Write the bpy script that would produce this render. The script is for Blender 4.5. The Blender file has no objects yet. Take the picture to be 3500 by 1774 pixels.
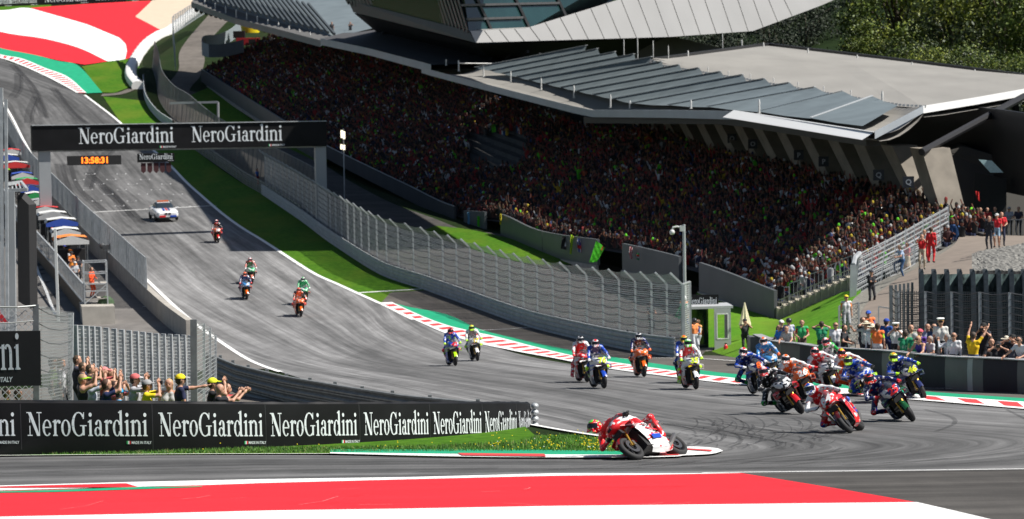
import bpy, math, random
import numpy as np
from mathutils import Vector, Matrix
R = math.radians
rnd = random.Random(7)
scene = bpy.context.scene
col = scene.collection

# ------------------------------------------------------------------ camera
F = 11000.0                    # focal length in pixels of the 3500 px wide photograph
CZ = 20.0
PITCH = math.atan(887.0 / F)
ROLL = R(1.0)
cd = bpy.data.cameras.new('camera'); cam = bpy.data.objects.new('camera', cd); col.objects.link(cam)
cd.sensor_width = 36.0; cd.lens = 36.0 * F / 3500.0
cd.clip_start = 1.0; cd.clip_end = 3000.0
fw = Vector((0, math.cos(PITCH), -math.sin(PITCH))); up0 = Vector((0, math.sin(PITCH), math.cos(PITCH))); r0 = Vector((1, 0, 0))
rt = r0 * math.cos(ROLL) - up0 * math.sin(ROLL); up = up0 * math.cos(ROLL) + r0 * math.sin(ROLL)
m = Matrix.Identity(4)
for i in range(3):
    m[i][0] = rt[i]; m[i][1] = up[i]; m[i][2] = -fw[i]
m[0][3] = 0; m[1][3] = 0; m[2][3] = CZ
cam.matrix_world = m
scene.camera = cam
cd.dof.use_dof = True; cd.dof.focus_distance = 74.0; cd.dof.aperture_fstop = 2.9

# ------------------------------------------------------------------ world, sun, exposure
SUN_EL, SUN_AZ = R(52), R(99)      # azimuth measured from +Y towards +X
w = bpy.data.worlds.new('World'); scene.world = w; w.use_nodes = True
nt = w.node_tree; nt.nodes.clear()
o = nt.nodes.new('ShaderNodeOutputWorld'); b = nt.nodes.new('ShaderNodeBackground'); s = nt.nodes.new('ShaderNodeTexSky')
s.sky_type = 'NISHITA'; s.sun_disc = False; s.sun_elevation = SUN_EL; s.sun_rotation = SUN_AZ
nt.links.new(s.outputs[0], b.inputs[0]); nt.links.new(b.outputs[0], o.inputs[0]); b.inputs[1].default_value = 0.05
sl = bpy.data.lights.new('sun', 'SUN'); sl.energy = 5.0; sl.angle = R(0.5); sl.color = (1, .96, .9)
so = bpy.data.objects.new('sun', sl); col.objects.link(so)
sd = Vector((math.sin(SUN_AZ) * math.cos(SUN_EL), math.cos(SUN_AZ) * math.cos(SUN_EL), math.sin(SUN_EL)))
so.rotation_euler = (-sd).to_track_quat('-Z', 'Y').to_euler(); so.location = (0, 0, 150)
scene.view_settings.view_transform = 'Standard'; scene.view_settings.look = 'None'
scene.view_settings.exposure = 0.55; scene.view_settings.gamma = 1.0
scene.cycles.max_bounces = 5; scene.cycles.diffuse_bounces = 2; scene.cycles.transparent_max_bounces = 24

# ------------------------------------------------------------------ pixels to points
def ray(x, y):
    return fw + rt * ((x - 1750.0) / F) - up * ((y - 887.0) / F)
def P(x, y, D):
    return Vector((0, 0, CZ)) + ray(x, y) * D
GT = [(33, 2200), (40, 1960), (47, 1774), (65, 1562), (79, 1474), (108, 1330), (139, 1252), (157, 1212), (172, 1140), (186, 1068), (202, 975), (220, 870),
      (250, 745), (300, 600), (350, 440), (430, 200), (500, 50), (550, -25), (700, -330)]
def _P0(y, D):
    return Vector((0, 0, CZ)) + (fw - up0 * ((y - 887.0) / F)) * D
_g = [_P0(y, D) for D, y in GT]
_gy = np.array([p.y for p in _g]); _gz = np.array([p.z for p in _g])
YS = np.arange(30, 705, 0.5)
_z = np.interp(YS, _gy, _gz)
for sg in (12, 8):
    k = np.exp(-0.5 * (np.arange(-48, 49) / (sg * 1.0)) ** 2); k /= k.sum()
    _z = np.convolve(np.pad(_z, 48, mode='reflect', reflect_type='odd'), k, mode='valid')
def G(Y):
    return float(np.interp(Y, YS, _z))
def hit(x, y, off=0.0):
    d = ray(x, y)
    zz = CZ + YS * (d.z / d.y) - (_z + off)
    i = int(np.argmax(zz < 0))
    if zz[i] >= 0: i = len(YS) - 1
    if i == 0: i = 1
    t = zz[i - 1] / (zz[i - 1] - zz[i] + 1e-12)
    Y = YS[i - 1] + t * 0.5
    return Vector((Y * d.x / d.y, Y, G(Y) + off))

# ------------------------------------------------------------------ materials
MATS = {}
def mat(name, rgb, rough=.6, metal=0.0, var=.12, scale=6.0, bump=0.0, spec=.5, emit=0.0, alpha=1.0, trans=0.0, coords='Object', stretch=None, coat=0.0):
    if name in MATS: return MATS[name]
    m = bpy.data.materials.new(name); m.use_nodes = True; MATS[name] = m
    n = m.node_tree.nodes; L = m.node_tree.links; p = n['Principled BSDF']
    p.inputs['Roughness'].default_value = rough; p.inputs['Metallic'].default_value = metal
    p.inputs['Specular IOR Level'].default_value = spec
    p.inputs['Coat Weight'].default_value = coat
    c = n.new('ShaderNodeTexCoord'); no = n.new('ShaderNodeTexNoise'); no.inputs['Scale'].default_value = scale; no.inputs['Detail'].default_value = 5
    mp = n.new('ShaderNodeMapping'); L.new(c.outputs[coords], mp.inputs[0]); L.new(mp.outputs[0], no.inputs['Vector'])
    if stretch: mp.inputs['Scale'].default_value = stretch
    mr = n.new('ShaderNodeMapRange'); mr.inputs['From Min'].default_value = .3; mr.inputs['From Max'].default_value = .7
    mr.inputs['To Min'].default_value = 1 - var; mr.inputs['To Max'].default_value = 1 + var
    L.new(no.outputs[0], mr.inputs[0])
    mx = n.new('ShaderNodeVectorMath'); mx.operation = 'SCALE'; mx.inputs[0].default_value = rgb[:3]
    L.new(mr.outputs[0], mx.inputs['Scale']); L.new(mx.outputs[0], p.inputs['Base Color'])
    if bump:
        bp = n.new('ShaderNodeBump'); bp.inputs['Strength'].default_value = bump; bp.inputs['Distance'].default_value = .02
        L.new(no.outputs[0], bp.inputs['Height']); L.new(bp.outputs[0], p.inputs['Normal'])
    if emit:
        p.inputs['Emission Color'].default_value = (*rgb[:3], 1); p.inputs['Emission Strength'].default_value = emit
    if alpha < 1: p.inputs['Alpha'].default_value = alpha
    if trans: p.inputs['Transmission Weight'].default_value = trans
    return m

# ------------------------------------------------------------------ mesh builder, tags
class MB:
    def __init__(s): s.v = []; s.f = []; s.m = []; s.uv = {}
    def quad(s, a, b, c, d, mi=0):
        n = len(s.v); s.v += [tuple(a), tuple(b), tuple(c), tuple(d)]; s.f.append((n, n + 1, n + 2, n + 3)); s.m.append(mi)
    def poly(s, pts, mi=0):
        n = len(s.v); s.v += [tuple(p) for p in pts]; s.f.append(tuple(range(n, n + len(pts)))); s.m.append(mi)
    def grid(s, rows, mi=0, close=False, caps=False):
        n = len(s.v); c = len(rows[0])
        for r in rows: s.v += [tuple(p) for p in r]
        for i in range(len(rows) - 1):
            for j in range(c if close else c - 1):
                k = (j + 1) % c
                s.f.append((n + i * c + j, n + i * c + k, n + (i + 1) * c + k, n + (i + 1) * c + j)); s.m.append(mi)
        if caps:
            s.f.append(tuple(n + j for j in range(c))[::-1]); s.m.append(mi)
            s.f.append(tuple(n + (len(rows) - 1) * c + j for j in range(c))); s.m.append(mi)
    def box(s, c, size, M=None, mi=0, taper=1.0):
        c = Vector(c); hx, hy, hz = size[0] / 2, size[1] / 2, size[2] / 2
        pts = []
        for z, t in ((-hz, 1.0), (hz, taper)):
            for x, y in ((-hx, -hy), (hx, -hy), (hx, hy), (-hx, hy)):
                p = Vector((x * t, y * t, z))
                if M is not None: p = M @ p
                pts.append(tuple(c + p))
        n = len(s.v); s.v += pts
        for f in ((3, 2, 1, 0), (4, 5, 6, 7), (0, 1, 5, 4), (1, 2, 6, 5), (2, 3, 7, 6), (3, 0, 4, 7)):
            s.f.append(tuple(n + i for i in f)); s.m.append(mi)
    def bar(s, a, b, w, h=None, mi=0, upv=(0, 0, 1)):
        a = Vector(a); b = Vector(b); h = h or w
        d = (b - a); L = d.length
        if L < 1e-6: return
        d.normalize(); u = Vector(upv)
        if abs(d.dot(u)) > .95: u = Vector((0, 1, 0))
        x = d.cross(u).normalized(); z = x.cross(d)
        M = Matrix((x, d, z)).transposed()
        s.box((a + b) / 2, (w, L, h), M, mi)
    def tube(s, pts, rad, n=8, mi=0, caps=True, flat=1.0):
        pts = [Vector(p) for p in pts]
        rad = rad if isinstance(rad, (list, tuple)) else [rad] * len(pts)
        rows = []; prev = None
        for i, p in enumerate(pts):
            d = (pts[min(i + 1, len(pts) - 1)] - pts[max(i - 1, 0)]).normalized()
            u = Vector((0, 0, 1)) if abs(d.z) < .9 else Vector((0, 1, 0))
            if prev is not None:
                x = (prev - d * prev.dot(d))
                x = x.normalized() if x.length > 1e-4 else d.cross(u).normalized()
            else: x = d.cross(u).normalized()
            prev = x; y = d.cross(x)
            rows.append([p + (x * math.cos(t) + y * math.sin(t) * flat) * rad[i] for t in [2 * math.pi * k / n for k in range(n)]])
        s.grid(rows, mi, close=True, caps=caps)
    def ell(s, c, r, n=10, m=7, mi=0, M=None, lo=-1.0, hi=1.0):
        c = Vector(c); rows = []
        for i in range(m + 1):
            a = math.pi / 2 * (lo + (hi - lo) * i / m)
            row = []
            for k in range(n):
                t = 2 * math.pi * k / n
                p = Vector((r[0] * math.cos(a) * math.cos(t), r[1] * math.cos(a) * math.sin(t), r[2] * math.sin(a)))
                if M is not None: p = M @ p
                row.append(c + p)
            rows.append(row)
        s.grid(rows, mi, close=True, caps=True)
    def prism(s, outline, a0, a1, fn, mi=0):
        # outline: 2-D points, fn(p, t) -> 3-D
        A = [fn(p, a0) for p in outline]; B = [fn(p, a1) for p in outline]
        n = len(s.v); k = len(A); s.v += [tuple(p) for p in A] + [tuple(p) for p in B]
        s.f.append(tuple(range(n, n + k))); s.m.append(mi)
        s.f.append(tuple(range(n + k, n + 2 * k))[::-1]); s.m.append(mi)
        for i in range(k):
            j = (i + 1) % k
            s.f.append((n + i, n + k + i, n + k + j, n + j)); s.m.append(mi)
    def mesh(s, name, mats, smooth=False):
        me = bpy.data.meshes.new(name); me.from_pydata(s.v, [], s.f)
        mats = mats if isinstance(mats, (list, tuple)) else [mats]
        for m in mats: me.materials.append(m)
        if len(mats) > 1: me.polygons.foreach_set('material_index', s.m)
        if smooth is True: me.polygons.foreach_set('use_smooth', [True] * len(s.f))
        me.update()
        if smooth == 'auto':
            me.polygons.foreach_set('use_smooth', [True] * len(s.f)); me.set_sharp_from_angle(angle=R(38))
        return me
    def build(s, name, mats, parent=None, smooth=False, **kw):
        o = bpy.data.objects.new(name, s.mesh(name, mats, smooth)); col.objects.link(o)
        if parent is not None: o.parent = parent
        if kw: tag(o, **kw)
        return o
def tag(o, label=None, cat=None, group=None, kind=None):
    if label: o['label'] = label
    if cat: o['category'] = cat
    if group: o['group'] = group
    if kind: o['kind'] = kind
    return o
def empty(name, loc=(0, 0, 0), rz=0.0, label=None, cat=None, group=None):
    o = bpy.data.objects.new(name, None); col.objects.link(o); o.location = loc; o.rotation_euler = (0, 0, rz)
    o.empty_display_size = .2
    return tag(o, label, cat, group)
def copy_tree(o, parent=None):
    c = o.copy(); col.objects.link(c); c.parent = parent
    for ch in o.children: copy_tree(ch, c)
    return c
def inst(name, me, parent=None, loc=None, M=None):
    o = bpy.data.objects.new(name, me); col.objects.link(o)
    if parent is not None: o.parent = parent
    if M is not None: o.matrix_local = M
    if loc is not None: o.location = loc
    return o
def cr(pts, n):
    """Catmull-Rom through the points, n samples"""
    A = np.array([list(p) for p in pts], float); k = len(A)
    A = np.vstack([2 * A[0] - A[1], A, 2 * A[-1] - A[-2]])
    out = []
    for t in np.linspace(0, k - 1 - 1e-9, n):
        i = int(t); u = t - i; p0, p1, p2, p3 = A[i], A[i + 1], A[i + 2], A[i + 3]
        out.append(.5 * ((2 * p1) + (-p0 + p2) * u + (2 * p0 - 5 * p1 + 4 * p2 - p3) * u * u + (-p0 + 3 * p1 - 3 * p2 + p3) * u ** 3))
    return [Vector(p) for p in out]
def resamp(pts, n):
    """even arc-length samples of a polyline"""
    A = np.array([list(p) for p in pts], float); d = np.r_[0, np.cumsum(np.linalg.norm(np.diff(A, axis=0), axis=1))]
    t = np.linspace(0, d[-1], n)
    return [Vector([np.interp(u, d, A[:, k]) for k in range(A.shape[1])]) for u in t]
def sheet(name, A, B, na, nb, off, material, kind='structure', uvw=None, mb=None, mi=0):
    """ground-hugging sheet between two world polylines given with equal parametrisation"""
    own = mb is None
    mb = mb or MB(); rows = []
    for i in range(na):
        r = []
        for j in range(nb):
            p = A[i].lerp(B[i], j / (nb - 1)); r.append(Vector((p.x, p.y, G(p.y) + off)))
        rows.append(r)
    mb.grid(rows, mi)
    if own:
        o = mb.build(name, material)
        if kind: tag(o, kind=kind)
        up_normals(o.data)
        return o, rows
    return None, rows
def up_normals(me):
    me.update()
    if sum(p.normal.z for p in me.polygons) < 0: me.flip_normals()
def px(pts, off=0.0): return [hit(x, y, off) for x, y in pts]
def line(mb, pts, wd, off, mi=0, n=None):
    """flat stripe along world polyline hugging the ground"""
    L = sum((pts[i + 1] - pts[i]).length for i in range(len(pts) - 1)); n = n or max(3, int(L / 2) + 2)
    pts = resamp(pts, n); rows = []
    for i, p in enumerate(pts):
        d = (pts[min(i + 1, n - 1)] - pts[max(i - 1, 0)]); d.z = 0; d.normalize(); s = Vector((-d.y, d.x, 0)) * wd / 2
        rows.append([Vector((q.x, q.y, G(q.y) + off)) for q in (p - s, p + s)])
    mb.grid(rows, mi)
# ------------------------------------------------------------------ the ground and the track
def asphalt(name, base, streak=.5, rubber=.35, grain=.25, su=2.2, sv=.045, fade=False):
    m = bpy.data.materials.new(name); m.use_nodes = True; n = m.node_tree.nodes; L = m.node_tree.links; p = n['Principled BSDF']
    p.inputs['Roughness'].default_value = .85; p.inputs['Specular IOR Level'].default_value = .25
    uv = n.new('ShaderNodeUVMap'); oc = n.new('ShaderNodeTexCoord')
    def noise(src, sc, detail=4, rough=.6, d=1.0):
        mp = n.new('ShaderNodeMapping'); mp.inputs['Scale'].default_value = sc; L.new(src, mp.inputs[0])
        t = n.new('ShaderNodeTexNoise'); t.inputs['Scale'].default_value = 1; t.inputs['Detail'].default_value = detail; t.inputs['Roughness'].default_value = rough
        L.new(mp.outputs[0], t.inputs['Vector']); return t.outputs[0]
    def rng(src, a, b, c, d):
        r = n.new('ShaderNodeMapRange'); r.inputs[1].default_value = a; r.inputs[2].default_value = b; r.inputs[3].default_value = c; r.inputs[4].default_value = d
        L.new(src, r.inputs[0]); return r.outputs[0]
    def mul(a, b):
        k = n.new('ShaderNodeMath'); k.operation = 'MULTIPLY'; L.new(a, k.inputs[0]); L.new(b, k.inputs[1]); return k.outputs[0]
    s1 = rng(noise(uv.outputs[0], (su, sv, 1), 6, .7), .35, .68, 1 - streak, 1 + streak * .55)
    s2 = rng(noise(uv.outputs[0], (su * .25, sv * .5, 1), 4, .6), .4, .62, 1 - rubber, 1.12)
    s3 = rng(noise(oc.outputs['Object'], (1.3, .45, 1.3), 3, .5), .35, .65, .9, 1.1)
    s4 = rng(noise(oc.outputs['Object'], (38, 38, 38), 2, .7), .3, .7, 1 - grain, 1 + grain)
    s5 = rng(noise(uv.outputs[0], (su * 6, sv * 1.6, 1), 4, .75), .3, .7, 1 - streak * .5, 1 + streak * .35)
    v = mul(mul(mul(s1, s2), mul(s3, s4)), s5)
    if fade:      # rubber laid down along the lap: paler on the long straight, darker in the bend
        vc = n.new('ShaderNodeVertexColor'); vc.layer_name = 'Rub'; sr = n.new('ShaderNodeSeparateColor'); L.new(vc.outputs[0], sr.inputs[0]); v = mul(v, sr.outputs[0])
    sc = n.new('ShaderNodeVectorMath'); sc.operation = 'SCALE'; sc.inputs[0].default_value = base; L.new(v, sc.inputs['Scale']); L.new(sc.outputs[0], p.inputs['Base Color'])
    return m
def grassmat(name, c1, c2, sc=1.2):
    m = bpy.data.materials.new(name); m.use_nodes = True; n = m.node_tree.nodes; L = m.node_tree.links; p = n['Principled BSDF']
    p.inputs['Roughness'].default_value = .9; p.inputs['Specular IOR Level'].default_value = .1
    t = n.new('ShaderNodeTexNoise'); t.inputs['Scale'].default_value = sc; t.inputs['Detail'].default_value = 8; t.inputs['Roughness'].default_value = .75
    o = n.new('ShaderNodeTexCoord'); L.new(o.outputs['Object'], t.inputs['Vector'])
    r = n.new('ShaderNodeValToRGB'); r.color_ramp.elements[0].position = .32; r.color_ramp.elements[1].position = .7
    r.color_ramp.elements[0].color = (*c1, 1); r.color_ramp.elements[1].color = (*c2, 1); L.new(t.outputs[0], r.inputs[0])
    t3 = n.new('ShaderNodeTexNoise'); t3.inputs['Scale'].default_value = .16; t3.inputs['Detail'].default_value = 6; mp3 = n.new('ShaderNodeMapping'); mp3.inputs['Scale'].default_value = (1.6, .5, 1); L.new(o.outputs['Object'], mp3.inputs[0]); L.new(mp3.outputs[0], t3.inputs['Vector'])
    r3 = n.new('ShaderNodeMapRange'); r3.inputs[1].default_value = .45; r3.inputs[2].default_value = .72; r3.inputs[3].default_value = 0; r3.inputs[4].default_value = .75; L.new(t3.outputs[0], r3.inputs[0])
    mx = n.new('ShaderNodeMix'); mx.data_type = 'RGBA'; L.new(r3.outputs[0], mx.inputs['Factor']); L.new(r.outputs[0], mx.inputs[6]); mx.inputs[7].default_value = (c2[0] * 1.35, c2[1] * .82, c2[2] * 1.3, 1); L.new(mx.outputs[2], p.inputs['Base Color'])
    b = n.new('ShaderNodeBump'); b.inputs['Strength'].default_value = .6; b.inputs['Distance'].default_value = .05
    t2 = n.new('ShaderNodeTexNoise'); t2.inputs['Scale'].default_value = 14; L.new(o.outputs['Object'], t2.inputs['Vector']); L.new(t2.outputs[0], b.inputs['Height']); L.new(b.outputs[0], p.inputs['Normal'])
    return m
M_track = asphalt('track asphalt', (.245, .243, .242), .44, .38, fade=True)
M_runoff = asphalt('dark run-off asphalt', (.082, .076, .070), .35, .25, .25, 1.0, .1)
M_road = asphalt('service road asphalt', (.13, .115, .10), .12, .12, .2, .6, .2)
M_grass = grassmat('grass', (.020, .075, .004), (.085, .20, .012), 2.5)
M_white0 = 0
def paint(name, rgb, wear):
    m = bpy.data.materials.new(name); m.use_nodes = True; n = m.node_tree.nodes; L = m.node_tree.links; p = n['Principled BSDF']; p.inputs['Roughness'].default_value = .6; p.inputs['Specular IOR Level'].default_value = .25
    tc = n.new('ShaderNodeTexCoord'); prev = None
    for sc, a, b_, c, d, det in (((.25, 1.2, 1), .3, .7, 1 - wear * .4, 1 + wear * .25, 4), ((30, 30, 30), .3, .7, 1 - wear * .5, 1 + wear * .3, 2), ((.22, 5, 1), .58, .74, 1, 1 - wear * 1.6, 7), ((.9, .5, 1), .62, .70, 1, 1 - wear * .8, 3)):
        mp = n.new('ShaderNodeMapping'); mp.inputs['Scale'].default_value = sc; L.new(tc.outputs['Object'], mp.inputs[0]); t = n.new('ShaderNodeTexNoise'); t.inputs['Scale'].default_value = 1; t.inputs['Detail'].default_value = det; L.new(mp.outputs[0], t.inputs['Vector'])
        r = n.new('ShaderNodeMapRange'); r.inputs[1].default_value = a; r.inputs[2].default_value = b_; r.inputs[3].default_value = c; r.inputs[4].default_value = d; L.new(t.outputs[0], r.inputs[0]); o_ = r.outputs[0]
        if prev is not None: k = n.new('ShaderNodeMath'); k.operation = 'MULTIPLY'; L.new(prev, k.inputs[0]); L.new(o_, k.inputs[1]); o_ = k.outputs[0]
        prev = o_
    sc_ = n.new('ShaderNodeVectorMath'); sc_.operation = 'SCALE'; sc_.inputs[0].default_value = rgb; L.new(prev, sc_.inputs['Scale']); L.new(sc_.outputs[0], p.inputs['Base Color']); return m
M_white = paint('white track paint', (.80, .80, .78), .09)
M_red = paint('red run-off paint', (.74, .022, .032), .22)
M_red2 = mat('faded red kerb paint', (.62, .05, .05), .6, var=.15, scale=3)
M_green = mat('green run-off paint', (.008, .33, .16), .55, var=.14, scale=1.5)
M_sand = mat('gravel trap sand', (.55, .44, .33), .9, var=.06, scale=1)
M_earth = grassmat('meadow', (.008, .018, .004), (.018, .034, .008), .3)

# base ground: one large sheet to the horizon, rising into wooded hills behind the grandstand
def hill(x, y):
    z = G(min(y, 704)) - .03
    z += max(0, y - 560) * .25 * (1 if y < 900 else .9)
    if x > 30 and y > 300: z += min(60, (min(y, 700) - 300) * .10 * min(1, (x - 30) / 40))
    return z
mb = MB(); rows = []
ys = list(np.arange(20, 560, 1.5)) + list(np.arange(560, 1500, 30)); xs = [-600, -400, -250, -180, -140, -110, -90, -75, -60, -45, -30, -15, 0, 10, 20, 30, 40, 55, 70, 90, 120, 160, 220, 300, 450, 600]
for y in ys: rows.append([Vector((x, y, hill(x, y))) for x in xs])
mb.grid(rows); g = mb.build('ground', M_earth, smooth=True, kind='structure'); up_normals(g.data)

ST = [((-330, 262), (0, 199)), ((-170, 292), (120, 246)), ((-60, 318), (214, 291)), ((12, 350), (290, 325)), ((60, 438), (425, 432)), ((150, 600), (586, 570)), ((300, 765), (772, 740)),
      ((400, 865), (905, 827)), ((510, 965), (1056, 925)), ((640, 1085), (1168, 978)), ((800, 1200), (1304, 1040)), ((960, 1272), (1415, 1094)),
      ((1300, 1370), (1700, 1189)), ((1823, 1454), (2100, 1265)), ((2080, 1496), (2500, 1314)), ((2300, 1524), (3147, 1371)), ((2440, 1538), (3500, 1401)),
      ((2464, 1546), (4350, 1470)), ((2440, 1553), (4150, 1560)), ((2332, 1562), (3500, 1606)), ((2100, 1566), (2900, 1613)), ((1500, 1562), (2400, 1620)),
      ((1130, 1556), (1900, 1626)), ((600, 1556), (1300, 1632)), ((0, 1562), (700, 1645)), ((-700, 1570), (0, 1663)), ((-1800, 1580), (-900, 1690))]
IN = px([a for a, b in ST]); OUT = px([b for a, b in ST])
NT = 520
INc = cr(IN, NT); OUTc = cr(OUT, NT)
NB = 24
o, rows = sheet('track', INc, OUTc, NT, NB, 0.0, M_track)
uvl = o.data.uv_layers.new(name='UVMap')
cum = [0]
for i in range(1, NT):
    a = INc[i].lerp(OUTc[i], .5) - INc[i - 1].lerp(OUTc[i - 1], .5); cum.append(cum[-1] + a.length)
U = np.zeros((NT * NB, 2))
for i in range(NT):
    wd = (INc[i] - OUTc[i]).length
    for j in range(NB): U[i * NB + j] = ((j / (NB - 1) - .5) * (13 + (wd - 13) * .3) + 100, cum[i])
li = np.zeros(len(o.data.loops), dtype=int); o.data.loops.foreach_get('vertex_index', li)
uvl.data.foreach_set('uv', U[li].ravel())
ca = o.data.color_attributes.new('Rub', 'FLOAT_COLOR', 'POINT'); cf = np.ones((NT * NB, 4)); rn = NT - 1
for i in range(NT):
    st = i / rn * (len(ST) - 1)
    base_ = np.interp(st, [0, 3, 5, 6.5, 8, 10, 11.5, 13, 15, 18, 21, 26], [.50, .50, .62, .85, 1.0, 1.0, .98, .90, .82, .66, .60, .58])
    for j in range(NB):
        u = j / (NB - 1); ln = np.interp(st, [0, 6, 10, 13, 16, 19, 22, 26], [.3, .45, .5, .45, .32, .3, .35, .5]); g_ = 1 - (.34 if st > 11 else .12) * math.exp(-((u - ln) / .22) ** 2)
        cf[i * NB + j, :3] = base_ * g_
ca.data.foreach_set('color', cf.ravel())
def box_uv(o):
    me = o.data; uvl = me.uv_layers.new(name='UVMap'); li = np.zeros(len(me.loops), dtype=int); me.loops.foreach_get('vertex_index', li)
    co = np.zeros(len(me.vertices) * 3); me.vertices.foreach_get('co', co); co = co.reshape(-1, 3)
    uvl.data.foreach_set('uv', co[li][:, [1, 0]].ravel())

def two(name, A, B, off, material, n=60, nb=4, kind='structure', smooth=True):
    """sheet between two pixel polylines (each evenly resampled)"""
    A = px(A); B = px(B)
    if smooth and len(A) > 2: A = cr(A, len(A) * 8)
    if smooth and len(B) > 2: B = cr(B, len(B) * 8)
    o, r = sheet(name, resamp(A, n), resamp(B, n), n, nb, off, material, kind)
    box_uv(o); return o
# kerb and paint along the outside of turn one
K_in = [(1290, 1036), (1415, 1094), (1531, 1144), (1642, 1177), (1753, 1200), (1900, 1227), (2083, 1262), (2214, 1280), (2374, 1300), (2500, 1314), (2800, 1343), (3147, 1371), (3250, 1379), (3500, 1401), (3900, 1436)]
K_out = [(1340, 1036), (1498, 1105), (1598, 1133), (1698, 1155), (1800, 1182), (1900, 1207), (2091, 1242), (2221, 1261), (2390, 1285), (2500, 1297), (2800, 1327), (3150, 1357), (3250, 1364), (3500, 1381), (3900, 1408)]
G_out = [(1395, 1050), (1531, 1078), (1642, 1128), (1760, 1158), (1900, 1189), (1972, 1203), (2118, 1226), (2233, 1244), (2397, 1268), (2500, 1280), (2800, 1309), (3147, 1340), (3250, 1348), (3500, 1365), (3900, 1390)]
def kerb(name, A, B, off, h, n, seg, mats, gap=.0):
    A = resamp(cr(px(A), 200), n); B = resamp(cr(px(B), 200), n); mb = MB()
    for i in range(n - 1):
        mi = 1 if (i // seg) % 2 else 0
        a0, a1, b0, b1 = A[i], A[i + 1], B[i], B[i + 1]
        q = [Vector((p.x, p.y, G(p.y) + off + hh)) for p, hh in ((a0, 0), (a1, 0), (b1, h), (b0, h))]
        if mi:
            qq = [q[0].lerp(q[3], .22), q[1].lerp(q[2], .22), q[1].lerp(q[2], .86), q[0].lerp(q[3], .86)]
            mb.quad(q[0], q[1], qq[1], qq[0], 0); mb.quad(*qq, 1); mb.quad(qq[3], qq[2], q[2], q[3], 0)
        else: mb.quad(*q, 0)
    o = mb.build(name, mats, kind='structure'); up_normals(o.data); return o
kerb('kerb', K_in, K_out, .03, .04, 176, 2, [M_white, M_red2])
two('green_strip', K_out[:], G_out[:], .035, M_green, 120)
# near kerb inside the apex, with the long rounded nose
two('apex_kerb', [(1128, 1552), (1600, 1558), (2100, 1560), (2240, 1556), (2336, 1533), (2440, 1537), (2470, 1546)], [(1128, 1556), (1600, 1567), (2100, 1570), (2300, 1567), (2340, 1563), (2430, 1558), (2470, 1548)], .04, M_white, 90)
two('kerb_paint', [(1564, 1557), (1860, 1560)], [(1580, 1565), (1867, 1569)], .055, M_red2, 10)
two('kerb_paint', [(2120, 1562), (2300, 1554)], [(2140, 1569), (2325, 1563)], .055, M_red2, 10)
two('kerb_paint', [(2335, 1540), (2436, 1546)], [(2335, 1544), (2430, 1551)], .055, M_red2, 10)
two('green_strip', [(1130, 1540), (1500, 1541), (1800, 1542), (2060, 1545), (2200, 1548)], [(1130, 1552), (1500, 1555), (1800, 1558), (2060, 1560), (2200, 1558)], .03, M_green, 60)
# white edge lines
mb = MB()
line(mb, [p for p in cr(px([b for a, b in ST[3:12]]), 200)], .28, .02)
line(mb, [p for p in cr(px([a for a, b in ST[3:12]]), 200)], .24, .02)
line(mb, cr(px([(1700, 1430), (1823, 1454), (1960, 1478), (2080, 1496)]), 20), .16, .02)
line(mb, cr(px([(-1000, 1563), (0, 1559), (600, 1554), (1130, 1553)]), 40), .12, .02)
line(mb, cr(px([(4300, 1590), (3500, 1606), (3168, 1610), (2827, 1614), (2400, 1619)]), 40), .13, .02)
line(mb, px([(275, 728), (740, 703)]), .35, .02)
line(mb, px([(1560, 1133), (1700, 1130), (1846, 1119)]), .13, .05)
line(mb, px([(1225, 1002), (1440, 989)]), .35, .03)
line(mb, px([(2115, 1230), (2260, 1226), (2390, 1228), (2560, 1240)]), .13, .05)
line(mb, px([(3150, 1331), (3300, 1334), (3500, 1342)]), .10, .05)
line(mb, px([(487, 1049), (548, 1046)]), .2, .02)
o = mb.build('white_line', M_white, kind='structure'); up_normals(o.data)
# starting grid slots
mb = MB()
M_thin = mat('thin worn white paint', (.42, .42, .42), .6, var=.2, scale=3)
i0 = px([(560, 700), (735, 690)])
for r in range(7):
    for c in range(3):
        x = 330 + c * 118 + r * 22 - (r * 58); y = 0
        for (bx, by) in ((0, 0),):
            pass
for (bx, by) in ((308, 597), (271, 617), (415, 597), (339, 631), (453, 631), (380, 616), (496, 616), (568, 631), (300, 651), (416, 651), (532, 651), (370, 666), (489, 666), (608, 666), (330, 689), (450, 689), (570, 689), (408, 706), (665, 707)):
    a, b2 = hit(bx - 15, by), hit(bx + 15, by - 1); line(mb, [a, b2], .12, .02, n=3)
    for e in (a, b2): line(mb, [e, Vector((e.x - .1, e.y + 1.0, 0))], .10, .02, n=3)
o = mb.build('grid_marking', M_thin, kind='structure'); up_normals(o.data)

# painted run-off in the foreground
two('painted_runoff', [(-400, 1684), (0, 1663), (440, 1651), (900, 1641), (1400, 1634), (1900, 1621), (2200, 1621), (2532, 1620)], [(-400, 1696), (0, 1680), (440, 1668), (900, 1657), (1400, 1644), (1900, 1632), (2200, 1630), (2532, 1626)], .02, M_white, 60, smooth=False)
red_top = [(-400, 1700), (0, 1668), (430, 1657), (480, 1671), (700, 1663), (1400, 1644), (1900, 1631), (2532, 1623)]
two('painted_runoff', [(-400, 1696), (0, 1668), (430, 1657), (431, 1657.2)], [(-400, 1700), (0, 1672), (475, 1671), (476, 1671)], .03, M_red, 40, smooth=False)
two('painted_runoff', [(-400, 1700), (0, 1683), (480, 1671), (900, 1656), (1400, 1643), (1900, 1631), (2200, 1628), (2532, 1622)], [(-400, 1788), (0, 1772), (480, 1762), (900, 1751), (1400, 1744), (1900, 1735), (2500, 1729), (3129, 1722)], .028, M_red, 90, 12, smooth=False)
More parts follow.
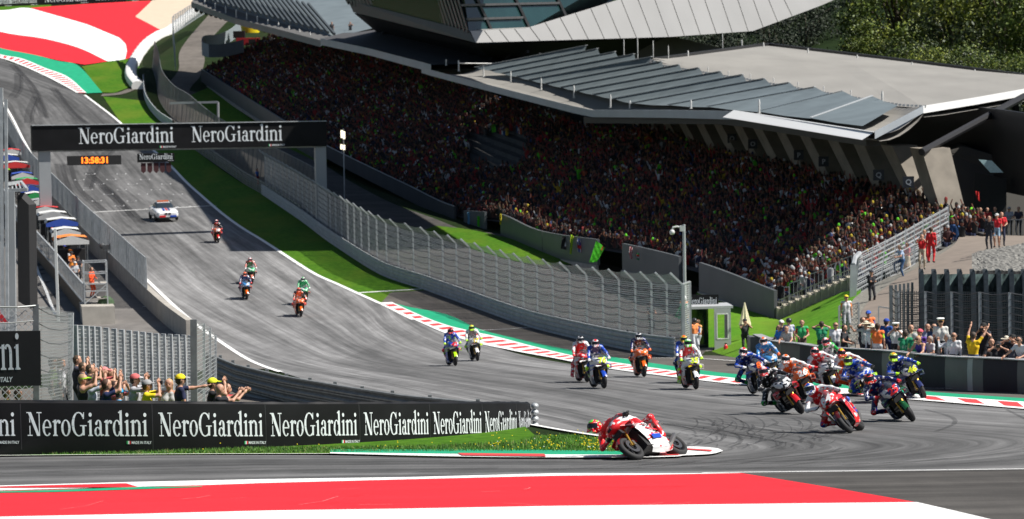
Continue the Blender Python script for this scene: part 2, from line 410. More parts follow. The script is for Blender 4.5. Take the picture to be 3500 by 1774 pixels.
two('painted_runoff', [(-400, 1688), (0, 1686), (200, 1681), (440, 1672), (690, 1669)], [(-400, 1702), (0, 1691), (200, 1688), (440, 1680), (691, 1671)], .036, M_green, 40, smooth=False)
two('painted_runoff', [(-400, 1788), (0, 1772), (480, 1762), (900, 1751), (1400, 1744), (1900, 1735), (2500, 1729), (3134, 1722)], [(-400, 1900), (0, 1880), (480, 1880), (900, 1880), (1400, 1880), (1900, 1880), (2700, 1880), (3700, 1860)], .028, M_white, 90, 6, smooth=False)
o = two('runoff', [(-900, 1690), (0, 1663), (700, 1645), (1900, 1626), (2400, 1620), (2900, 1613), (3500, 1606), (4200, 1590)], [(-900, 2150), (0, 2150), (700, 2150), (1900, 2150), (2400, 2150), (2900, 2150), (3500, 2150), (4200, 2150)], .004, M_runoff, 80, 30, smooth=False)
# scuffs and tyre marks
M_tyre = mat('tyre rubber mark', (.03, .03, .032), .8, var=.3, scale=2, alpha=.26)
mb = MB()
def mark(pts, wd, n=24): line(mb, resamp(cr(px(pts), 40), n), wd, .008 + rnd.random() * .006, 0)
for k in range(110):
    t = rnd.random(); cx = 2250 + rnd.random() * 520; cy = 1440 + rnd.random() * 85
    rx = 45 + rnd.random() * 120; ry = rx * (.22 + .1 * rnd.random()); a0 = rnd.uniform(-1.6, .6); a1 = a0 + rnd.uniform(.6, 1.8)
    mark([(cx + rx * math.cos(a0 + (a1 - a0) * q / 8), min(1550, cy + ry * math.sin(a0 + (a1 - a0) * q / 8))) for q in range(9)], rnd.choice((.03, .05, .08)))
for k in range(34):
    x0 = rnd.uniform(1800, 3100); y0 = 1585 + rnd.random() * 25; L = rnd.uniform(200, 900)
    mark([(x0, y0), (x0 + L * .5, y0 - 4 - L * .01), (x0 + L, y0 - 14 - L * .045)], rnd.choice((.04, .07, .12)))
for k in range(26):
    x0 = rnd.uniform(-100, 1700); y0 = 1585 + rnd.random() * 45; L = rnd.uniform(200, 900)
    mark([(x0, y0 - .0 * L), (x0 + L * .5, y0 - 2 - .008 * L), (x0 + L, y0 - 4 - .014 * L)], rnd.choice((.04, .07, .12)))
for k in range(30):
    x0 = rnd.uniform(1100, 2500); y0 = 1255 + (x0 - 1100) * .10 + rnd.random() * 110; L = rnd.uniform(120, 420)
    mark([(x0, y0), (x0 + L * .5, y0 + L * .07), (x0 + L, y0 + L * .16)], rnd.choice((.05, .09, .14)))
mark([(3160, 1400), (3250, 1425), (3262, 1450), (3200, 1475)], .12)
mark([(3440, 1400), (3500, 1430), (3560, 1460)], .1)
mark([(2540, 1627), (2800, 1621), (3160, 1614), (3500, 1611)], .10)
for pts in ([(420, 470), (330, 560), (300, 640)], [(230, 560), (260, 640), (350, 720)], [(300, 590), (380, 660), (440, 740)], [(180, 300), (240, 380), (290, 420)], [(40, 220), (110, 300), (150, 400)], [(60, 250), (60, 300), (40, 330)],
            [(120, 330), (100, 380), (95, 420)], [(200, 560), (230, 650), (270, 720)], [(350, 640), (420, 700), (480, 760)]):
    mark(pts, .9)
    mark([(a + 12, b + 5) for a, b in pts], .5)
o = mb.build('tyre_mark', M_tyre); tag(o, kind='stuff', label='black rubber tyre marks scrubbed across the grey track asphalt'); up_normals(o.data)
mb = MB()
for k in range(14):
    x0 = rnd.uniform(50, 2800); y0 = rnd.uniform(1680, 1765); L = rnd.uniform(20, 160); q_ = rnd.uniform(-.15, .3)
    line(mb, px([(x0, y0), (x0 + L * .6, y0 - L * q_ * .4), (x0 + L, y0 - L * q_)]), rnd.uniform(.006, .014), .045, rnd.choice((0, 0, 1)), 6)
M_scr = mat('pale scratch', (.75, .35, .35), .7); M_scd = mat('dark scratch', (.2, .12, .12), .7)
o = mb.build('scratch_mark', [M_scr, M_scd]); tag(o, kind='stuff', label='thin pale and dark scratches in the red and white run-off paint'); up_normals(o.data)

# outside of the straight: base line of the guard rail
RB = [(478, 235), (490, 281), (498, 345), (536, 402), (590, 440), (670, 515), (836, 630), (895, 663), (1029, 754), (1136, 834), (1297, 936), (1457, 992), (1631, 1055), (1825, 1122), (1991, 1163), (2183, 1203), (2309, 1222)]
RBw = px(RB)
OL = [b for a, b in ST[3:11]]
two('service_road', [(590, 300), (670, 490), (836, 606), (1029, 734), (1136, 815), (1297, 920), (1457, 978), (1631, 1042), (1825, 1108), (1991, 1150), (2183, 1192), (2309, 1210), (2400, 1213)],
    [(700, 320), (870, 430), (1000, 500), (1150, 590), (1330, 690), (1480, 745), (1600, 790), (1716, 800), (1861, 850), (1990, 885), (2100, 910), (2398, 985), (2480, 1040)], .004, M_runoff, 120, 14)
two('grass_verge', [(1440, 790), (1600, 850), (1800, 900), (1960, 905)], [(1490, 772), (1620, 788), (1800, 830), (1960, 868)], .02, M_grass, 30, 5)
two('grass_verge', [(640, 330), (720, 400), (900, 470), (1100, 560)], [(712, 300), (800, 360), (960, 440), (1150, 545)], .02, M_grass, 30, 5)
two('grass_verge', [(352, 330)] + OL[1:] + [(1225, 1006)], RB[2:12], .01, M_grass, 140, 14)
two('runoff', [(1168, 978), (1225, 1006), (1290, 1036), (1395, 1050), (1531, 1078), (1642, 1128), (1900, 1189), (2118, 1226), (2397, 1268), (2800, 1309), (3147, 1340), (3500, 1365), (3900, 1390)],
    [(1440, 986), (1470, 998), (1631, 1052), (1825, 1118), (1991, 1160), (2183, 1200), (2309, 1217), (2450, 1215), (2620, 1238), (2900, 1280), (3100, 1310), (3300, 1324), (3500, 1330), (3900, 1352)][0:14], .002, asphalt('brown-grey run-off asphalt', (.12, .108, .096), .3, .2, .25, 1.2, .06), 120, 12)
# far corner: painted run-off, grass, gravel
FO = [(0, 199), (77, 226), (153, 260), (214, 291), (262, 322)]
kerb('kerb', [(-150, 165), (0, 199), (77, 226), (153, 260), (214, 291), (262, 318)], [(-150, 150), (0, 188), (77, 203), (153, 234), (230, 264), (296, 320)], .05, .05, 120, 2, [M_white, M_red2])
two('green_strip', [(-150, 150), (0, 188), (77, 203), (153, 234), (230, 264), (296, 320)], [(-150, 120), (0, 165), (115, 188), (200, 210), (268, 226), (350, 318)], .06, M_green, 60, 6)
two('painted_runoff', [(-150, 120), (0, 165), (115, 188), (200, 207), (290, 222)], [(-150, 60), (0, 109), (150, 133), (270, 165), (368, 211)], .05, M_red, 60, 8)
two('painted_runoff', [(-150, 60), (0, 109), (150, 133), (270, 165), (368, 211)], [(-150, 15), (0, 36), (105, 29), (300, 85), (408, 130)][0:5], .05, M_white, 60, 10)
two('painted_runoff', [(368, 211), (400, 208), (428, 203)], [(408, 130), (428, 150), (434, 175), (428, 203)], .05, M_white, 20, 6)
two('painted_runoff', [(105, 29), (300, 85), (408, 130), (430, 152), (434, 175), (428, 203)], [(110, 27), (300, 14), (520, 2), (462, 58), (570, 115), (470, 196)], .052, M_red, 90, 16, smooth=False)
two('gravel_trap', [(520, 2), (462, 58), (570, 115)], [(760, -40), (740, 0), (600, 80)], .05, M_sand, 40, 10, smooth=False)
two('grass_verge', [(280, 228), (368, 211), (430, 203), (478, 190)], [(340, 316), (390, 318), (440, 300), (470, 290)], .03, M_grass, 40, 8, smooth=False)
two('grass_verge', [(-200, 45), (0, 37), (110, 28), (175, 23)], [(-200, 12), (0, 20), (60, 17), (175, 12)], .03, M_grass, 20, 4, smooth=False)
two('service_road', [(350, 322), (400, 318), (440, 304)], [(345, 330), (420, 322), (478, 300)], .04, M_road, 20, 4)
# near grass in front of the banner wall
two('grass_verge', [(-900, 1500), (0, 1500), (900, 1490), (1500, 1470), (1790, 1455), (1830, 1490), (1960, 1487), (2085, 1503), (2300, 1530), (2330, 1536)], [(-900, 1566), (0, 1559), (900, 1553), (1300, 1551), (1650, 1549), (1800, 1548), (2000, 1550), (2085, 1553), (2300, 1558), (2330, 1560)], .012, M_grass, 90, 8, smooth=False)
# spectator bank behind the near banner wall and pit lane
o = two('spectator_bank', [(-900, 1500), (0, 1500), (900, 1490), (1500, 1460), (1800, 1440)], [(-900, 1380), (0, 1335), (500, 1300), (740, 1300), (1800, 1420)], .004, M_road, 60, 8, smooth=False)
pw = [p for p in INc if 140 < p.y < 420]
def side(pts, d):
    out = []
    for i, p in enumerate(pts):
        t = pts[min(i + 1, len(pts) - 1)] - pts[max(i - 1, 0)]; t.z = 0; t.normalize(); q = p + Vector((-t.y, t.x, 0)) * d; out.append(Vector((q.x, q.y, G(q.y))))
    return out
pit0 = side(pw, 0.1); dirn = 1 if side(pw, 3)[20].x < pw[20].x else -1
pitA = side(pw, dirn * .1); pitB = side(pw, dirn * 30)
o, _ = sheet('pit_lane', resamp(pitA, 120), resamp(pitB, 120), 120, 20, .003, asphalt('pit lane concrete', (.16, .15, .14), .1, .1, .2, .5, .3)); box_uv(o)

mb = MB()
for x, y in ((132, 905), (128, 925), (126, 940), (140, 970), (165, 1012), (175, 1050), (118, 880)): line(mb, px([(x - 14, y), (x + 16, y)]), 2.6 if y > 950 else 2.0, .02, 0, 4)
o = mb.build('pit_box_marking', M_blackm0 if False else mat('black pit box paint', (.012, .012, .013), .8), kind='structure'); up_normals(o.data)
mb = MB(); line(mb, px([(98, 838), (130, 930), (160, 1000), (190, 1080)]), .18, .025); o = mb.build('white_line', M_white, kind='structure'); up_normals(o.data)
# ------------------------------------------------------------------ condensed serif lettering, drawn as polygons
def _rect(x0, y0, x1, y1): return [(x0, y0), (x1, y0), (x1, y1), (x0, y1)]
def _ring(cx, cy, rx, ry, tx, ty, a0=0, a1=360, n=22):
    out = []
    for i in range(n):
        t0 = R(a0 + (a1 - a0) * i / n); t1 = R(a0 + (a1 - a0) * (i + 1) / n)
        o0 = (cx + rx * math.cos(t0), cy + ry * math.sin(t0)); o1 = (cx + rx * math.cos(t1), cy + ry * math.sin(t1))
        i0 = (cx + (rx - tx) * math.cos(t0), cy + (ry - ty) * math.sin(t0)); i1 = (cx + (rx - tx) * math.cos(t1), cy + (ry - ty) * math.sin(t1))
        out.append([i0, o0, o1, i1])
    return out
def _disc(cx, cy, r, ry=None, n=12):
    ry = ry or r
    return [[(cx + r * math.cos(2 * math.pi * k / n), cy + ry * math.sin(2 * math.pi * k / n)) for k in range(n)]]
def _stem(x, y0, y1, t=.115, foot=True, head=True):
    out = [_rect(x, y0, x + t, y1)]
    if foot: out.append([(x - .06, y0), (x + t + .06, y0), (x + t + .06, y0 + .035), (x + t, y0 + .07), (x, y0 + .07), (x - .06, y0 + .035)])
    if head: out.append([(x - .075, y1 - .10), (x - .06, y1 - .06), (x + t, y1 + .02), (x + t, y1 - .12), (x, y1 - .12)])
    return out
XH = .68
def glyph(ch):
    if ch == 'N':
        p = [_rect(.13, 0, .175, 1.0), _rect(.60, 0, .645, 1.0), [(.06, 1.0), (.23, 1.0), (.645, .0), (.50, 0)]]
        p += [_rect(.03, 0, .275, .045), _rect(.50, .955, .745, 1.0), _rect(.0, .955, .20, 1.0)]
        return p, .78
    if ch == 'e':
        return _ring(.225, XH / 2, .225, XH / 2 + .012, .105, .05, 8, 318) + [_rect(.09, .335, .43, .385)], .50
    if ch == 'r':
        return _stem(.07, 0, XH) + _ring(.29, XH - .19, .13, .19, .05, .09, 50, 170, 9) + _disc(.34, XH - .09, .062, .075), .42
    if ch == 'o':
        return _ring(.235, XH / 2, .235, XH / 2 + .012, .115, .045, 0, 360, 26), .52
    if ch == 'G':
        return _ring(.36, .5, .35, .515, .125, .05, 38, 300, 26) + [_rect(.53, .03, .645, .46), _rect(.42, .415, .75, .46), [(.56, .72), (.62, .72), (.635, 1.0), (.60, 1.0)], [(.50, .0), (.56, .10), (.53, .16), (.44, .02)]], .80
    if ch == 'i':
        return _stem(.08, 0, XH) + _disc(.14, .90, .078, .088), .30
    if ch == 'a':
        return _ring(.195, .19, .17, .20, .10, .045, 30, 330, 18) + [_rect(.285, .08, .395, .50), [(.285, .08), (.36, -.01), (.50, .03), (.50, .075), (.42, .07), (.395, .12)]] + _ring(.24, .49, .155, .20, .11, .05, 0, 150, 12) + _disc(.13, .535, .06, .07), .52
    if ch == 'd':
        return _ring(.22, XH / 2, .21, XH / 2 + .012, .11, .045, 25, 335, 22) + _stem(.36, 0, 1.08, foot=False) + [[(.36, 0), (.56, 0), (.56, .04), (.475, .08), (.36, .08)]], .59
    if ch == 'n':
        return _stem(.07, 0, XH) + _stem(.39, 0, XH - .17, head=False) + _ring(.325, XH - .21, .18, .225, .115, .07, 0, 150, 12), .60
    return [], .3
def word_polys(word, fn, mb, mi=0, height=1.0, xs=.90):
    """lay a word along x with fn(u, v, lift)->3-D; returns its width"""
    x = 0; q = 0
    for ch in word:
        ps, wdt = glyph(ch)
        for p in ps:
            q += 1
            mb.poly([fn((x + a * xs) * height, b * height, .004 + (q % 4) * .0015) for a, b in p], mi)
        x += wdt * xs
    return x * height
def word_width(word, height, xs=.90): return sum(glyph(c)[1] for c in word) * xs * height
_tc = {}
def text_polys(txt, fn, mb, mi=0, size=.2, shear=0.0, bold=.0, align='LEFT', lift=.006):
    """plain lettering: the built-in font turned into flat polygons"""
    key = (txt, round(shear, 2), round(bold, 3), align)
    if key not in _tc:
        c = bpy.data.curves.new('t', 'FONT'); c.body = txt; c.size = 1; c.shear = shear; c.offset = bold; c.resolution_u = 2; c.align_x = align
        o = bpy.data.objects.new('t', c); me = bpy.data.meshes.new_from_object(o)
        _tc[key] = ([tuple(v.co)[:2] for v in me.vertices], [tuple(p.vertices) for p in me.polygons])
        bpy.data.objects.remove(o); bpy.data.curves.remove(c); bpy.data.meshes.remove(me)
    vs, fs = _tc[key]; n = len(mb.v)
    mb.v += [tuple(fn(a * size, b * size, lift)) for a, b in vs]
    for f in fs: mb.f.append(tuple(n + i for i in f)); mb.m.append(mi)

M_black = mat('black banner vinyl', (.006, .006, .007), .55, var=.35, scale=1.2, spec=.25)
M_blackm = mat('matte black', (.01, .01, .011), .7)
M_letter = mat('off-white lettering', (.72, .76, .78), .55, var=.04)
M_flagg = mat('small flag green', (.02, .35, .10), .6); M_flagr = mat('small flag red', (.65, .03, .03), .6)
M_galv = mat('galvanised steel', (.42, .44, .45), .5, .25, var=.18, scale=2.5)
M_galvd = mat('weathered galvanised steel', (.19, .20, .20), .5, .4, var=.25, scale=3)
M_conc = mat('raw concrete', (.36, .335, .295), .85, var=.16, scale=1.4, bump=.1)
M_concd = mat('grey concrete', (.17, .165, .155), .85, var=.2, scale=.8)

def nero(mb, fn, u0, v0, h, xs, mi=(1, 2, 3), small=True):
    wd = word_width('NeroGiardini', h, xs)
    word_polys('NeroGiardini', lambda u, v, l: fn(u0 + u, v0 + v, l), mb, mi[0], h, xs)
    if small:
        sh = h * .135; e = u0 + wd
        tw = sh * 5.35
        text_polys('MADE IN ITALY', lambda u, v, l: fn(e - tw + u * .72, v0 - h * .33 + v, l), mb, mi[0], sh * 1.25, 0, .02)
        f0 = e - tw - sh * 1.5
        for k, c in enumerate((mi[1], mi[0], mi[2])):
            a = f0 + k * sh * .42; mb.poly([fn(a, v0 - h * .34, .006), fn(a + sh * .42, v0 - h * .34, .006), fn(a + sh * .42, v0 - h * .34 + sh, .006), fn(a, v0 - h * .34 + sh, .006)], c)
    return wd

# ------------------------------------------------------------------ near banner wall (tyre wall wrapped in black vinyl)
bx = [(-420, 1376, 69.8), (-60, 1376, 69.8), (77, 1376, 69.9), (525, 1378, 70.4), (907, 1380, 71.6), (1224, 1379, 73.2), (1470, 1378, 75.2), (1648, 1377, 77.4), (1764, 1377, 79.8), (1812, 1379, 81.6)]
top = [P(x, y, D) for x, y, D in bx]; topc = resamp(cr(top, 200), 240)
cum = np.r_[0, np.cumsum([(topc[i + 1] - topc[i]).length for i in range(len(topc) - 1)])]
TA = np.array([list(p) for p in topc]); H = 1.12
def wall(u, v, l=0.0):
    """point on the front of the wall: u along, v above its base"""
    p = Vector([np.interp(u, cum, TA[:, k]) for k in range(3)]); q = Vector([np.interp(u + .05, cum, TA[:, k]) for k in range(3)]); q0 = Vector([np.interp(u - .05, cum, TA[:, k]) for k in range(3)])
    t = q - q0; t.z = 0; t.normalize(); nrm = Vector((t.y, -t.x, 0))
    return p + nrm * (l + .025 * math.sin(min(1, max(0, v / H)) * math.pi)) + Vector((0, 0, v - H))
wb = empty('banner_wall', wall(5, 0), label='long black wrapped tyre wall with repeated white serif lettering beside the near grass', cat='barrier')
def under(parent, o):
    o.parent = parent; o.matrix_parent_inverse = parent.matrix_basis.inverted() if False else Matrix.Translation(-Vector(parent.location)); return o
mb = MB(); rows = []
N = 160
for i in range(N):
    u = cum[-1] * i / (N - 1); r = [wall(u, v, 0 if v < H - .02 else -.0) for v in (-.35, .15, .4, .65, .9, 1.05, 1.11)]
    b_ = wall(u, H, -.05); c_ = wall(u, H - .02, -.65); d_ = wall(u, -.35, -.7); r += [b_ + Vector((0, 0, .03 + .012 * math.sin(u * 3) * math.sin(u * 7.3))), c_, d_]
    rows.append(r)
mb.grid(rows); mb.poly(rows[0]); mb.poly(rows[-1][::-1])
under(wb, mb.build('wrap', M_black, smooth='auto'))
u_at = lambda x: float(np.interp(x, [p for p in [b_[0] for b_ in bx]], [cum[np.argmin(np.linalg.norm(TA - np.array(list(P(*b_))), axis=1))] for b_ in bx]))
spans = [(-350, 58), (95, 508), (542, 896), (919, 1213), (1235, 1462), (1477, 1642), (1653, 1760), (1767, 1810)]
for a, b_ in spans:
    ua = u_at(a); ub = u_at(b_); h = .52; xs = (ub - ua) / word_width('NeroGiardini', h, 1.0)
    mb = MB(); nero(mb, wall, ua, .395, h, xs, (0, 1, 2)); under(wb, mb.build('lettering', [M_letter, M_flagg, M_flagr]))
mb = MB()
for x in (75, 523, 905, 1222, 1468, 1648, 1762):
    u = u_at(x); mb.grid([[wall(u - .01, v, .003) for v in np.linspace(0, 1.1, 6)], [wall(u + .01, v, .003) for v in np.linspace(0, 1.1, 6)]])
under(wb, mb.build('seam', mat('vinyl seam', (.03, .03, .034), .3)))
mb = MB()
e = wall(cum[-1], 0)
for k in range(7): mb.ell(e + Vector((.12, .15, .05 + k * .165)), (.10, .14, .075), 10, 6)
under(wb, mb.build('beam_end', M_galv, smooth=True))

# ------------------------------------------------------------------ guard rails
def guardrail(name, pts, h, nrail, label, postd=4.0, front=-1, material=M_galv, twin=0.0):
    """pts: world base polyline"""
    L = sum((pts[i + 1] - pts[i]).length for i in range(len(pts) - 1)); n = int(L / 1.5) + 3
    pts = resamp(pts, n); root = empty(name, pts[n // 2], label=label, cat='guard rail')
    nr = []
    for i, p in enumerate(pts):
        t = pts[min(i + 1, n - 1)] - pts[max(i - 1, 0)]; t.z = 0; t.normalize(); nr.append(Vector((t.y, -t.x, 0)) * front)
    rh = h / nrail
    prof = [(0, .02), (.035, .06), (.035, .22), (.0, .38), (-.015, .5), (0, .62), (.035, .78), (.035, .92), (0, .98)]
    for k in range(nrail):
        mb = MB(); mb.grid([[p + nr[i] * a * 1.6 + Vector((0, 0, k * rh + b * rh)) for a, b in prof] for i, p in enumerate(pts)])
        o = mb.build('rail', material, smooth='auto'); under(root, o)
        mod = o.modifiers.new('s', 'SOLIDIFY'); mod.thickness = .01
    d = 0; last = -99; mb = MB(); mb.box((0, 0, h / 2 + .02), (.10, .14, h + .06)); me = mb.mesh('post', M_galvd)
    for i in range(n):
        if i: d += (pts[i] - pts[i - 1]).length
        if d - last > postd: last = d; inst('post', me, root, pts[i] - nr[i] * .09 - Vector(root.location))
    return root, pts, nr
root, railp, railn = guardrail('guard_rail', [Vector((p.x, p.y, G(p.y))) for p in resamp(cr(RBw[7:], 80), 80)], .92, 4, 'grey steel guard rail of four stacked beams below the tall catch fence', front=1)
guardrail('guard_rail', [Vector((p.x, p.y, G(p.y))) for p in cr(RBw[1:5], 20)], 1.0, 3, 'distant curved guard rail beside the far grass and the last corner', front=1)
ir = [(700, 1208, 114), (733, 1213, 112), (811, 1244, 107), (977, 1283, 100), (1199, 1320, 93), (1393, 1349, 88), (1615, 1369, 84.5), (1760, 1377, 83), (1815, 1382, 82.0)]
guardrail('guard_rail', [P(x, y + 2, D) - Vector((0, 0, .98)) for x, y, D in ir], .98, 4, 'grey guard rail curving behind the near spectators to the tip of the black banner wall', front=1, postd=2, material=M_galvd)

# ------------------------------------------------------------------ wire mesh fences
def meshmat(name, colr, cell=.09, wire=.012, vlines=True, rot=False, dens=None):
    """wire netting: real holes through procedural alpha on UV metres"""
    m = bpy.data.materials.new(name); m.use_nodes = True; n = m.node_tree.nodes; L = m.node_tree.links; p = n['Principled BSDF']
    p.inputs['Base Color'].default_value = (*colr, 1); p.inputs['Metallic'].default_value = .4; p.inputs['Roughness'].default_value = .5
    uv = n.new('ShaderNodeUVMap'); sep = n.new('ShaderNodeSeparateXYZ'); mp = n.new('ShaderNodeMapping'); L.new(uv.outputs[0], mp.inputs[0])
    if rot: mp.inputs['Rotation'].default_value = (0, 0, R(45))
    L.new(mp.outputs[0], sep.inputs[0]); outs = []
    for k in ((0, 1) if vlines else (1,)):
        a = n.new('ShaderNodeMath'); a.operation = 'PINGPONG'; a.inputs[1].default_value = cell / 2; L.new(sep.outputs[k], a.inputs[0])
        c = n.new('ShaderNodeMath'); c.operation = 'LESS_THAN'; c.inputs[1].default_value = wire / 2; L.new(a.outputs[0], c.inputs[0]); outs.append(c.outputs[0])
    r = outs[0]
    if len(outs) > 1:
        mx = n.new('ShaderNodeMath'); mx.operation = 'MAXIMUM'; L.new(outs[0], mx.inputs[0]); L.new(outs[1], mx.inputs[1]); r = mx.outputs[0]
    L.new(r, p.inputs['Alpha']); return m
def netting(name, cols, material, parent=None):
    """cols: list of vertical columns of 3-D points -> netting with metre UVs"""
    mb = MB(); mb.grid(cols); me = mb.mesh(name, material); uvl = me.uv_layers.new(name='UVMap')
    nc = len(cols[0]); U = []; cu = 0
    for i, c in enumerate(cols):
        if i: cu += (cols[i][0] - cols[i - 1][0]).length
        v = 0
        for j, p in enumerate(c):
            if j: v += (c[j] - c[j - 1]).length
            U.append((cu, v))
    U = np.array(U); li = np.zeros(len(me.loops), dtype=int); me.loops.foreach_get('vertex_index', li); uvl.data.foreach_set('uv', U[li].ravel())
    o = bpy.data.objects.new(name, me); col.objects.link(o)
    if parent is not None: under(parent, o)
    return o
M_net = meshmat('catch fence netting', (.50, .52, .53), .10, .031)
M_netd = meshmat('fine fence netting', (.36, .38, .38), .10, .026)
M_chain = meshmat('chain link netting', (.34, .36, .37), .11, .016, rot=True)
M_rope = mat('steel cable', (.10, .105, .11), .5, .5)
M_post = mat('fence post steel', (.46, .48, .49), .45, .4, var=.12, scale=2)
# tall catch fence on the outside: runs behind the rail from the far corner to the marshal post
base = resamp([p - railn[i] * .35 for i, p in enumerate(railp)], 140)
base = [Vector((p.x, p.y, G(p.y))) for p in base]
fence = empty('catch_fence', base[100], label='tall curved catch fence of pale posts, netting and drooping cables behind the grey guard rail', cat='fence')
L = sum((base[i + 1] - base[i]).length for i in range(len(base) - 1)); NP = 44
pp = resamp(base, NP); HF = 3.35
def nrm_at(pts, i):
    t = pts[min(i + 1, len(pts) - 1)] - pts[max(i - 1, 0)]; t.z = 0; t.normalize(); return Vector((t.y, -t.x, 0))
cols = []
for i, p in enumerate(pp):
    nr = nrm_at(pp, i)      # towards the track
    mb = MB(); a = p + Vector((0, 0, .0)); t1 = p + Vector((0, 0, HF)); t2 = t1 + nr * .55 + Vector((0, 0, .55))
    mb.bar(a, t1, .11, .11); mb.bar(t1, t2, .09, .09)
    under(fence, mb.build('post', M_post))
for i in range(NP * 4 - 3):
    k = i / 4; a = pp[int(k)]; b_ = pp[min(int(k) + 1, NP - 1)]; p = a.lerp(b_, k - int(k)); nr = nrm_at(pp, int(k)); fr = k - int(k); sag = .10 * math.sin(fr * math.pi)
    cols.append([p + nr * .05 + Vector((0, 0, z)) for z in (.3, 1.2, 2.2, HF)] + [p + nr * (.3 - sag * .5) + Vector((0, 0, HF + .28 - sag)), p + nr * .55 + Vector((0, 0, HF + .55 - sag * 1.2))])
netting('netting', cols, M_net, fence)
mb = MB()
for i in range(NP - 1):
    for z in np.arange(.9, HF + .1, .36):
        a, b_ = pp[i], pp[i + 1]; nr = nrm_at(pp, i)
        mb.tube([a.lerp(b_, t) + nr * .09 + Vector((0, 0, z - .09 * math.sin(t * math.pi))) for t in np.linspace(0, 1, 6)], .02, 3, caps=False)
under(fence, mb.build('cable', M_rope))
# end bay of the catch fence turning away from the track
e0 = pp[-1]; e1 = e0 + Vector((.42, 1.3, 0)); mb = MB()
for q in (e0 + Vector((.05, 0, 0)), e1):
    mb.bar(q, q + Vector((0, 0, HF)), .13, .13)
mb.bar(e0 + Vector((0, 0, HF)), e1 + Vector((0, 0, HF)), .07, .07)
under(fence, mb.build('end_frame', M_post))
netting('netting', [[e0.lerp(e1, t) + Vector((0, 0, z)) for z in (0, HF)] for t in (0, .5, 1)], M_net, fence)
# farther part of the catch fence, its shade put into dark colours, and the low fence in front of it
def panel_fence(name, pts, h, step, label, net, post=M_galvd, rails=(0.05, 1.0), pw=.07, lean=0.0, cat='fence', top=False):
    L = sum((pts[i + 1] - pts[i]).length for i in range(len(pts) - 1)); n = max(2, int(L / step) + 1); q = resamp(pts, n)
    root = empty(name, q[n // 2], label=label, cat=cat)
    for i, p in enumerate(q):
        mb = MB(); nr = -nrm_at(q, i) * lean; mb.bar(p, p + nr + Vector((0, 0, h)), pw, pw); under(root, mb.build('post', post))
    if net: netting('netting', [[p + Vector((0, 0, .05)), p - nrm_at(q, i) * lean + Vector((0, 0, h - .03))] for i, p in enumerate(q)], net, root)
    for f in rails:
        mb = MB()
        for i in range(n - 1): mb.bar(q[i] + Vector((0, 0, h * f)) - nrm_at(q, i) * lean * f, q[i + 1] + Vector((0, 0, h * f)) - nrm_at(q, i) * lean * f, .045, .045)
        under(root, mb.build('rail', post))
    return root
gz = lambda P3: [Vector((p.x, p.y, G(p.y))) for p in P3]
panel_fence('low_fence', gz(px([(600, 452), (670, 515), (836, 630), (895, 663), (1029, 752)])), 1.15, 2.4, 'low mesh fence along the top edge of the long grass strip below the gantry', meshmat('low fence mesh', (.36, .40, .36), .2, .04))
M_dnet = meshmat('dense shade-dark netting', (.10, .105, .11), .10, .045)
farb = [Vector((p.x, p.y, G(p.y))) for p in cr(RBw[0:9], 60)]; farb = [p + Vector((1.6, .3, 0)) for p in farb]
panel_fence('catch_fence', [Vector((p.x, p.y, G(p.y))) for p in farb], 3.6, 3.0, 'dark distant stretch of catch fence along the shaded outside of the straight', M_dnet, post=mat('shade-dark fence post', (.16, .165, .17), .5), rails=(.02, 1.0), lean=.4)
# service road and grass bank between the fence and the stand
M_dgrass = M_grass
# pit wall, its fence, and everything on the inside of the straight
pwl = [Vector((p.x, p.y, G(p.y))) for p in resamp(side(pw, dirn * 1.7), 90)]
pwl = [p for p in pwl if p.y > 166]
root = empty('pit_wall', pwl[-20], label='pale concrete pit wall curving down the inside of the straight', cat='wall')
mb = MB(); n = len(pwl)
mb.grid([[p - nrm_at(pwl, i) * .0 * dirn, p + Vector((0, 0, 1.15)), p + nrm_at(pwl, i) * -.35 + Vector((0, 0, 1.15)), p + nrm_at(pwl, i) * -.35] for i, p in enumerate(pwl)], caps=True)
o = mb.build('wall_body', M_conc); under(root, o)
fl = [p + Vector((0, 0, 1.15)) for p in pwl if p.y > 190]
panel_fence('pit_wall_fence', fl, 1.9, 1.1, 'row of grey steel posts and netting standing on the pit wall', meshmat('pit fence mesh', (.34, .36, .37), .12, .035), post=M_galv, rails=(0.02, .98), pw=.10)
# ------------------------------------------------------------------ grandstand
Nn = Vector((.976, .218, 0)); Ld = Vector((-.218, .976, 0))     # away from the track, along the stand
FR = [(2661, 1000, 170), (2398, 902, 184), (2134, 837, 201), (1861, 795, 222), (1716, 735, 236), (1561, 716, 251), (1400, 641, 270), (1117, 502, 313), (969, 411, 341), (694, 240, 407)]
FRw = [P(*a) for a in FR]; FRs = resamp(cr(FRw, 120), 240)       # wall top line, front of the stand
FA = np.array([list(p) for p in FRs]); Lst = sum((FRs[i + 1] - FRs[i]).length for i in range(239))
Fcum = np.r_[0, np.cumsum([(FRs[i + 1] - FRs[i]).length for i in range(239)])]
KB, RISE = 12.3, 6.0
def rise(u): return float(np.interp(u, [0, 26, 42, 72], [3.5, 4.1, 4.9, 6.0]))
def seat(u, k):
    """u metres along the stand from its near end, k metres back from the front"""
    p = Vector([np.interp(u, Fcum, FA[:, j]) for j in range(3)]); t = k / KB
    return p + Nn * k + Vector((0, 0, -.55 + rise(u) * t))
stand = empty('grandstand', seat(0, 0) - Vector((0, 0, 1)), label='long roofed concrete grandstand packed with spectators along the outside of the straight', cat='grandstand')
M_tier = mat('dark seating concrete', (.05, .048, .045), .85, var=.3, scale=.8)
M_pan = mat('grey steel wall panels', (.125, .135, .145), .5, .3, var=.08, scale=.6)
M_column = mat('board-marked concrete columns', (.22, .195, .16), .85, var=.18, scale=1.2, bump=.1)
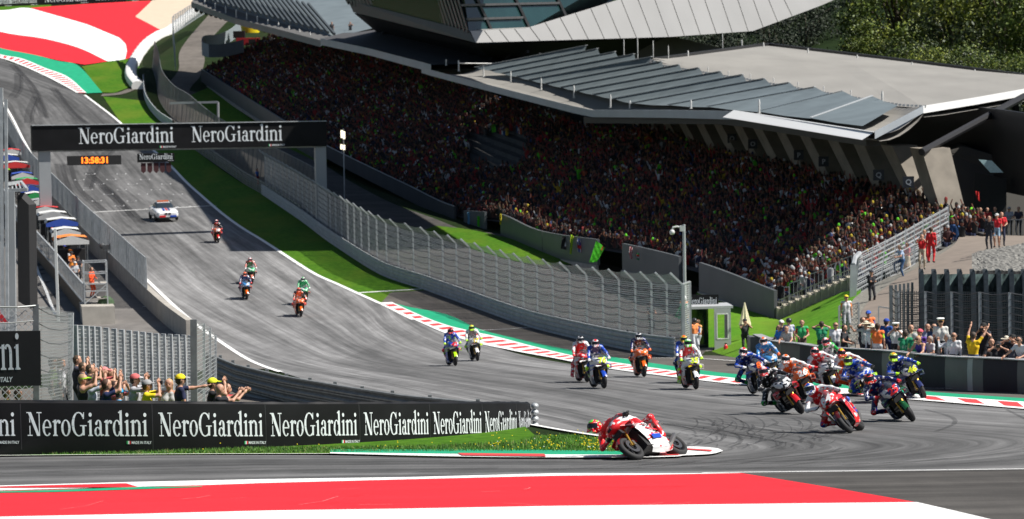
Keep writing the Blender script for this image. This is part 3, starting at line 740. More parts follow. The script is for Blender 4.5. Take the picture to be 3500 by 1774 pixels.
M_roofc = mat('pale roof membrane', (.245, .235, .215), .75, var=.10, scale=.35, stretch=(1, .3, 1))
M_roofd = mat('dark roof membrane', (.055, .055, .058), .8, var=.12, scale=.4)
M_glassp = mat('blue-grey skylight panels', (.15, .18, .19), .5, 0, var=.14, scale=.5)
M_capc = mat('light cap strip', (.40, .42, .43), .5, var=.05)
M_fascia = mat('light metal fascia', (.42, .46, .50), .4, .3, var=.06, scale=.5)
M_fasw = mat('white fascia panels', (.80, .80, .79), .4, var=.03)
M_steel = mat('black steelwork', (.018, .018, .020), .5, .2)
# tiers
mb = MB(); rows = []
for i in range(0, 241, 4):
    u = Lst * i / 240; r = []
    for j in range(16):
        k = KB * j / 15; z = rise(u) / 15
        r += [seat(u, k) + Vector((0, 0, -z * 0)), seat(u, min(KB, k + KB / 15)) + Vector((0, 0, -z))] if j < 15 else [seat(u, k)]
    rows.append(r)
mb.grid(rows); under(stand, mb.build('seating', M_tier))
# front wall
cuts = [(2.0, 46, 1.75, 'panel'), (52, 66, 1.5, 'panel'), (70, 78, 1.5, 'panel')]
def strip(name, u0, u1, dz_top, dz_bot, k, material, n=30, thick=.18, parent=stand, dz_bot2=None):
    mb = MB(); rows = []
    for i in range(n):
        u = u0 + (u1 - u0) * i / (n - 1); p = Vector([np.interp(u, Fcum, FA[:, j]) for j in range(3)]) + Nn * k
        db = dz_bot if dz_bot2 is None else dz_bot + (dz_bot2 - dz_bot) * i / (n - 1)
        rows.append([p + Vector((0, 0, db)), p + Vector((0, 0, dz_top)), p + Nn * thick + Vector((0, 0, dz_top)), p + Nn * thick + Vector((0, 0, db))])
    mb.grid(rows, close=True, caps=True); return under(parent, mb.build(name, material))
u_px = lambda x, y: float(Fcum[np.argmin([abs((P(*[0, 0, 1]) * 0 + Vector(FA[i])).x - 0) + 1e9 if False else abs(proj(Vector(FA[i]))[0] - x) for i in range(240)])])
def proj(p):
    q = Vector(p) - Vector((0, 0, CZ)); d = q.dot(fw); return 1750 + F * q.dot(rt) / d, 887 - F * q.dot(up) / d, d
ua = u_px(2661, 0); ub = u_px(2398, 0); uc = u_px(2330, 0); ud = u_px(2134, 0); ue = u_px(2060, 0); uf = u_px(1870, 0); ug = u_px(1862, 0); uh = u_px(1716, 0); ui = u_px(1667, 0); uj = u_px(1594, 0); uk = u_px(1561, 0); ul = u_px(1117, 0); um = u_px(969, 0); un = Lst
for a, b_ in ((ua, ub), (uc, ud), (ue, uf), (ug, uh), (ui, uj)):
    strip('wall_panel', a, b_ - .15, .12, -1.55, -.25, M_pan, 12)
    strip('plinth', a, b_ - .15, -1.55, -1.95, -.35, M_conc, 12)
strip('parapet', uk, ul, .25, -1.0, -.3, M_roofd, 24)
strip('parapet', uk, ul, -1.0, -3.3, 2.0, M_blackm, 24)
strip('parapet_rail', uk, ul, .34, .27, -.34, M_galv, 24, .06)
strip('wall_panel', um, un, .15, -1.5, -.25, M_pan, 24)
strip('wall_panel', ul, um, .15, -1.9, -.25, M_pan, 10)
strip('plinth', um, un, -1.5, -1.8, -.4, M_conc, 24)
strip('back_wall', 0, Lst, RISE - .5 + 3.0, RISE - 2.2, KB + 5.0, M_steel, 60, .2)
# near end stair flank with railings: see below.  columns
def column(x0, y0, x1, y1, D, wpx, parent=stand):
    a = P(x0, y0, D + 1.6); b_ = P(x1, y1, D); wv = wpx / F * D
    mb = MB(); ax = (b_ - a).normalized(); sx = Vector((1, .25, 0)).normalized(); sy = Vector((-.25, 1, 0)).normalized()
    rows = []
    for p, f, dd in ((a, 1.0, .9), (b_, .78, .9)):
        rows.append([p - sx * wv / 2 * f - sy * dd, p + sx * wv / 2 * f - sy * dd, p + sx * wv / 2 * f + sy * dd, p - sx * wv / 2 * f + sy * dd])
    mb.grid(rows, close=True, caps=True); return under(parent, mb.build('column', M_column))
COLS = [(3178, 505, 3262, 805, 176, 105), (3072, 495, 3165, 700, 182, 92), (2970, 480, 3048, 675, 188, 86), (2880, 468, 2965, 655, 194, 84), (2785, 455, 2868, 640, 200, 82), (2702, 445, 2775, 610, 206, 76), (2622, 436, 2690, 580, 212, 72),
        (2552, 428, 2612, 560, 218, 66), (2480, 420, 2535, 540, 224, 62), (2415, 414, 2462, 520, 230, 58), (2350, 410, 2396, 505, 236, 52), (2290, 405, 2330, 490, 242, 46), (2232, 402, 2268, 475, 248, 42), (2175, 400, 2208, 460, 254, 40)]
for c in COLS: column(*c[:4], (52.1 + 12.9) / (.224 + (c[2] - 1750) / F), c[5])
mb = MB(); 
M_sign = mat('dark blue sector sign', (.015, .02, .03), .5)
M_signl = mat('sign lettering', (.35, .38, .42), .5)
for (x, y, D, t) in ((3105, 622, 177.5, 'Q'), (3003, 598, 184, 'Q'), (2815, 552, 196.5, 'P'), (2730, 530, 202.5, 'P'), (2573, 492, 214, 'O'), (2502, 473, 220, 'O'), (2425, 440, 232, 'N')):
    c = P(x, y, D); sg = MB(); sg.box((0, 0, 0), (.62, .06, .62)); o = sg.build('sector_sign', M_sign, smooth=False); o.location = c
    tag(o, 'small dark square sign lettered %s on a %s grandstand column' % (t, {'Q': 'nearer leaning', 'P': 'middle leaning', 'O': 'farther leaning', 'N': 'far leaning'}[t]), 'sign', 'sector signs on the grandstand columns')
    tb = MB(); text_polys(t, lambda u, v, l: Vector((u, -.034 - l, v - .14)), tb, 0, .42, 0, .02, 'CENTER'); o2 = tb.build('lettering', M_signl, o)
# roof, nearest block
_P = P; P = lambda x, y, D: _P(x, y, D * .965)
def Q(lst): return [P(*a) for a in lst]
def dline(k):    # depth for a pixel x on the line k metres behind the front line
    return lambda x: (52.1 + k) / (.224 + (x - 1750) / F)
dA, dB = dline(9.4), dline(14.4)
A_ = [(1623, 238), (1674, 249), (1713, 259), (1764, 270), (1807, 281), (1863, 294), (1915, 307), (1970, 319), (2026, 332), (2095, 347), (2159, 362), (2283, 369), (2416, 375), (2590, 392), (2770, 415), (2947, 441)]
B_ = [(2005, 169), (2043, 180), (2103, 191), (2168, 199), (2228, 209), (2262, 225), (2322, 236), (2390, 247), (2464, 260), (2540, 271), (2614, 285), (2699, 299), (2786, 315), (2880, 329), (2981, 347), (3085, 363)]
Aw = [P(x, y, dA(x)) for x, y in A_]; Bw = [P(x, y, dB(x)) for x, y in B_]
roof = empty('grandstand_roof', P(2508, 397, 206), label='large folded pale roof with blue-grey saw-tooth skylights over the near half of the stand', cat='roof')
eave = [(1451, 238, 303), (1560, 265, 285), (1780, 322, 262), (2013, 384, 243), (2250, 388, 224), (2472, 390, 208), (2508, 390, 206), (2750, 425, 191), (2990, 462, 178.5)]
ew = resamp(cr(Q(eave[:4]), 30), 16) + resamp(Q(eave[4:6]), 4) + [P(2508, 378, 206)] + resamp(Q([(2508, 378, 206), (2986, 450, 178.5)]), 8)[1:]
# base membrane from the eave to the ridge, just under the ribs
mb = MB(); n = 40
E1 = resamp([P(1451, 238, 303)] + Q(eave[1:4]) + [P(2300, 385, 220), P(2508, 380, 206), P(2986, 452, 178.5)], n)
R1 = resamp([P(1640, 232, 300), P(1800, 205, 291)] + [p - Vector((0, 0, .12)) for p in Bw[0:]] + [P(3158, 365, 189)], n)
rows = []
for i in range(n): rows.append([E1[i].lerp(R1[i], t) - Vector((0, 0, .55 * math.sin(math.pi * t) ** .7)) for t in (0, .12, .3, .5, .7, .88, 1)])
dz = Vector((0, 0, .38)); rows2 = [[p - dz for p in r] for r in rows]
mb.grid(rows); mb.grid([r[::-1] for r in rows2])
under(roof, mb.build('membrane', M_roofc))
for i in range(len(Aw) - 1):
    a0, b0, a1, b1 = Aw[i] + Vector((0, 0, .20)), Bw[i] + Vector((0, 0, .32)), Aw[i + 1] + Vector((0, 0, .17)), Bw[i + 1] + Vector((0, 0, .22))
    mb = MB(); lo = a1.lerp(b1, .01) - Vector((0, 0, .02)); hi = a1.lerp(b1, .88) - Vector((0, 0, .02)); n_ = 8
    mb.grid([[a0.lerp(b0, t), a0.lerp(b0, t).lerp(lo.lerp(hi, t), .5) - Vector((0, 0, .05)), lo.lerp(hi, t)] for t in np.linspace(0, 1, n_)]); under(roof, mb.build('skylight', M_glassp))
    mb = MB(); mb.bar(a0 + Vector((0, 0, .03)), b0 + Vector((0, 0, .03)), .20, .03); under(roof, mb.build('ridge_cap', M_capc))
mb = MB(); r0_ = Q([(2230, 210, 249), (2620, 156, 287), (3500, 262, 231), (3900, 310, 215)]); f0_ = Q([(2228, 212, 247), (2620, 287, 222), (3158, 368, 189), (3520, 306, 197), (3900, 245, 205)])
mem = [p + Vector((0, 0, -.06)) for p in Bw[4:]] + [P(3160, 370, 189)]
bk = [P(2235, 207, 249), P(2620, 155, 287), P(3060, 207, 262), P(3500, 262, 242), P(3950, 320, 226)]
fr_ = [P(3162, 374, 189), P(3500, 318, 200), P(3950, 246, 214)]
A1 = resamp(mem, 14); C1 = resamp(bk, 27); F1 = resamp(fr_, 14)
Ax = A1 + F1[1:]
mb.grid([[Ax[i].lerp(C1[i], t) + Vector((0, 0, .25 * math.sin(math.pi * t))) for t in np.linspace(0, 1, 6)] for i in range(27)])
mb.grid([[Ax[i].lerp(C1[i], t) - Vector((0, 0, .5)) for t in np.linspace(1, 0, 6)] for i in range(27)])
under(roof, mb.build('membrane', M_roofc))
mb = MB()
for i in range(26): mb.bar(C1[i] + Vector((0, 0, .0)), C1[i + 1] + Vector((0, 0, .0)), .25, .45)
under(roof, mb.build('back_edge', M_steel))
def fascia(pts, h, m, name='fascia', parent=roof, t=.18):
    mb = MB()
    for i in range(len(pts) - 1):
        a, b_ = pts[i], pts[i + 1]; mb.grid([[a, a - Vector((0, 0, h))], [b_, b_ - Vector((0, 0, h))]]); mb.grid([[a + Vector((0, t, 0)), a, ], [b_ + Vector((0, t, 0)), b_]])
    for i in range(len(pts) - 1): 
        a, b_ = pts[i] + Vector((0, t, 0)), pts[i + 1] + Vector((0, t, 0)); mb.grid([[a - Vector((0, 0, h)), a], [b_ - Vector((0, 0, h)), b_]])
    return under(parent, mb.build(name, m))
fascia(resamp(Q([(1440, 230, 303), (1560, 262, 285), (1780, 318, 262), (2013, 376, 243), (2300, 376, 219.5), (2508, 380, 206)]), 20), .52, M_fascia)
_q = Q([(2508, 376, 206.3), (2750, 413, 191.5), (2990, 450, 178.8)]); mb = MB(); dd = Vector((-.7, -.2, -.42))
mb.grid([[p, p + dd] for p in _q]); mb.grid([[p + dd + Vector((0, .1, -.02)), p - Vector((0, 0, .4))] for p in _q]); under(roof, mb.build('white_fascia', mat('bright white fascia', (.9, .9, .88), .35, var=.02)))
fascia(Q([(2990, 450, 178.3), (3156, 362, 188.8)]), .40, M_fascia)
fascia(Q([(3156, 362, 188.8), (3330, 334, 194.3), (3500, 304, 199.8), (3950, 232, 214)]), .42, M_fasw, 'white_fascia')
mb = MB(); rr_ = resamp([P(1640, 232, 300), P(1800, 205, 291)] + Bw[0:5], 14)
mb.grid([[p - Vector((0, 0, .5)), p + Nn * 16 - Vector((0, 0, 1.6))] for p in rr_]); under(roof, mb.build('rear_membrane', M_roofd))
# dark soffit beam under the eave
mb = MB(); ss = resamp(Q([(2013, 410, 246), (2508, 412, 209), (2985, 485, 182)]), 12)
for i in range(11): mb.bar(ss[i], ss[i + 1], .8, .45)
under(roof, mb.build('eave_beam', M_steel))
# chain of small snow guards on the ridge, safety posts
mb = MB()
ch = resamp(mem, 90)
for p in ch: mb.box(p + Vector((0, 0, .12)), (.16, .10, .12))
o = under(roof, mb.build('snow_guard', M_galv)); o['kind'] = 'stuff'
M_postw = mat('white roof post', (.62, .62, .6), .5)
pm = MB(); pm.tube([(0, 0, 0), (0, 0, .55), (0, 0, .72), (0, 0, .95)], [.075, .07, .09, .05], 8); pm.box((0, 0, .01), (.3, .3, .03)); pme = pm.mesh('roof_post', M_postw, 'auto')
for (x, y, D, h) in ((2470, 172, 277, 1.6), (2536, 173, 283, 1.0), (2610, 183, 283, 1.0), (2762, 205, 270, 1), (2930, 228, 263, 1), (3117, 255, 251, 1), (3332, 282, 240, 1), (3447, 298, 232, 1), (3016, 366, 196, 1),
                     (1568, 243, 288, 1), (1653, 262, 282, 1), (1746, 283, 273, 1), (1850, 308, 262, 1), (1962, 335, 252, 1), (2087, 368, 240, 1), (2153, 371, 236, .6), (2362, 371, 219, .6), (2595, 388, 203, .9), (1525, 224, 300, 0.6),
                     (2133, 199, 262, 1.6), (2180, 212, 256, 2.0), (2233, 212, 252, 1.7), (2285, 212, 250, 1.3), (2352, 202, 258, .7), (2420, 246, 236, .4), (2490, 260, 230, .4), (2565, 271, 227, .4), (2644, 285, 222, .4), (2728, 300, 216, .4), (2815, 314, 210, .4), (2908, 328, 204, .4)):
    o = inst('roof_post', pme); o.location = P(x, y, D); o.scale = (.45, .45, h) if h > 1.2 or h < .5 else (.8, .8, h); tag(o, 'short pale safety post standing on the grandstand roof', 'roof post', 'safety posts on the grandstand roofs')
# handrail on the roof step
mb = MB(); a, b_, c = P(1568, 240, 296), P(1568, 216, 296), P(1750, 218, 300); mb.tube([a, b_, c, P(1760, 240, 300)], .05, 6); tag(mb.build('handrail', M_postw), 'pale bent handrail at the step between two roof blocks', 'handrail')
# middle (dark) roof block under the tower and far roof block
def roofblock(name, label, ev, bkk, ribs, m, fh=.7, ridge=None, mfas=M_fascia):
    r = empty(name, ev[0], label=label, cat='roof'); mb = MB(); E = resamp(ev, 24); B = resamp(bkk, 24)
    mb.grid([[E[i].lerp(B[i], t) for t in (0, .3, .6, 1)] for i in range(24)]); mb.grid([[E[i].lerp(B[i], t) - Vector((0, 0, .5)) for t in (1, 0)] for i in range(24)]); under(r, mb.build('membrane', m))
    fascia([p + Vector((-.05, -.1, .05)) for p in E], fh, mfas, parent=r)
    return r, E, B
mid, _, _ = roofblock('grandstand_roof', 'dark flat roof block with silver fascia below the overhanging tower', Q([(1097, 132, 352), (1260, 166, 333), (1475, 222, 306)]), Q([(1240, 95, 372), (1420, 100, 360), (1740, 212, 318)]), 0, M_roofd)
farr, E2, B2 = roofblock('grandstand_roof', 'farthest roof block with ribbed blue-grey skylights at the top left', Q([(655, 8, 415), (800, 62, 398), (1097, 140, 356)]), Q([(700, -70, 440), (1000, -60, 425), (1420, 60, 372)]), 0, M_glassp, mfas=mat('grey far fascia', (.20, .215, .22), .5, .3))
for i in range(26):
    t = i / 25; a = E2[0].lerp(E2[-1], t).lerp(B2[0].lerp(B2[-1], t), .14); b_ = a + (B2[0] - E2[0]) * .75 + (E2[0] - E2[-1]) * .22
    mb = MB(); mb.bar(a + Vector((0, 0, .35)), b_ + Vector((0, 0, .45)), .22, .28); under(farr, mb.build('rib', mat('roof rib', (.05, .06, .065), .6)))
mb = MB(); s_ = [e.lerp(b_, .07) + Vector((0, 0, .1)) for e, b_ in zip(E2, B2)]
mb.grid([[E2[i] + Vector((0, 0, .06)), E2[i].lerp(B2[i], .13) + Vector((0, 0, .06))] for i in range(24)]); under(farr, mb.build('edge_strip', mat('grey edge strip', (.11, .108, .105), .8)))
mb = MB()
for i in range(15):
    p = P(672 + i * 16.6, 34 + i * 4.9, 413 - i * 1.4); mb.ell(p, (.28, .3, .3), 8, 5)
o = under(farr, mb.build('floodlight', M_steel)); o['kind'] = 'stuff'
for i in range(11):
    x = 700 + i * 36; y = 25 + i * 11.5; o = inst('roof_post', pme); o.location = P(x, y, 412 - i * 4.8); tag(o, 'short pale safety post standing on the grandstand roof', 'roof post', 'safety posts on the grandstand roofs')

P = _P
# ------------------------------------------------------------------ tower building over the stand
tower = empty('tower_building', P(2150, 200, 300), label='angular pale metal and glass building jutting over the grandstand roofs', cat='building')
M_clad = mat('light grey metal cladding', (.36, .355, .345), .42, .25, var=.05, scale=.25)
M_clad2 = mat('brown-grey cladding in the lower band', (.10, .095, .095), .5, .2, var=.08, scale=.4)
M_tglass = mat('tower glass', (.012, .035, .035), .08, .0, var=.3, scale=.25, spec=.9)
M_mull = mat('grey mullions', (.12, .12, .125), .4, .4)
UPv = Vector((0, 0, 1))
def slab(name, front, depth, m, parent=tower, back=None):
    """prism: front polygon pushed back by a depth vector"""
    mb = MB(); n = len(front); bkp = [p + Vector(depth) for p in front]
    mb.poly(front); mb.poly(bkp[::-1])
    for i in range(n): mb.quad(front[i], bkp[i], bkp[(i + 1) % n], front[(i + 1) % n])
    return under(parent, mb.build(name, m))
_t0, _t1, _t2 = P(1626, 146, 285.2), P(2574, 106, 318), P(2400, -230, 316)
_tn = (_t1 - _t0).cross(_t2 - _t0).normalized()
def T(x, y): r_ = ray(x, y); return Vector((0, 0, CZ)) + r_ * ((_t0 - Vector((0, 0, CZ))).dot(_tn) / r_.dot(_tn))
slab('cladding', [T(1607, 106), T(1626, 146), T(2290, 126), T(2574, 106), T(2808, 18), T(2780, -30), T(2600, -170), T(2110, 0), T(1795, 97)], (6, 30, 1.2), M_clad)
M_joint = mat('cladding joint', (.17, .17, .165), .6)
for i in range(20):
    x0 = 1655 + i * 52; yt = float(np.interp(x0, [1607, 1795, 2100, 2500, 2800], [106, 97, 4, -110, -40])); x1 = x0 + 26 + i * 1.2; yb = float(np.interp(x1 + 20, [1626, 2290, 2574, 2808], [146, 126, 106, 18]))
    if yb - yt < 8: continue
    mb = MB(); mb.bar(T(x0, yt) + Vector((0, -.03, 0)), T(x1 + (yb - yt) * .12, yb) + Vector((0, -.03, 0)), .05, .05); under(tower, mb.build('cladding_joint', M_joint))
Tg = lambda x, y: T(x, y) + Vector((.3, 2.2, 0))
slab('glazing', [Tg(1590, 106), Tg(1795, 99), Tg(2020, -30), Tg(2200, -120), Tg(1560, -120)], (4, 18, 0), M_tglass)
for a, b_ in (((1560, 18), (1900, 10)), ((1585, 66), (1775, 60)), ((1612, -20), (1668, 100)), ((1745, -20), (1800, 96)), ((1890, -20), (1925, 54))): mb = MB(); mb.bar(Tg(*a) + Vector((0, -.25, 0)), Tg(*b_) + Vector((0, -.25, 0)), .22, .2); under(tower, mb.build('mullion', M_mull))
# dark left flank with slanted fins, receding from the corner
Tl = lambda x, y, d=0: P(x, y, 285 + (1626 - x) * .11 + d)
slab('lower_band', [Tl(1188, 0), Tl(1208, 42), Tl(1626, 146), Tl(1602, 106), Tl(1190, 0)][:4], (1.5, 6, 0), M_clad2)
slab('dark_flank', [Tl(1190, 2, .5), Tl(1604, 108, .5), Tl(1590, -60, .5), Tl(1150, -60, .5)], (.5, 3, 0), mat('dark glazing behind fins', (.012, .02, .014), .25, spec=.6))
for i in range(34):
    t = i / 33; x0 = 1192 + (1600 - 1192) * t; y0 = 8 + 98 * t; x1 = x0 - 46; mb = MB(); mb.bar(Tl(x0, y0, -.3), Tl(x1, -70 + t * 25, -.3), .14, .5); under(tower, mb.build('fin', M_mull))
# core under the wing and raking struts
core = [P(1960, 125, 317), P(2288, 122, 322), P(2312, 205, 322), P(2000, 235, 317)]
slab('core', core, (8, 14, -2), mat('brown-grey core cladding', (.11, .10, .09), .6, var=.1, scale=.4))
for i in range(15):
    x = 1290 + i * 42; y = 135 + i * 9; mb = MB(); mb.tube([P(x, y, 345 - i * 4), P(x + 52, y - 58, 338 - i * 4)], .16, 6); under(tower, mb.build('strut', M_steel))
slab('underside', [P(1210, 45, 335), P(1626, 150, 290), P(1990, 142, 300), P(1990, 240, 312), P(1700, 225, 320), P(1300, 120, 352)], (10, 25, 0), M_blackm)
# unseen slab, added and shaped to throw shade over the grass and the near road
mb = MB(); q = [(2, 222), (14, 222), (3, 288), (-8, 300), (-14, 335), (-20, 335), (-9, 291)]
mb.prism(q, 24.5, 31, lambda p, t: Vector((p[0], p[1], t)))
under(tower, mb.build('shade_slab', M_tglass))

# ------------------------------------------------------------------ crowd
M_CR = []
def vcol(name, rough=.8):
    m = bpy.data.materials.new(name); m.use_nodes = True; n = m.node_tree.nodes; L = m.node_tree.links
    a = n.new('ShaderNodeAttribute'); a.attribute_name = 'Col'; L.new(a.outputs[0], n['Principled BSDF'].inputs['Base Color']); n['Principled BSDF'].inputs['Roughness'].default_value = rough; return m
M_crowd = vcol('crowd clothing')
SKIN = (.19, .070, .045)
SHIRT = [((.48, .48, .48), 3.2), ((.30, .016, .016), 6), ((.006, .006, .008), 22), ((.012, .016, .05), 4), ((.34, .23, .01), .8), ((.08, .45, .01), 1.0), ((.045, .01, .01), 12), ((.08, .07, .06), 3), ((.012, .06, .18), .8), ((.3, .05, .01), .9), ((.02, .02, .02), 9)]
NMC = ['white', 'red', 'black', 'navy blue', 'yellow', 'fluorescent green', 'dark red', 'grey', 'blue', 'orange', 'charcoal']
wts = [w_ for _, w_ in SHIRT]
def fan_geo(shirt, skin, hair, arms, r, detail=1):
    """small seated or standing spectator as vertices, faces and face colours"""
    V = []; Fc = []; C = []
    def ring(z, rx, ry, n, cx=0, cy=0): return [(cx + rx * math.cos(2 * math.pi * k / n), cy + ry * math.sin(2 * math.pi * k / n), z) for k in range(n)]
    def lof(rs, c, cap=True):
        b0 = len(V); n = len(rs[0])
        for q in rs: V.extend(q)
        for i in range(len(rs) - 1):
            for j in range(n): k = (j + 1) % n; Fc.append((b0 + i * n + j, b0 + i * n + k, b0 + (i + 1) * n + k, b0 + (i + 1) * n + j)); C.append(c[min(i, len(c) - 1)])
        if cap: Fc.append(tuple(b0 + (len(rs) - 1) * n + j for j in range(n))); C.append(c[-1])
    n = 6 if detail == 1 else 10
    lof([ring(0, .17, .13, n), ring(.30, .18, .12, n), ring(.52, .22, .11, n), ring(.60, .10, .08, n)], [shirt])
    lof([ring(.60, .05, .05, n), ring(.66, .085, .09, n, 0, -.01), ring(.76, .095, .105, n, 0, -.01), ring(.84, .085, .10, n, 0, .0), ring(.90, .03, .04, n)], [skin, skin, hair, hair])
    if detail > 1: lof([ring(-.45, .09, .09, 6, -.09, -.28), ring(0, .10, .10, 6, -.09, -.2)], [(.02, .03, .08)]); lof([ring(-.45, .09, .09, 6, .09, -.28), ring(0, .10, .10, 6, .09, -.2)], [(.02, .03, .08)])
    for s in (-1, 1):
        if arms == 0: pts = [(s * .22, 0, .52), (s * .25, -.05, .25), (s * .12, -.25, .18)]
        elif arms == 1: pts = [(s * .22, 0, .52), (s * .27, -.18, .38), (s * .07, -.28, .66)]
        elif arms == 2: pts = [(s * .22, 0, .52), (s * .32, -.02, .80), (s * .22, -.05, 1.05)]
        else: pts = [(s * .22, 0, .52), (s * .27, -.18, .38), (s * .07, -.28, .66)] if s > 0 else [(s * .22, 0, .52), (s * .34, -.02, .80), (s * .3, -.05, 1.08)]
        for q, (a, b_) in enumerate(zip(pts[:-1], pts[1:])):
            a = Vector(a); b_ = Vector(b_); d = (b_ - a).normalized(); x = d.cross(Vector((.3, 1, .1))).normalized(); y = d.cross(x); rr = .05 - .012 * q; k4 = 4
            lof([[tuple(p + (x * math.cos(2 * math.pi * k / k4) + y * math.sin(2 * math.pi * k / k4)) * rr2) for k in range(k4)] for p, rr2 in ((a, rr), (b_, rr * .8))], [shirt if q == 0 else skin])
    return V, Fc, C
def colmesh(name, V, Fc, C, material):
    me = bpy.data.meshes.new(name); me.from_pydata(V, [], Fc); me.materials.append(material)
    a = me.color_attributes.new('Col', 'FLOAT_COLOR', 'CORNER'); arr = np.ones((len(me.loops), 4)); 
    ls = np.zeros(len(me.polygons), int); lt = np.zeros(len(me.polygons), int); me.polygons.foreach_get('loop_start', ls); me.polygons.foreach_get('loop_total', lt)
    arr[:, :3] = np.repeat(np.array(C), lt, axis=0); a.data.foreach_set('color', arr.ravel()); return me
HAIRS = [(.015, .01, .006), (.05, .025, .01), (.01, .008, .006), (.08, .05, .02), (.02, .015, .012)]
CAPS = [(.35, .35, .35), (.20, .012, .012), (.1, .5, .01), (.35, .26, .01), (.012, .012, .02), (.03, .05, .15)]
variants = []
for vi in range(14):
    ci = [0, 1, 2, 3, 4, 5, 6, 7, 8, 9, 10, 0, 1, 5][vi]; sh = SHIRT[ci][0]; arms = [0, 1, 2, 3, 1, 2, 0, 1, 0, 3, 1, 2, 1, 0][vi]; cap = vi % 3 == 0
    hc = CAPS[(vi * 5) % 6] if cap else HAIRS[vi % 5]
    V, Fc, C = fan_geo(sh, SKIN, hc, arms, rnd, 2)
    me = colmesh('person', V, Fc, C, M_crowd); variants.append((me, 'spectator in %s shirt, %s, %s, in the shaded grandstand rows' % (NMC[ci], ['hands down', 'hands at face', 'both arms raised', 'one arm raised'][arms], 'wearing a cap' if cap else 'bareheaded')))
def in_gap(x, y):      # dark stair opening in the middle of the stand
    return (1600 < x < 1800 and 440 < y < 560 and y > 380 + (x - 1600) * .35) and y < 600 - abs(x - 1690) * .5
cand = []
nrow = 17
for r in range(nrow):
    k = .45 + (KB - .8) * r / (nrow - 1); u = .6 + rnd.random() * .3
    while u < Lst - .5:
        uu = u; u += rnd.uniform(.42, .68)
        if rnd.random() < .05: continue
        if any(abs(uu - a - r * .05) < .75 for a in (18, 40, 66, 92, 130, 170, 210)): continue
        q = seat(uu + rnd.uniform(-.06, .06), k + rnd.uniform(-.08, .08)); x, y, D = proj(q + Vector((0, 0, .6)))
        if in_gap(x, y): continue
        cand.append((D, q, uu))
cand.sort(key=lambda a: a[0])
grp = 'spectators in the grandstand'
order = []
for k, (D, q, uu) in enumerate(cand[:182]):
    vi = rnd.choices(range(14), [6, 6, 9, 4, 2.5, 1.5, 6, 4, 2, 2, 7, 3, 3, 1.5])[0]; me, lb = variants[vi]
    o = bpy.data.objects.new('person', me); col.objects.link(o); o.location = q; o.rotation_euler = (0, 0, R(rnd.uniform(-45, 5))); o.scale = (1, 1, rnd.uniform(.95, 1.15)); tag(o, lb, 'person', grp)
V = []; Fc = []; C = []
geos = []
for ci, (sh, w_) in enumerate(SHIRT):
    for arms in range(4): geos.append((ci, arms))
cache = {}
allV = []; allF = []; allC = []; base_n = 0
for D, q, uu in cand[182:]:
    h_ = (int(uu / 7) * 7 + int((q.z - 3) / 1.3) * 13) % 17; w2 = list(wts)      # fan blocks: clothing colours cluster
    if h_ in (2, 7, 11): w2[1] *= 4; w2[6] *= 2
    if h_ in (4, 13): w2[4] *= 6; w2[5] *= 4
    if h_ in (9, 15): w2[0] *= 3.5
    ci = rnd.choices(range(11), w2)[0]; arms = rnd.choices(range(4), [4, 4, 1.2, 2])[0]; key = (ci, arms, rnd.random() < .22, rnd.randrange(6))
    if key not in cache: cache[key] = fan_geo(SHIRT[ci][0], tuple(c * rnd.uniform(.6, 1.1) for c in SKIN), CAPS[key[3]] if key[2] else HAIRS[key[3] % 5], arms, rnd, 1)
    V, Fc, C = cache[key]; a = R(rnd.uniform(-50, 10)); ca, sa = math.cos(a), math.sin(a); sz = rnd.uniform(.95, 1.3)
    arr = np.array(V); arr = np.c_[arr[:, 0] * ca - arr[:, 1] * sa + q.x, arr[:, 0] * sa + arr[:, 1] * ca + q.y, arr[:, 2] * sz + q.z]
    allV.append(arr); allF += [tuple(i + base_n for i in f) for f in Fc]; allC += C; base_n += len(V)
me = colmesh('crowd', [tuple(v) for v in np.vstack(allV)], allF, allC, M_crowd)
o = bpy.data.objects.new('crowd', me); col.objects.link(o); tag(o, 'dense shaded crowd of spectators in mixed colours filling the farther grandstand rows', 'crowd', kind='stuff')
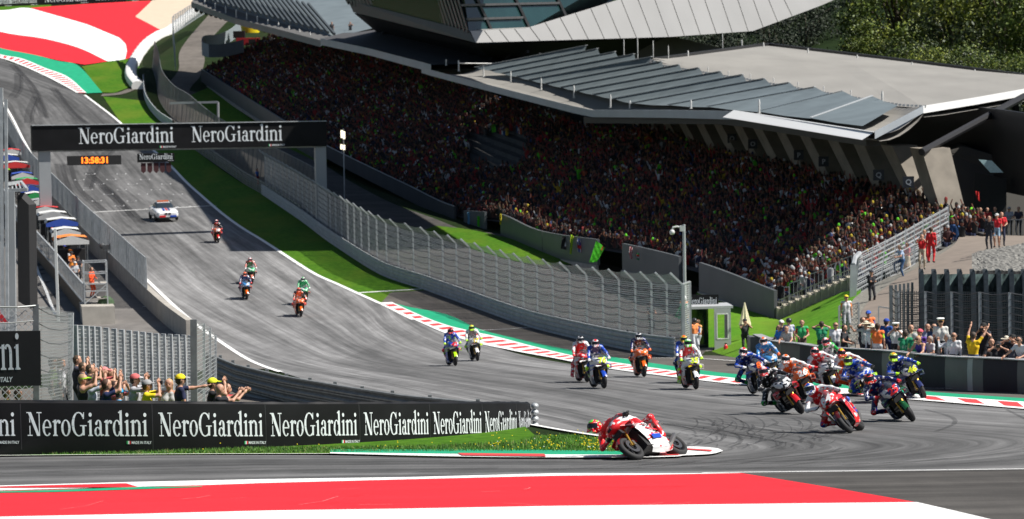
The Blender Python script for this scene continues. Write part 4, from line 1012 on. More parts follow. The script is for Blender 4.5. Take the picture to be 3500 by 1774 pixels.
# ------------------------------------------------------------------ figures: one continuous skin grown round a skeleton
def surface_net(Fv, org, vs):
    nx, ny, nz = Fv.shape; ins = Fv < 0
    acc = np.zeros((nx - 1, ny - 1, nz - 1, 3)); cnt = np.zeros((nx - 1, ny - 1, nz - 1))
    cor = [(i, j, k) for i in (0, 1) for j in (0, 1) for k in (0, 1)]
    sl = lambda c: (slice(c[0], nx - 1 + c[0]), slice(c[1], ny - 1 + c[1]), slice(c[2], nz - 1 + c[2]))
    for a in cor:
        for ax in range(3):
            if a[ax]: continue
            b_ = list(a); b_[ax] = 1; fa = Fv[sl(a)]; fb = Fv[sl(tuple(b_))]; cr_ = (fa < 0) != (fb < 0)
            t = np.where(cr_, fa / (fa - fb + 1e-12), 0); 
            for d in range(3): acc[..., d] += np.where(cr_, a[d] + (t if d == ax else 0), 0)
            cnt += cr_
    idx = -np.ones(cnt.shape, int); on = cnt > 0; idx[on] = np.arange(on.sum())
    cell = np.argwhere(on); V = (cell + acc[on] / cnt[on][:, None]) * vs + org
    Fs = []
    for ax in range(3):
        o1, o2 = [(1, 2), (2, 0), (0, 1)][ax]
        a = [slice(1, -1)] * 3; a[ax] = slice(0, -1); b_ = [slice(1, -1)] * 3; b_[ax] = slice(1, None)
        ia = ins[tuple(a)]; ib = ins[tuple(b_)]; w_ = np.argwhere(ia != ib); 
        if len(w_) == 0: continue
        sgn = ia[tuple(w_.T)]; base = w_.copy(); off = np.ones(3, int); off[ax] = 0; base = base + off
        def c(d1, d2):
            q = base.copy(); q[:, o1] -= d1; q[:, o2] -= d2; return idx[tuple(q.T)]
        q = np.stack([c(1, 1), c(0, 1), c(0, 0), c(1, 0)], 1); q[~sgn] = q[~sgn][:, ::-1]; Fs.append(q)
    return V, np.vstack(Fs)
def grow(caps, vs=.025, k=.035):
    """caps: (a, b, ra, rb, label) tapered capsules -> vertices, faces, face labels"""
    P0 = np.array([list(c[0]) for c in caps]); P1 = np.array([list(c[1]) for c in caps]); rr = np.array([[c[2], c[3]] for c in caps])
    m = rr.max() + .06; lo = np.minimum(P0, P1).min(0) - m; hi = np.maximum(P0, P1).max(0) + m
    ax = [np.arange(lo[d], hi[d] + vs, vs) for d in range(3)]; X, Y, Z = np.meshgrid(*ax, indexing='ij'); Fv = np.full(X.shape, 9.0)
    def sd(c, X, Y, Z):
        a, b_ = np.array(list(c[0])), np.array(list(c[1])); ba = b_ - a; L2 = max(1e-9, ba @ ba)
        h = np.clip(((X - a[0]) * ba[0] + (Y - a[1]) * ba[1] + (Z - a[2]) * ba[2]) / L2, 0, 1)
        return np.sqrt((X - a[0] - h * ba[0]) ** 2 + (Y - a[1] - h * ba[1]) ** 2 + (Z - a[2] - h * ba[2]) ** 2) - (c[2] + (c[3] - c[2]) * h)
    for c in caps:
        r_ = max(c[2], c[3]) + .09; s_ = []
        for d in range(3):
            a0 = min(c[0][d], c[1][d]) - r_; a1 = max(c[0][d], c[1][d]) + r_
            s_.append(slice(max(0, int((a0 - lo[d]) / vs)), min(len(ax[d]), int((a1 - lo[d]) / vs) + 2)))
        s_ = tuple(s_); D_ = sd(c, X[s_], Y[s_], Z[s_]); A_ = Fv[s_]; h = np.clip(.5 + .5 * (A_ - D_) / k, 0, 1)
        Fv[s_] = np.where(A_ > 5, D_, A_ + (D_ - A_) * h - k * h * (1 - h))
    V, Fc = surface_net(Fv, lo, vs); ctr = V[Fc].mean(1)
    Dm = np.stack([sd(c, ctr[:, 0], ctr[:, 1], ctr[:, 2]) for c in caps], 1); lab = np.array([c[4] for c in caps])[Dm.argmin(1)]
    return V, Fc, lab
def ik(a, b_, l1, l2, pole):
    a = Vector(a); b_ = Vector(b_); d = b_ - a; L_ = d.length
    if L_ > (l1 + l2) * .995: b_ = a + d * ((l1 + l2) * .995 / L_); d = b_ - a; L_ = d.length
    x = (l1 * l1 - l2 * l2 + L_ * L_) / (2 * L_); h = math.sqrt(max(0, l1 * l1 - x * x)); d.normalize()
    p = Vector(pole); p = p - d * p.dot(d)
    p = p.normalized() if p.length > 1e-5 else Vector((0, 0, -1))
    return a + d * x + p * h, b_
SKINc, SHIRTc, SLEEVE, TROU, SHOE, HAIR, EXTRA = range(7)
def fingers(mb, h, dirv, palm, mi, curl=.5):
    """palm block end with four curled fingers and a thumb"""
    d = Vector(dirv).normalized(); s_ = d.cross(Vector(palm)).normalized(); n_ = Vector(palm).normalized()
    for q, (o_, L_) in enumerate(((-.033, .066), (-.011, .078), (.011, .074), (.032, .058))):
        a = Vector(h) + s_ * o_ + d * .035; b_ = a + d * L_ * .5 + n_ * .01; c = b_ + (d * (1 - curl) + n_ * curl).normalized() * L_ * .5
        mb.tube([a, b_, c], [.0105, .0098, .008], 5, mi)
    a = Vector(h) - s_ * .035; b_ = a - s_ * .025 + d * .03 + n_ * .01; c = b_ + d * .03 + n_ * .012; mb.tube([a, b_, c], [.0125, .011, .009], 5, mi)
def human(pose):
    """joints in metres, facing -Y, feet at z=0"""
    g = dict(h=1.0, lean=0.0, side=0.0, twist=0.0, lh=(-.24, -.05, .80), rh=(.24, -.05, .80), lf=(-.11, 0, .05), rf=(.11, 0, .05), head=(0, 0), hipz=.93, hipy=0.0, arms_up=None, fat=1.0); g.update(pose)
    S = {}; hz = g['hipz']; hip = Vector((0, g['hipy'], hz)); ln = g['lean']; u = Vector((g['side'], -math.sin(ln), math.cos(ln))).normalized()
    tw = Matrix.Rotation(g['twist'], 3, 'Z'); sx = tw @ Vector((1, 0, 0)); 
    chest = hip + u * .30; neck = hip + u * .52; S['hip'] = hip; S['chest'] = chest; S['neck'] = neck
    hd = neck + (u * .6 + Vector((0, -.15, .5))).normalized() * .135; S['head'] = hd
    S['shL'] = neck - u * .06 - sx * .175; S['shR'] = neck - u * .06 + sx * .175
    for s_, k_ in ((-1, 'L'), (1, 'R')):
        t = g['lh' if s_ < 0 else 'rh']; el, ha = ik(S['sh' + k_], t, .29, .27, g.get('pole' + k_, (s_ * .6, .5, -.6))); S['el' + k_] = el; S['ha' + k_] = ha
        hp = hip + Vector((s_ * .09, 0, -.02)); S['hp' + k_] = hp; ft = g['lf' if s_ < 0 else 'rf']; kn, an = ik(hp, (ft[0], ft[1], ft[2] + .05), .44, .42, (s_ * .1, -1, .1)); S['kn' + k_] = kn; S['an' + k_] = an
    return S, g, u, sx
def person_caps(S, g, u, sx, female=False, longs=False, shorts=False, skirt=False, tank=False):
    f = g['fat']; C_ = []; A = lambda a, b_, ra, rb, l: C_.append((tuple(a), tuple(b_), ra, rb, l))
    hip, chest, neck = S['hip'], S['chest'], S['neck']
    for s_ in (-1, 1):
        A(hip + sx * .055 * s_ + u * .02, hip + sx * .07 * s_, .105 * f, .11 * f, TROU)
        A(hip + sx * .05 * s_ + u * .12, chest + sx * .085 * s_ + u * .02, .098 * f, .108, SHIRTc)
        A(chest + sx * .085 * s_ + u * .02, neck + sx * .07 * s_ - u * .10, .108, .085, SHIRTc)
        A(neck + sx * .06 * s_ - u * .07, S['shL' if s_ < 0 else 'shR'], .062, .062, SHIRTc if not tank else SKINc)
    if f > 1.1: A(chest - u * .05 + Vector((0, -.06, 0)), hip + u * .1 + Vector((0, -.07, 0)), .12, .13 * f, SHIRTc)
    A(neck - u * .04, S['head'] - Vector((0, 0, .02)), .056, .052, SKINc)
    A(S['head'] + Vector((0, -.005, .035)), S['head'] + Vector((0, -.025, -.035)), .092, .070, SKINc)
    A(S['head'] + Vector((0, -.098, .0)), S['head'] + Vector((0, -.104, -.028)), .010, .016, SKINc)
    for s_, k_ in ((-1, 'L'), (1, 'R')):
        A(S['head'] + Vector((s_ * .088, .0, .01)), S['head'] + Vector((s_ * .09, .005, -.012)), .018, .014, SKINc)
        sh, el, ha = S['sh' + k_], S['el' + k_], S['ha' + k_]; mid = sh.lerp(el, .62)
        A(sh, mid, .056, .048, SLEEVE if not tank else SKINc); A(mid, el, .044, .038, SLEEVE if longs else SKINc)
        A(el, el.lerp(ha, .9), .038, .027, SLEEVE if longs else SKINc); A(el.lerp(ha, .9), ha, .026, .03, SKINc)
        d = (ha - el).normalized(); A(ha, ha + d * .05, .030, .027, SKINc)
        hp, kn, an = S['hp' + k_], S['kn' + k_], S['an' + k_]
        A(hp, hp.lerp(kn, .75), .088, .066, TROU); A(hp.lerp(kn, .75), kn, .064, .056, SKINc if (shorts or skirt) else TROU)
        A(kn, kn.lerp(an, .35), .055, .056, SKINc if (shorts or skirt) else TROU); A(kn.lerp(an, .35), an, .054, .042, SKINc if (shorts or skirt) else TROU)
        A(an + Vector((0, .03, -.035)), an + Vector((s_ * .02, -.15, -.06)), .042, .038, SHOE)
    if skirt:
        for s_ in (-1, 1): A(hip + sx * .06 * s_, hip + sx * .10 * s_ - Vector((0, 0, .50)), .11, .13, TROU)
    return C_
M_face = mat('eyes and brows', (.03, .02, .015), .5)
M_lip = mat('lips', (.42, .12, .10), .5)
_pm = {}
def cmat(kind, rgb):
    k_ = (kind, tuple(rgb))
    if k_ not in _pm: _pm[k_] = mat('%s %d' % (kind, len(_pm)), rgb, {'skin': .55, 'cloth': .85, 'leather': .35, 'paint': .28, 'hair': .7, 'plastic': .35}[kind], var={'skin': .06, 'cloth': .12, 'leather': .06, 'paint': .04, 'hair': .25, 'plastic': .05}[kind], scale=9, coat=.5 if kind == 'paint' else 0)
    return _pm[k_]
def livery(main, sec, third=None, scale=7.0):
    k_ = ('liv', tuple(main), tuple(sec), tuple(third or sec), scale)
    if k_ in _pm: return _pm[k_]
    m = bpy.data.materials.new('livery %d' % len(_pm)); m.use_nodes = True; _pm[k_] = m; n = m.node_tree.nodes; L = m.node_tree.links; p = n['Principled BSDF']
    p.inputs['Roughness'].default_value = .32; p.inputs['Coat Weight'].default_value = .3
    tc = n.new('ShaderNodeTexCoord'); last = None
    for j, (c, sc, th) in enumerate(((sec, scale * 1.5, .86), (third or sec, scale * 2.6, .88))):
        mp = n.new('ShaderNodeMapping'); mp.inputs['Location'].default_value = (j * 3.1 + main[0], j * 1.7, main[2]); mp.inputs['Scale'].default_value = (1.0, .7, 1.3); L.new(tc.outputs['Object'], mp.inputs[0])
        v = n.new('ShaderNodeTexVoronoi'); v.distance = 'CHEBYCHEV'; v.inputs['Scale'].default_value = sc; L.new(mp.outputs[0], v.inputs['Vector'])
        sp = n.new('ShaderNodeSeparateColor'); L.new(v.outputs['Color'], sp.inputs[0]); g_ = n.new('ShaderNodeMath'); g_.operation = 'GREATER_THAN'; g_.inputs[1].default_value = th; L.new(sp.outputs[0], g_.inputs[0])
        mx = n.new('ShaderNodeMix'); mx.data_type = 'RGBA'; L.new(g_.outputs[0], mx.inputs['Factor']); mx.inputs[6].default_value = (*main, 1); mx.inputs[7].default_value = (*c, 1)
        if last is not None: L.new(last, mx.inputs[6])
        last = mx.outputs[2]
    L.new(last, p.inputs['Base Color']); return m
def person(label, loc, rz, pose=None, shirt=(.5, .5, .5), trou=(.03, .035, .06), shoe=(.02, .02, .02), hair=(.05, .03, .015), skin=(.50, .27, .18), hat=None, hatc=(.7, .7, .65), hatc2=None, vest=None, num=None, size=1.0, group=None, near=False, glasses=False, hairlen=0, phone=False, vs=.028, sleeve=None, **kw):
    pose = dict(pose or {}); fat_ = kw.pop('fat', None)
    if fat_: pose['fat'] = fat_
    S, g, u, sx = human(pose or {}); Cp = person_caps(S, g, u, sx, **kw); V, Fc, lab = grow(Cp, .022 if near else vs)
    mb = MB(); mb.v = [tuple(v) for v in V]; mb.f = [tuple(int(i) for i in f) for f in Fc]; mb.m = [int(i) for i in lab]
    sm = [True] * len(mb.f)
    hd = S['head']
    if near:
        for k_ in 'LR':
            d = (S['ha' + k_] - S['el' + k_]); fingers(mb, S['ha' + k_] + d.normalized() * .025, d, (0.0, -.5, .8) if S['ha' + k_].z > 1.1 else (-.9 if k_ == 'R' else .9, -.2, 0), 0, .55)
        for s_ in (-1, 1):
            mb.ell(hd + Vector((s_ * .034, -.088, .012)), (.014, .008, .008), 6, 4, 7); mb.box(hd + Vector((s_ * .034, -.093, .034)), (.034, .006, .006), None, 7)
        mb.box(hd + Vector((0, -.088, -.050)), (.045, .012, .010), None, 8)
    me = mb.mesh('person', [cmat('skin', skin), cmat('cloth', shirt), cmat('cloth', shirt if sleeve is None else sleeve), cmat('cloth', trou), cmat('cloth', shoe), cmat('hair', hair), cmat('cloth', shirt), M_face, M_lip], True)
    o = bpy.data.objects.new('person', me); col.objects.link(o); o.location = loc; o.rotation_euler = (0, 0, rz); o.scale = (size,) * 3; tag(o, label, 'person', group)
    def part(name, m, ms, sm='auto'): q = bpy.data.objects.new(name, m.mesh(name, ms, sm)); col.objects.link(q); q.parent = o; return q
    # hair
    hb = MB()
    if hat != 'bald':
        hb.ell(hd + Vector((0, .014, .030)), (.099, .104, .102), 12, 7, 0, lo=-.12 if hat in (None, 'band') else -.3)
        hb.ell(hd + Vector((0, .042, -.01)), (.088, .072, .09 if not hairlen else .13 + hairlen), 10, 6, 0)
        if hairlen: hb.ell(hd + Vector((0, .06, -.10)), (.075, .05, .12), 8, 6, 0)
        part('hair', hb, [cmat('hair', hair)])
    if hat in ('cap', 'capback'):
        c = MB(); s_ = -1 if hat == 'cap' else 1; c.ell(hd + Vector((0, .004, .040)), (.108, .118, .098), 14, 6, 0, lo=0.0)
        c.box(hd + Vector((0, s_ * .145, .048)), (.15, .10, .014), Matrix.Rotation(R(8) * -s_, 3, 'X'), 1); part('cap', c, [cmat('cloth', hatc), cmat('cloth', hatc2 or hatc)])
    elif hat == 'brim':
        c = MB(); c.ell(hd + Vector((0, .0, .055)), (.10, .115, .10), 14, 6, 0, lo=0.0)
        c.grid([[hd + Vector((r_ * math.cos(t), r_ * 1.1 * math.sin(t), z)) for t in [2 * math.pi * k_ / 18 for k_ in range(18)]] for r_, z in ((.10, .058), (.18, .045), (.185, .058), (.10, .075))], 0, close=True)
        c.grid([[hd + Vector((1.03 * .10 * math.cos(t), 1.03 * .115 * math.sin(t), z)) for t in [2 * math.pi * k_ / 14 for k_ in range(14)]] for z in (.062, .085)], 1, close=True); part('hat', c, [cmat('cloth', hatc), cmat('cloth', (.04, .03, .02))])
    elif hat == 'officer':
        c = MB(); c.grid([[hd + Vector((r_ * math.cos(t), r_ * 1.1 * math.sin(t), z)) for t in [2 * math.pi * k_ / 16 for k_ in range(16)]] for r_, z in ((.102, .05), (.102, .09), (.135, .125), (.11, .14))], 0, close=True, caps=True)
        c.grid([[hd + Vector((1.02 * .104 * math.cos(t), 1.1 * .104 * math.sin(t), z)) for t in [2 * math.pi * k_ / 16 for k_ in range(16)]] for z in (.055, .078)], 1, close=True); c.box(hd + Vector((0, -.13, .05)), (.13, .06, .01), None, 2); part('cap', c, [cmat('cloth', hatc), cmat('cloth', (.45, .22, .02)), M_blackm])
    elif hat == 'band':
        c = MB(); c.grid([[hd + Vector((.104 * math.cos(t), .112 * math.sin(t), z - .2 * math.sin(t) * .05)) for t in [2 * math.pi * k_ / 16 for k_ in range(16)]] for z in (.025, .052)], 0, close=True); c.box(hd + Vector((0, -.135, .04)), (.14, .09, .012), None, 0); part('visor', c, [cmat('cloth', hatc)])
    elif hat == 'helmet':
        c = MB(); c.ell(hd + Vector((0, 0, .03)), (.125, .14, .13), 14, 8, 0, lo=-.3); part('helmet', c, [cmat('plastic', hatc)])
    if glasses:
        c = MB(); c.box(hd + Vector((0, -.102, .014)), (.135, .012, .034), None, 0); part('sunglasses', c, [cmat('plastic', (.01, .01, .012))])
    if vest:
        vb = MB(); keep = (lab == SHIRTc); nn = np.zeros_like(V); fv = V[Fc]; fn_ = np.cross(fv[:, 2] - fv[:, 0], fv[:, 3] - fv[:, 1])
        for q in range(4): np.add.at(nn, Fc[:, q], fn_)
        nn /= np.linalg.norm(nn, axis=1)[:, None] + 1e-9; V2 = V + nn * .016
        vb.v = [tuple(v) for v in V2]; vb.f = [tuple(int(i) for i in f) for f in Fc[keep]]; vb.m = [0] * len(vb.f)
        q = part('vest', vb, [cmat('cloth', vest)], True)
        if num:
            tb = MB(); bc = S['chest'].lerp(S['hip'], .35); text_polys(num, lambda a, b_, l: bc + Vector((-a, .155 * g['fat'] + l, b_ - .02)), tb, 0, .15, 0, .01, 'CENTER'); q2 = bpy.data.objects.new('number', tb.mesh('number', [cmat('cloth', (.35, .6, .45))])); col.objects.link(q2); q2.parent = q
    if phone:
        c = MB(); mid = (S['haL'] + S['haR']) / 2 if phone == 2 else S['haR']; c.box((0, 0, 0), (.15, .012, .075) if phone != 2 else (.13, .06, .085)); q = c.build('camera' if phone == 2 else 'phone', cmat('plastic', (.015, .015, .017)))
        Mx = Matrix.Translation(loc) @ Matrix.Rotation(rz, 4, 'Z'); q.location = Mx @ ((mid + Vector((0, -.055, .03))) * size); q.rotation_euler = (0, 0, rz); tag(q, 'small black %s held up by the %s' % (q.name.split('.')[0], label.split(' ', 1)[0] + ' ' + ' '.join(label.split()[1:6])), q.name.split('.')[0])
    return o, S

# ------------------------------------------------------------------ racing motorcycle
M_tyrem = mat('black racing tyre', (.016, .016, .017), .75, var=.1, scale=8)
M_rim = mat('dark wheel rim', (.03, .03, .032), .35, .6)
M_disc = mat('carbon brake disc', (.08, .08, .085), .4, .6)
M_gold = mat('gold fork leg', (.55, .33, .06), .3, .7)
M_frame = mat('dark alloy frame', (.09, .09, .095), .4, .6)
M_exh = mat('brushed titanium exhaust', (.32, .29, .26), .3, .8)
M_screen = mat('smoked windscreen', (.05, .055, .06), .08, var=.02, alpha=.75)
M_main = mat('slot main', (.5, .5, .5)); M_low = mat('slot lower', (.4, .4, .4)); M_acc = mat('slot accent', (.3, .3, .3)); M_whl = mat('slot wheel', (.1, .1, .1))
BK = {}
def torus(mb, c, Rr, r_, n, m_, mi, flat=1.0):
    rows = []
    for i in range(n):
        t = 2 * math.pi * i / n; row = []
        for j in range(m_):
            a = 2 * math.pi * j / m_; q = Rr + r_ * math.cos(a); row.append(Vector((c[0] + r_ * flat * math.sin(a), c[1] + q * math.cos(t), c[2] + q * math.sin(t))))
        rows.append(row)
    rows.append(rows[0]); mb.grid(rows, mi, close=True)
def wheelparts(fr):
    c = (0, 0, 0); Ro = .30 if fr else .315; wd = .062 if fr else .098
    t = MB(); torus(t, c, Ro - .058, .058, 30, 12, 0, wd / .058)
    r_ = MB(); torus(r_, c, Ro - .105, .022, 24, 6, 0, 1.9)
    for k in range(6):
        a = 2 * math.pi * k / 6; r_.bar((0, math.cos(a) * .03, math.sin(a) * .03), (0, math.cos(a + .15) * (Ro - .11), math.sin(a + .15) * (Ro - .11)), .03, .022)
    r_.tube([(-.07, 0, 0), (.07, 0, 0)], .035, 10)
    d = MB()
    for s_ in ((-1, 1) if fr else (1,)):
        x = s_ * .078; n = 24
        rows = [[Vector((x + dx, q * math.cos(2 * math.pi * k / n), q * math.sin(2 * math.pi * k / n))) for k in range(n)] for q, dx in ((.09, 0), (.165, 0), (.165, .008), (.09, .008), (.09, 0))]
        d.grid(rows, 0, close=True)
    return t.mesh('tyre', M_tyrem, True), r_.mesh('rim', M_whl, 'auto'), d.mesh('brake_disc', M_disc, 'auto')
def loft(mb, secs, mi=0, caps=True, n=16):
    """secs: (y, z centre, half width, half height, power) cross-sections along the bike"""
    rows = []
    for y, zc, hw, hh, pw_ in secs:
        r_ = []
        for k in range(n):
            t = 2 * math.pi * k / n; c, s_ = math.cos(t), math.sin(t); r_.append(Vector((math.copysign(abs(c) ** pw_, c) * hw, y, zc + math.copysign(abs(s_) ** pw_, s_) * hh)))
        rows.append(r_)
    mb.grid(rows, mi, close=True, caps=caps)
def bikeparts():
    BK['wf'] = wheelparts(True); BK['wr'] = wheelparts(False)
    # nose: upper fairing with intake, belly panels, tank, tail, screen
    a = MB(); loft(a, [(-.84, .86, .05, .03, .8), (-.80, .87, .14, .07, .75), (-.70, .90, .20, .12, .75), (-.55, .92, .24, .14, .75), (-.36, .93, .265, .14, .8), (-.22, .92, .25, .13, .8), (-.12, .90, .19, .10, .8)])
    for s_ in (-1, 1):   # side flanks sweeping down and back
        a.grid([[(s_ * .15, -.72, .82), (s_ * .19, -.60, .78), (s_ * .245, -.46, .72), (s_ * .255, -.40, .55), (s_ * .235, -.34, .42)], [(s_ * .22, -.62, .96), (s_ * .25, -.48, .97), (s_ * .285, -.32, .90), (s_ * .29, -.22, .62), (s_ * .265, -.18, .42)],
                [(s_ * .24, -.40, 1.0), (s_ * .26, -.28, 1.0), (s_ * .265, -.12, .88), (s_ * .27, -.0, .66), (s_ * .255, .06, .42)]])
    BK['upper'] = a.mesh('upper_fairing', M_main, 'auto')
    a = MB()
    for s_ in (-1, 1):
        a.grid([[(s_ * .236, -.34, .44), (s_ * .215, -.30, .30), (s_ * .15, -.24, .17), (s_ * .05, -.22, .13)], [(s_ * .275, -.10, .46), (s_ * .255, -.08, .30), (s_ * .18, -.02, .14), (s_ * .05, 0, .10)],
                [(s_ * .26, .10, .46), (s_ * .24, .16, .30), (s_ * .18, .24, .15), (s_ * .05, .26, .11)], [(s_ * .22, .20, .52), (s_ * .20, .34, .36), (s_ * .15, .46, .20), (s_ * .05, .50, .15)]])
    BK['lower'] = a.mesh('lower_fairing', M_low, 'auto')
    BK['accent'] = []
    for s_ in (-1, 1):
        a = MB(); rows = [[(s_ * x, y, z - (x - .2) * .25) for y, z in ((-.56, .80), (-.40, .82), (-.40, .835), (-.56, .812))] for x in (.20, .36)]; rows += [[(s_ * .365, y, z) for y, z in ((-.57, .76), (-.39, .78), (-.39, .785), (-.57, .77))], [(s_ * .365, y, z) for y, z in ((-.55, .64), (-.39, .66), (-.39, .665), (-.55, .65))], [(s_ * .22, y, z) for y, z in ((-.55, .66), (-.39, .68), (-.39, .685), (-.55, .67))]]
        a.grid(rows, close=True, caps=True); BK['accent'].append(a.mesh('winglet', M_acc, 'auto'))
    a = MB(); a.box((0, -.845, .855), (.10, .03, .05)); a.box((0, -.70, .70), (.26, .10, .12), None, 0, .8); a.box((0, -.1, .45), (.36, .62, .50)); BK['engine'] = a.mesh('engine', M_blackm)
    a = MB(); rows = []
    for y, z, hw in ((-.74, 1.005, .06), (-.62, 1.085, .13), (-.46, 1.16, .155), (-.36, 1.18, .14)):
        rows.append([(hw * math.cos(t) * 1.1, y + .1 * (1 - math.sin(t)), 1.0 + (z - 1.0) * math.sin(t)) for t in np.linspace(.12, math.pi - .12, 9)])
    a.grid(rows); BK['screen'] = a.mesh('windscreen', M_screen, True)
    a = MB(); loft(a, [(-.22, .93, .10, .06, .9), (-.12, .97, .17, .12, .8), (.05, .97, .18, .13, .8), (.20, .92, .13, .09, .9), (.30, .86, .09, .05, 1)]); BK['tank'] = a.mesh('tank', M_main, 'auto')
    a = MB(); loft(a, [(.22, .80, .10, .05, .9), (.40, .84, .13, .05, .8), (.58, .92, .12, .06, .8), (.78, .97, .08, .05, .9), (.92, 1.0, .03, .025, 1)]); BK['tail'] = a.mesh('tail', M_main, 'auto')
    a = MB(); a.box((0, .34, .865), (.22, .26, .04)); BK['seat'] = a.mesh('seat', M_blackm)
    a = MB(); 
    for s_ in (-1, 1): a.tube([(s_ * .075, -.70, .32), (s_ * .085, -.56, .74)], .026, 8, 0); a.box((s_ * .10, -.63, .37), (.045, .06, .11), None, 1)
    BK['fork'] = a.mesh('fork', [M_gold, M_exh], 'auto')
    a = MB(); rows = []
    for t in np.linspace(R(25), R(150), 9): rows.append([(x, -.715 - .0 - .335 * math.cos(t) * 1.0, .30 + .325 * math.sin(t) - abs(x) * .5) for x in (-.072, -.04, 0, .04, .072)])
    a.grid(rows); BK['fender'] = a.mesh('front_fender', M_acc, True)
    a = MB()
    for s_ in (-1, 1):
        a.bar((s_ * .13, .16, .50), (s_ * .12, .70, .33), .04, .09); a.bar((s_ * .16, -.45, .86), (s_ * .15, .16, .52), .04, .12)
    BK['frame'] = a.mesh('swingarm', M_frame)
    a = MB(); a.tube([(.10, .10, .22), (.16, .34, .20), (.19, .56, .34), (.17, .72, .44)], [.05, .05, .055, .05], 8); a.tube([(0.06, .55, .80), (.06, .90, .93)], .04, 8); BK['exhaust'] = a.mesh('exhaust', M_exh, 'auto')
    a = MB()
    for s_ in (-1, 1): a.tube([(s_ * .10, -.46, 1.0), (s_ * .34, -.40, .95)], .017, 6); a.tube([(s_ * .36, -.42, .95), (s_ * .36, -.52, .94), (s_ * .25, -.55, .94)], .010, 5)
    BK['bars'] = a.mesh('handlebar', M_blackm, 'auto')
    a = MB()
    for s_ in (-1, 1): a.tube([(s_ * .12, .22, .42), (s_ * .24, .26, .40)], .014, 6)
    BK['pegs'] = a.mesh('footrest', M_frame)
bikeparts()
def omat(o, ms):
    for i, m_ in enumerate(ms):
        if m_ is not None and i < len(o.material_slots): o.material_slots[i].link = 'OBJECT'; o.material_slots[i].material = m_
def motorcycle(label, Mx, main, low, acc, num=None, numc=(.02, .02, .02), whl=(.02, .02, .022), small=False):
    o = empty('racing_motorcycle', label=label, cat='motorcycle', group='racing motorcycles on the track'); o.matrix_world = Mx
    sec = (.6, .6, .6) if sum(main) < 1.5 else RD; cm, cl, ca, cw = livery(main, sec, (.7, .7, .7) if sum(main) < 1.5 else (.05, .05, .08), 5.0), livery(low, main if main != low else sec, (.6, .6, .6), 6.0), cmat('paint', acc), cmat('paint', whl)
    for nm, y, k in (('front_wheel', -.72, 'wf'), ('rear_wheel', .71, 'wr')):
        w_ = empty(nm); w_.parent = o; w_.location = (0, y, .30 if k == 'wf' else .315)
        inst('tyre', BK[k][0], w_); omat(inst('rim', BK[k][1], w_), [cw]); inst('brake_disc', BK[k][2], w_)
    up_ = inst('upper_fairing', BK['upper'], o); omat(up_, [cm]); lo_ = inst('lower_fairing', BK['lower'], o); omat(lo_, [cl]); [omat(inst('winglet', w2, o), [ca]) for w2 in BK['accent']]
    inst('engine', BK['engine'], o); inst('windscreen', BK['screen'], o); omat(inst('tank', BK['tank'], o), [cm]); omat(inst('tail', BK['tail'], o), [cm]); inst('seat', BK['seat'], o)
    inst('fork', BK['fork'], o); omat(inst('front_fender', BK['fender'], o), [ca]); inst('swingarm', BK['frame'], o); inst('exhaust', BK['exhaust'], o); inst('handlebar', BK['bars'], o); inst('footrest', BK['pegs'], o)
    if num:
        tb = MB(); L_ = len(num)
        text_polys(num, lambda u, v, l: Vector((u, -.895 + (v + .03) * .55 + abs(u) * .35, .875 + v * .86)), tb, 0, .27 if L_ > 1 else .30, .15, .04, 'CENTER')
        inst('race_number', tb.mesh('race_number', cmat('cloth', numc)), up_)
    return o, up_, lo_
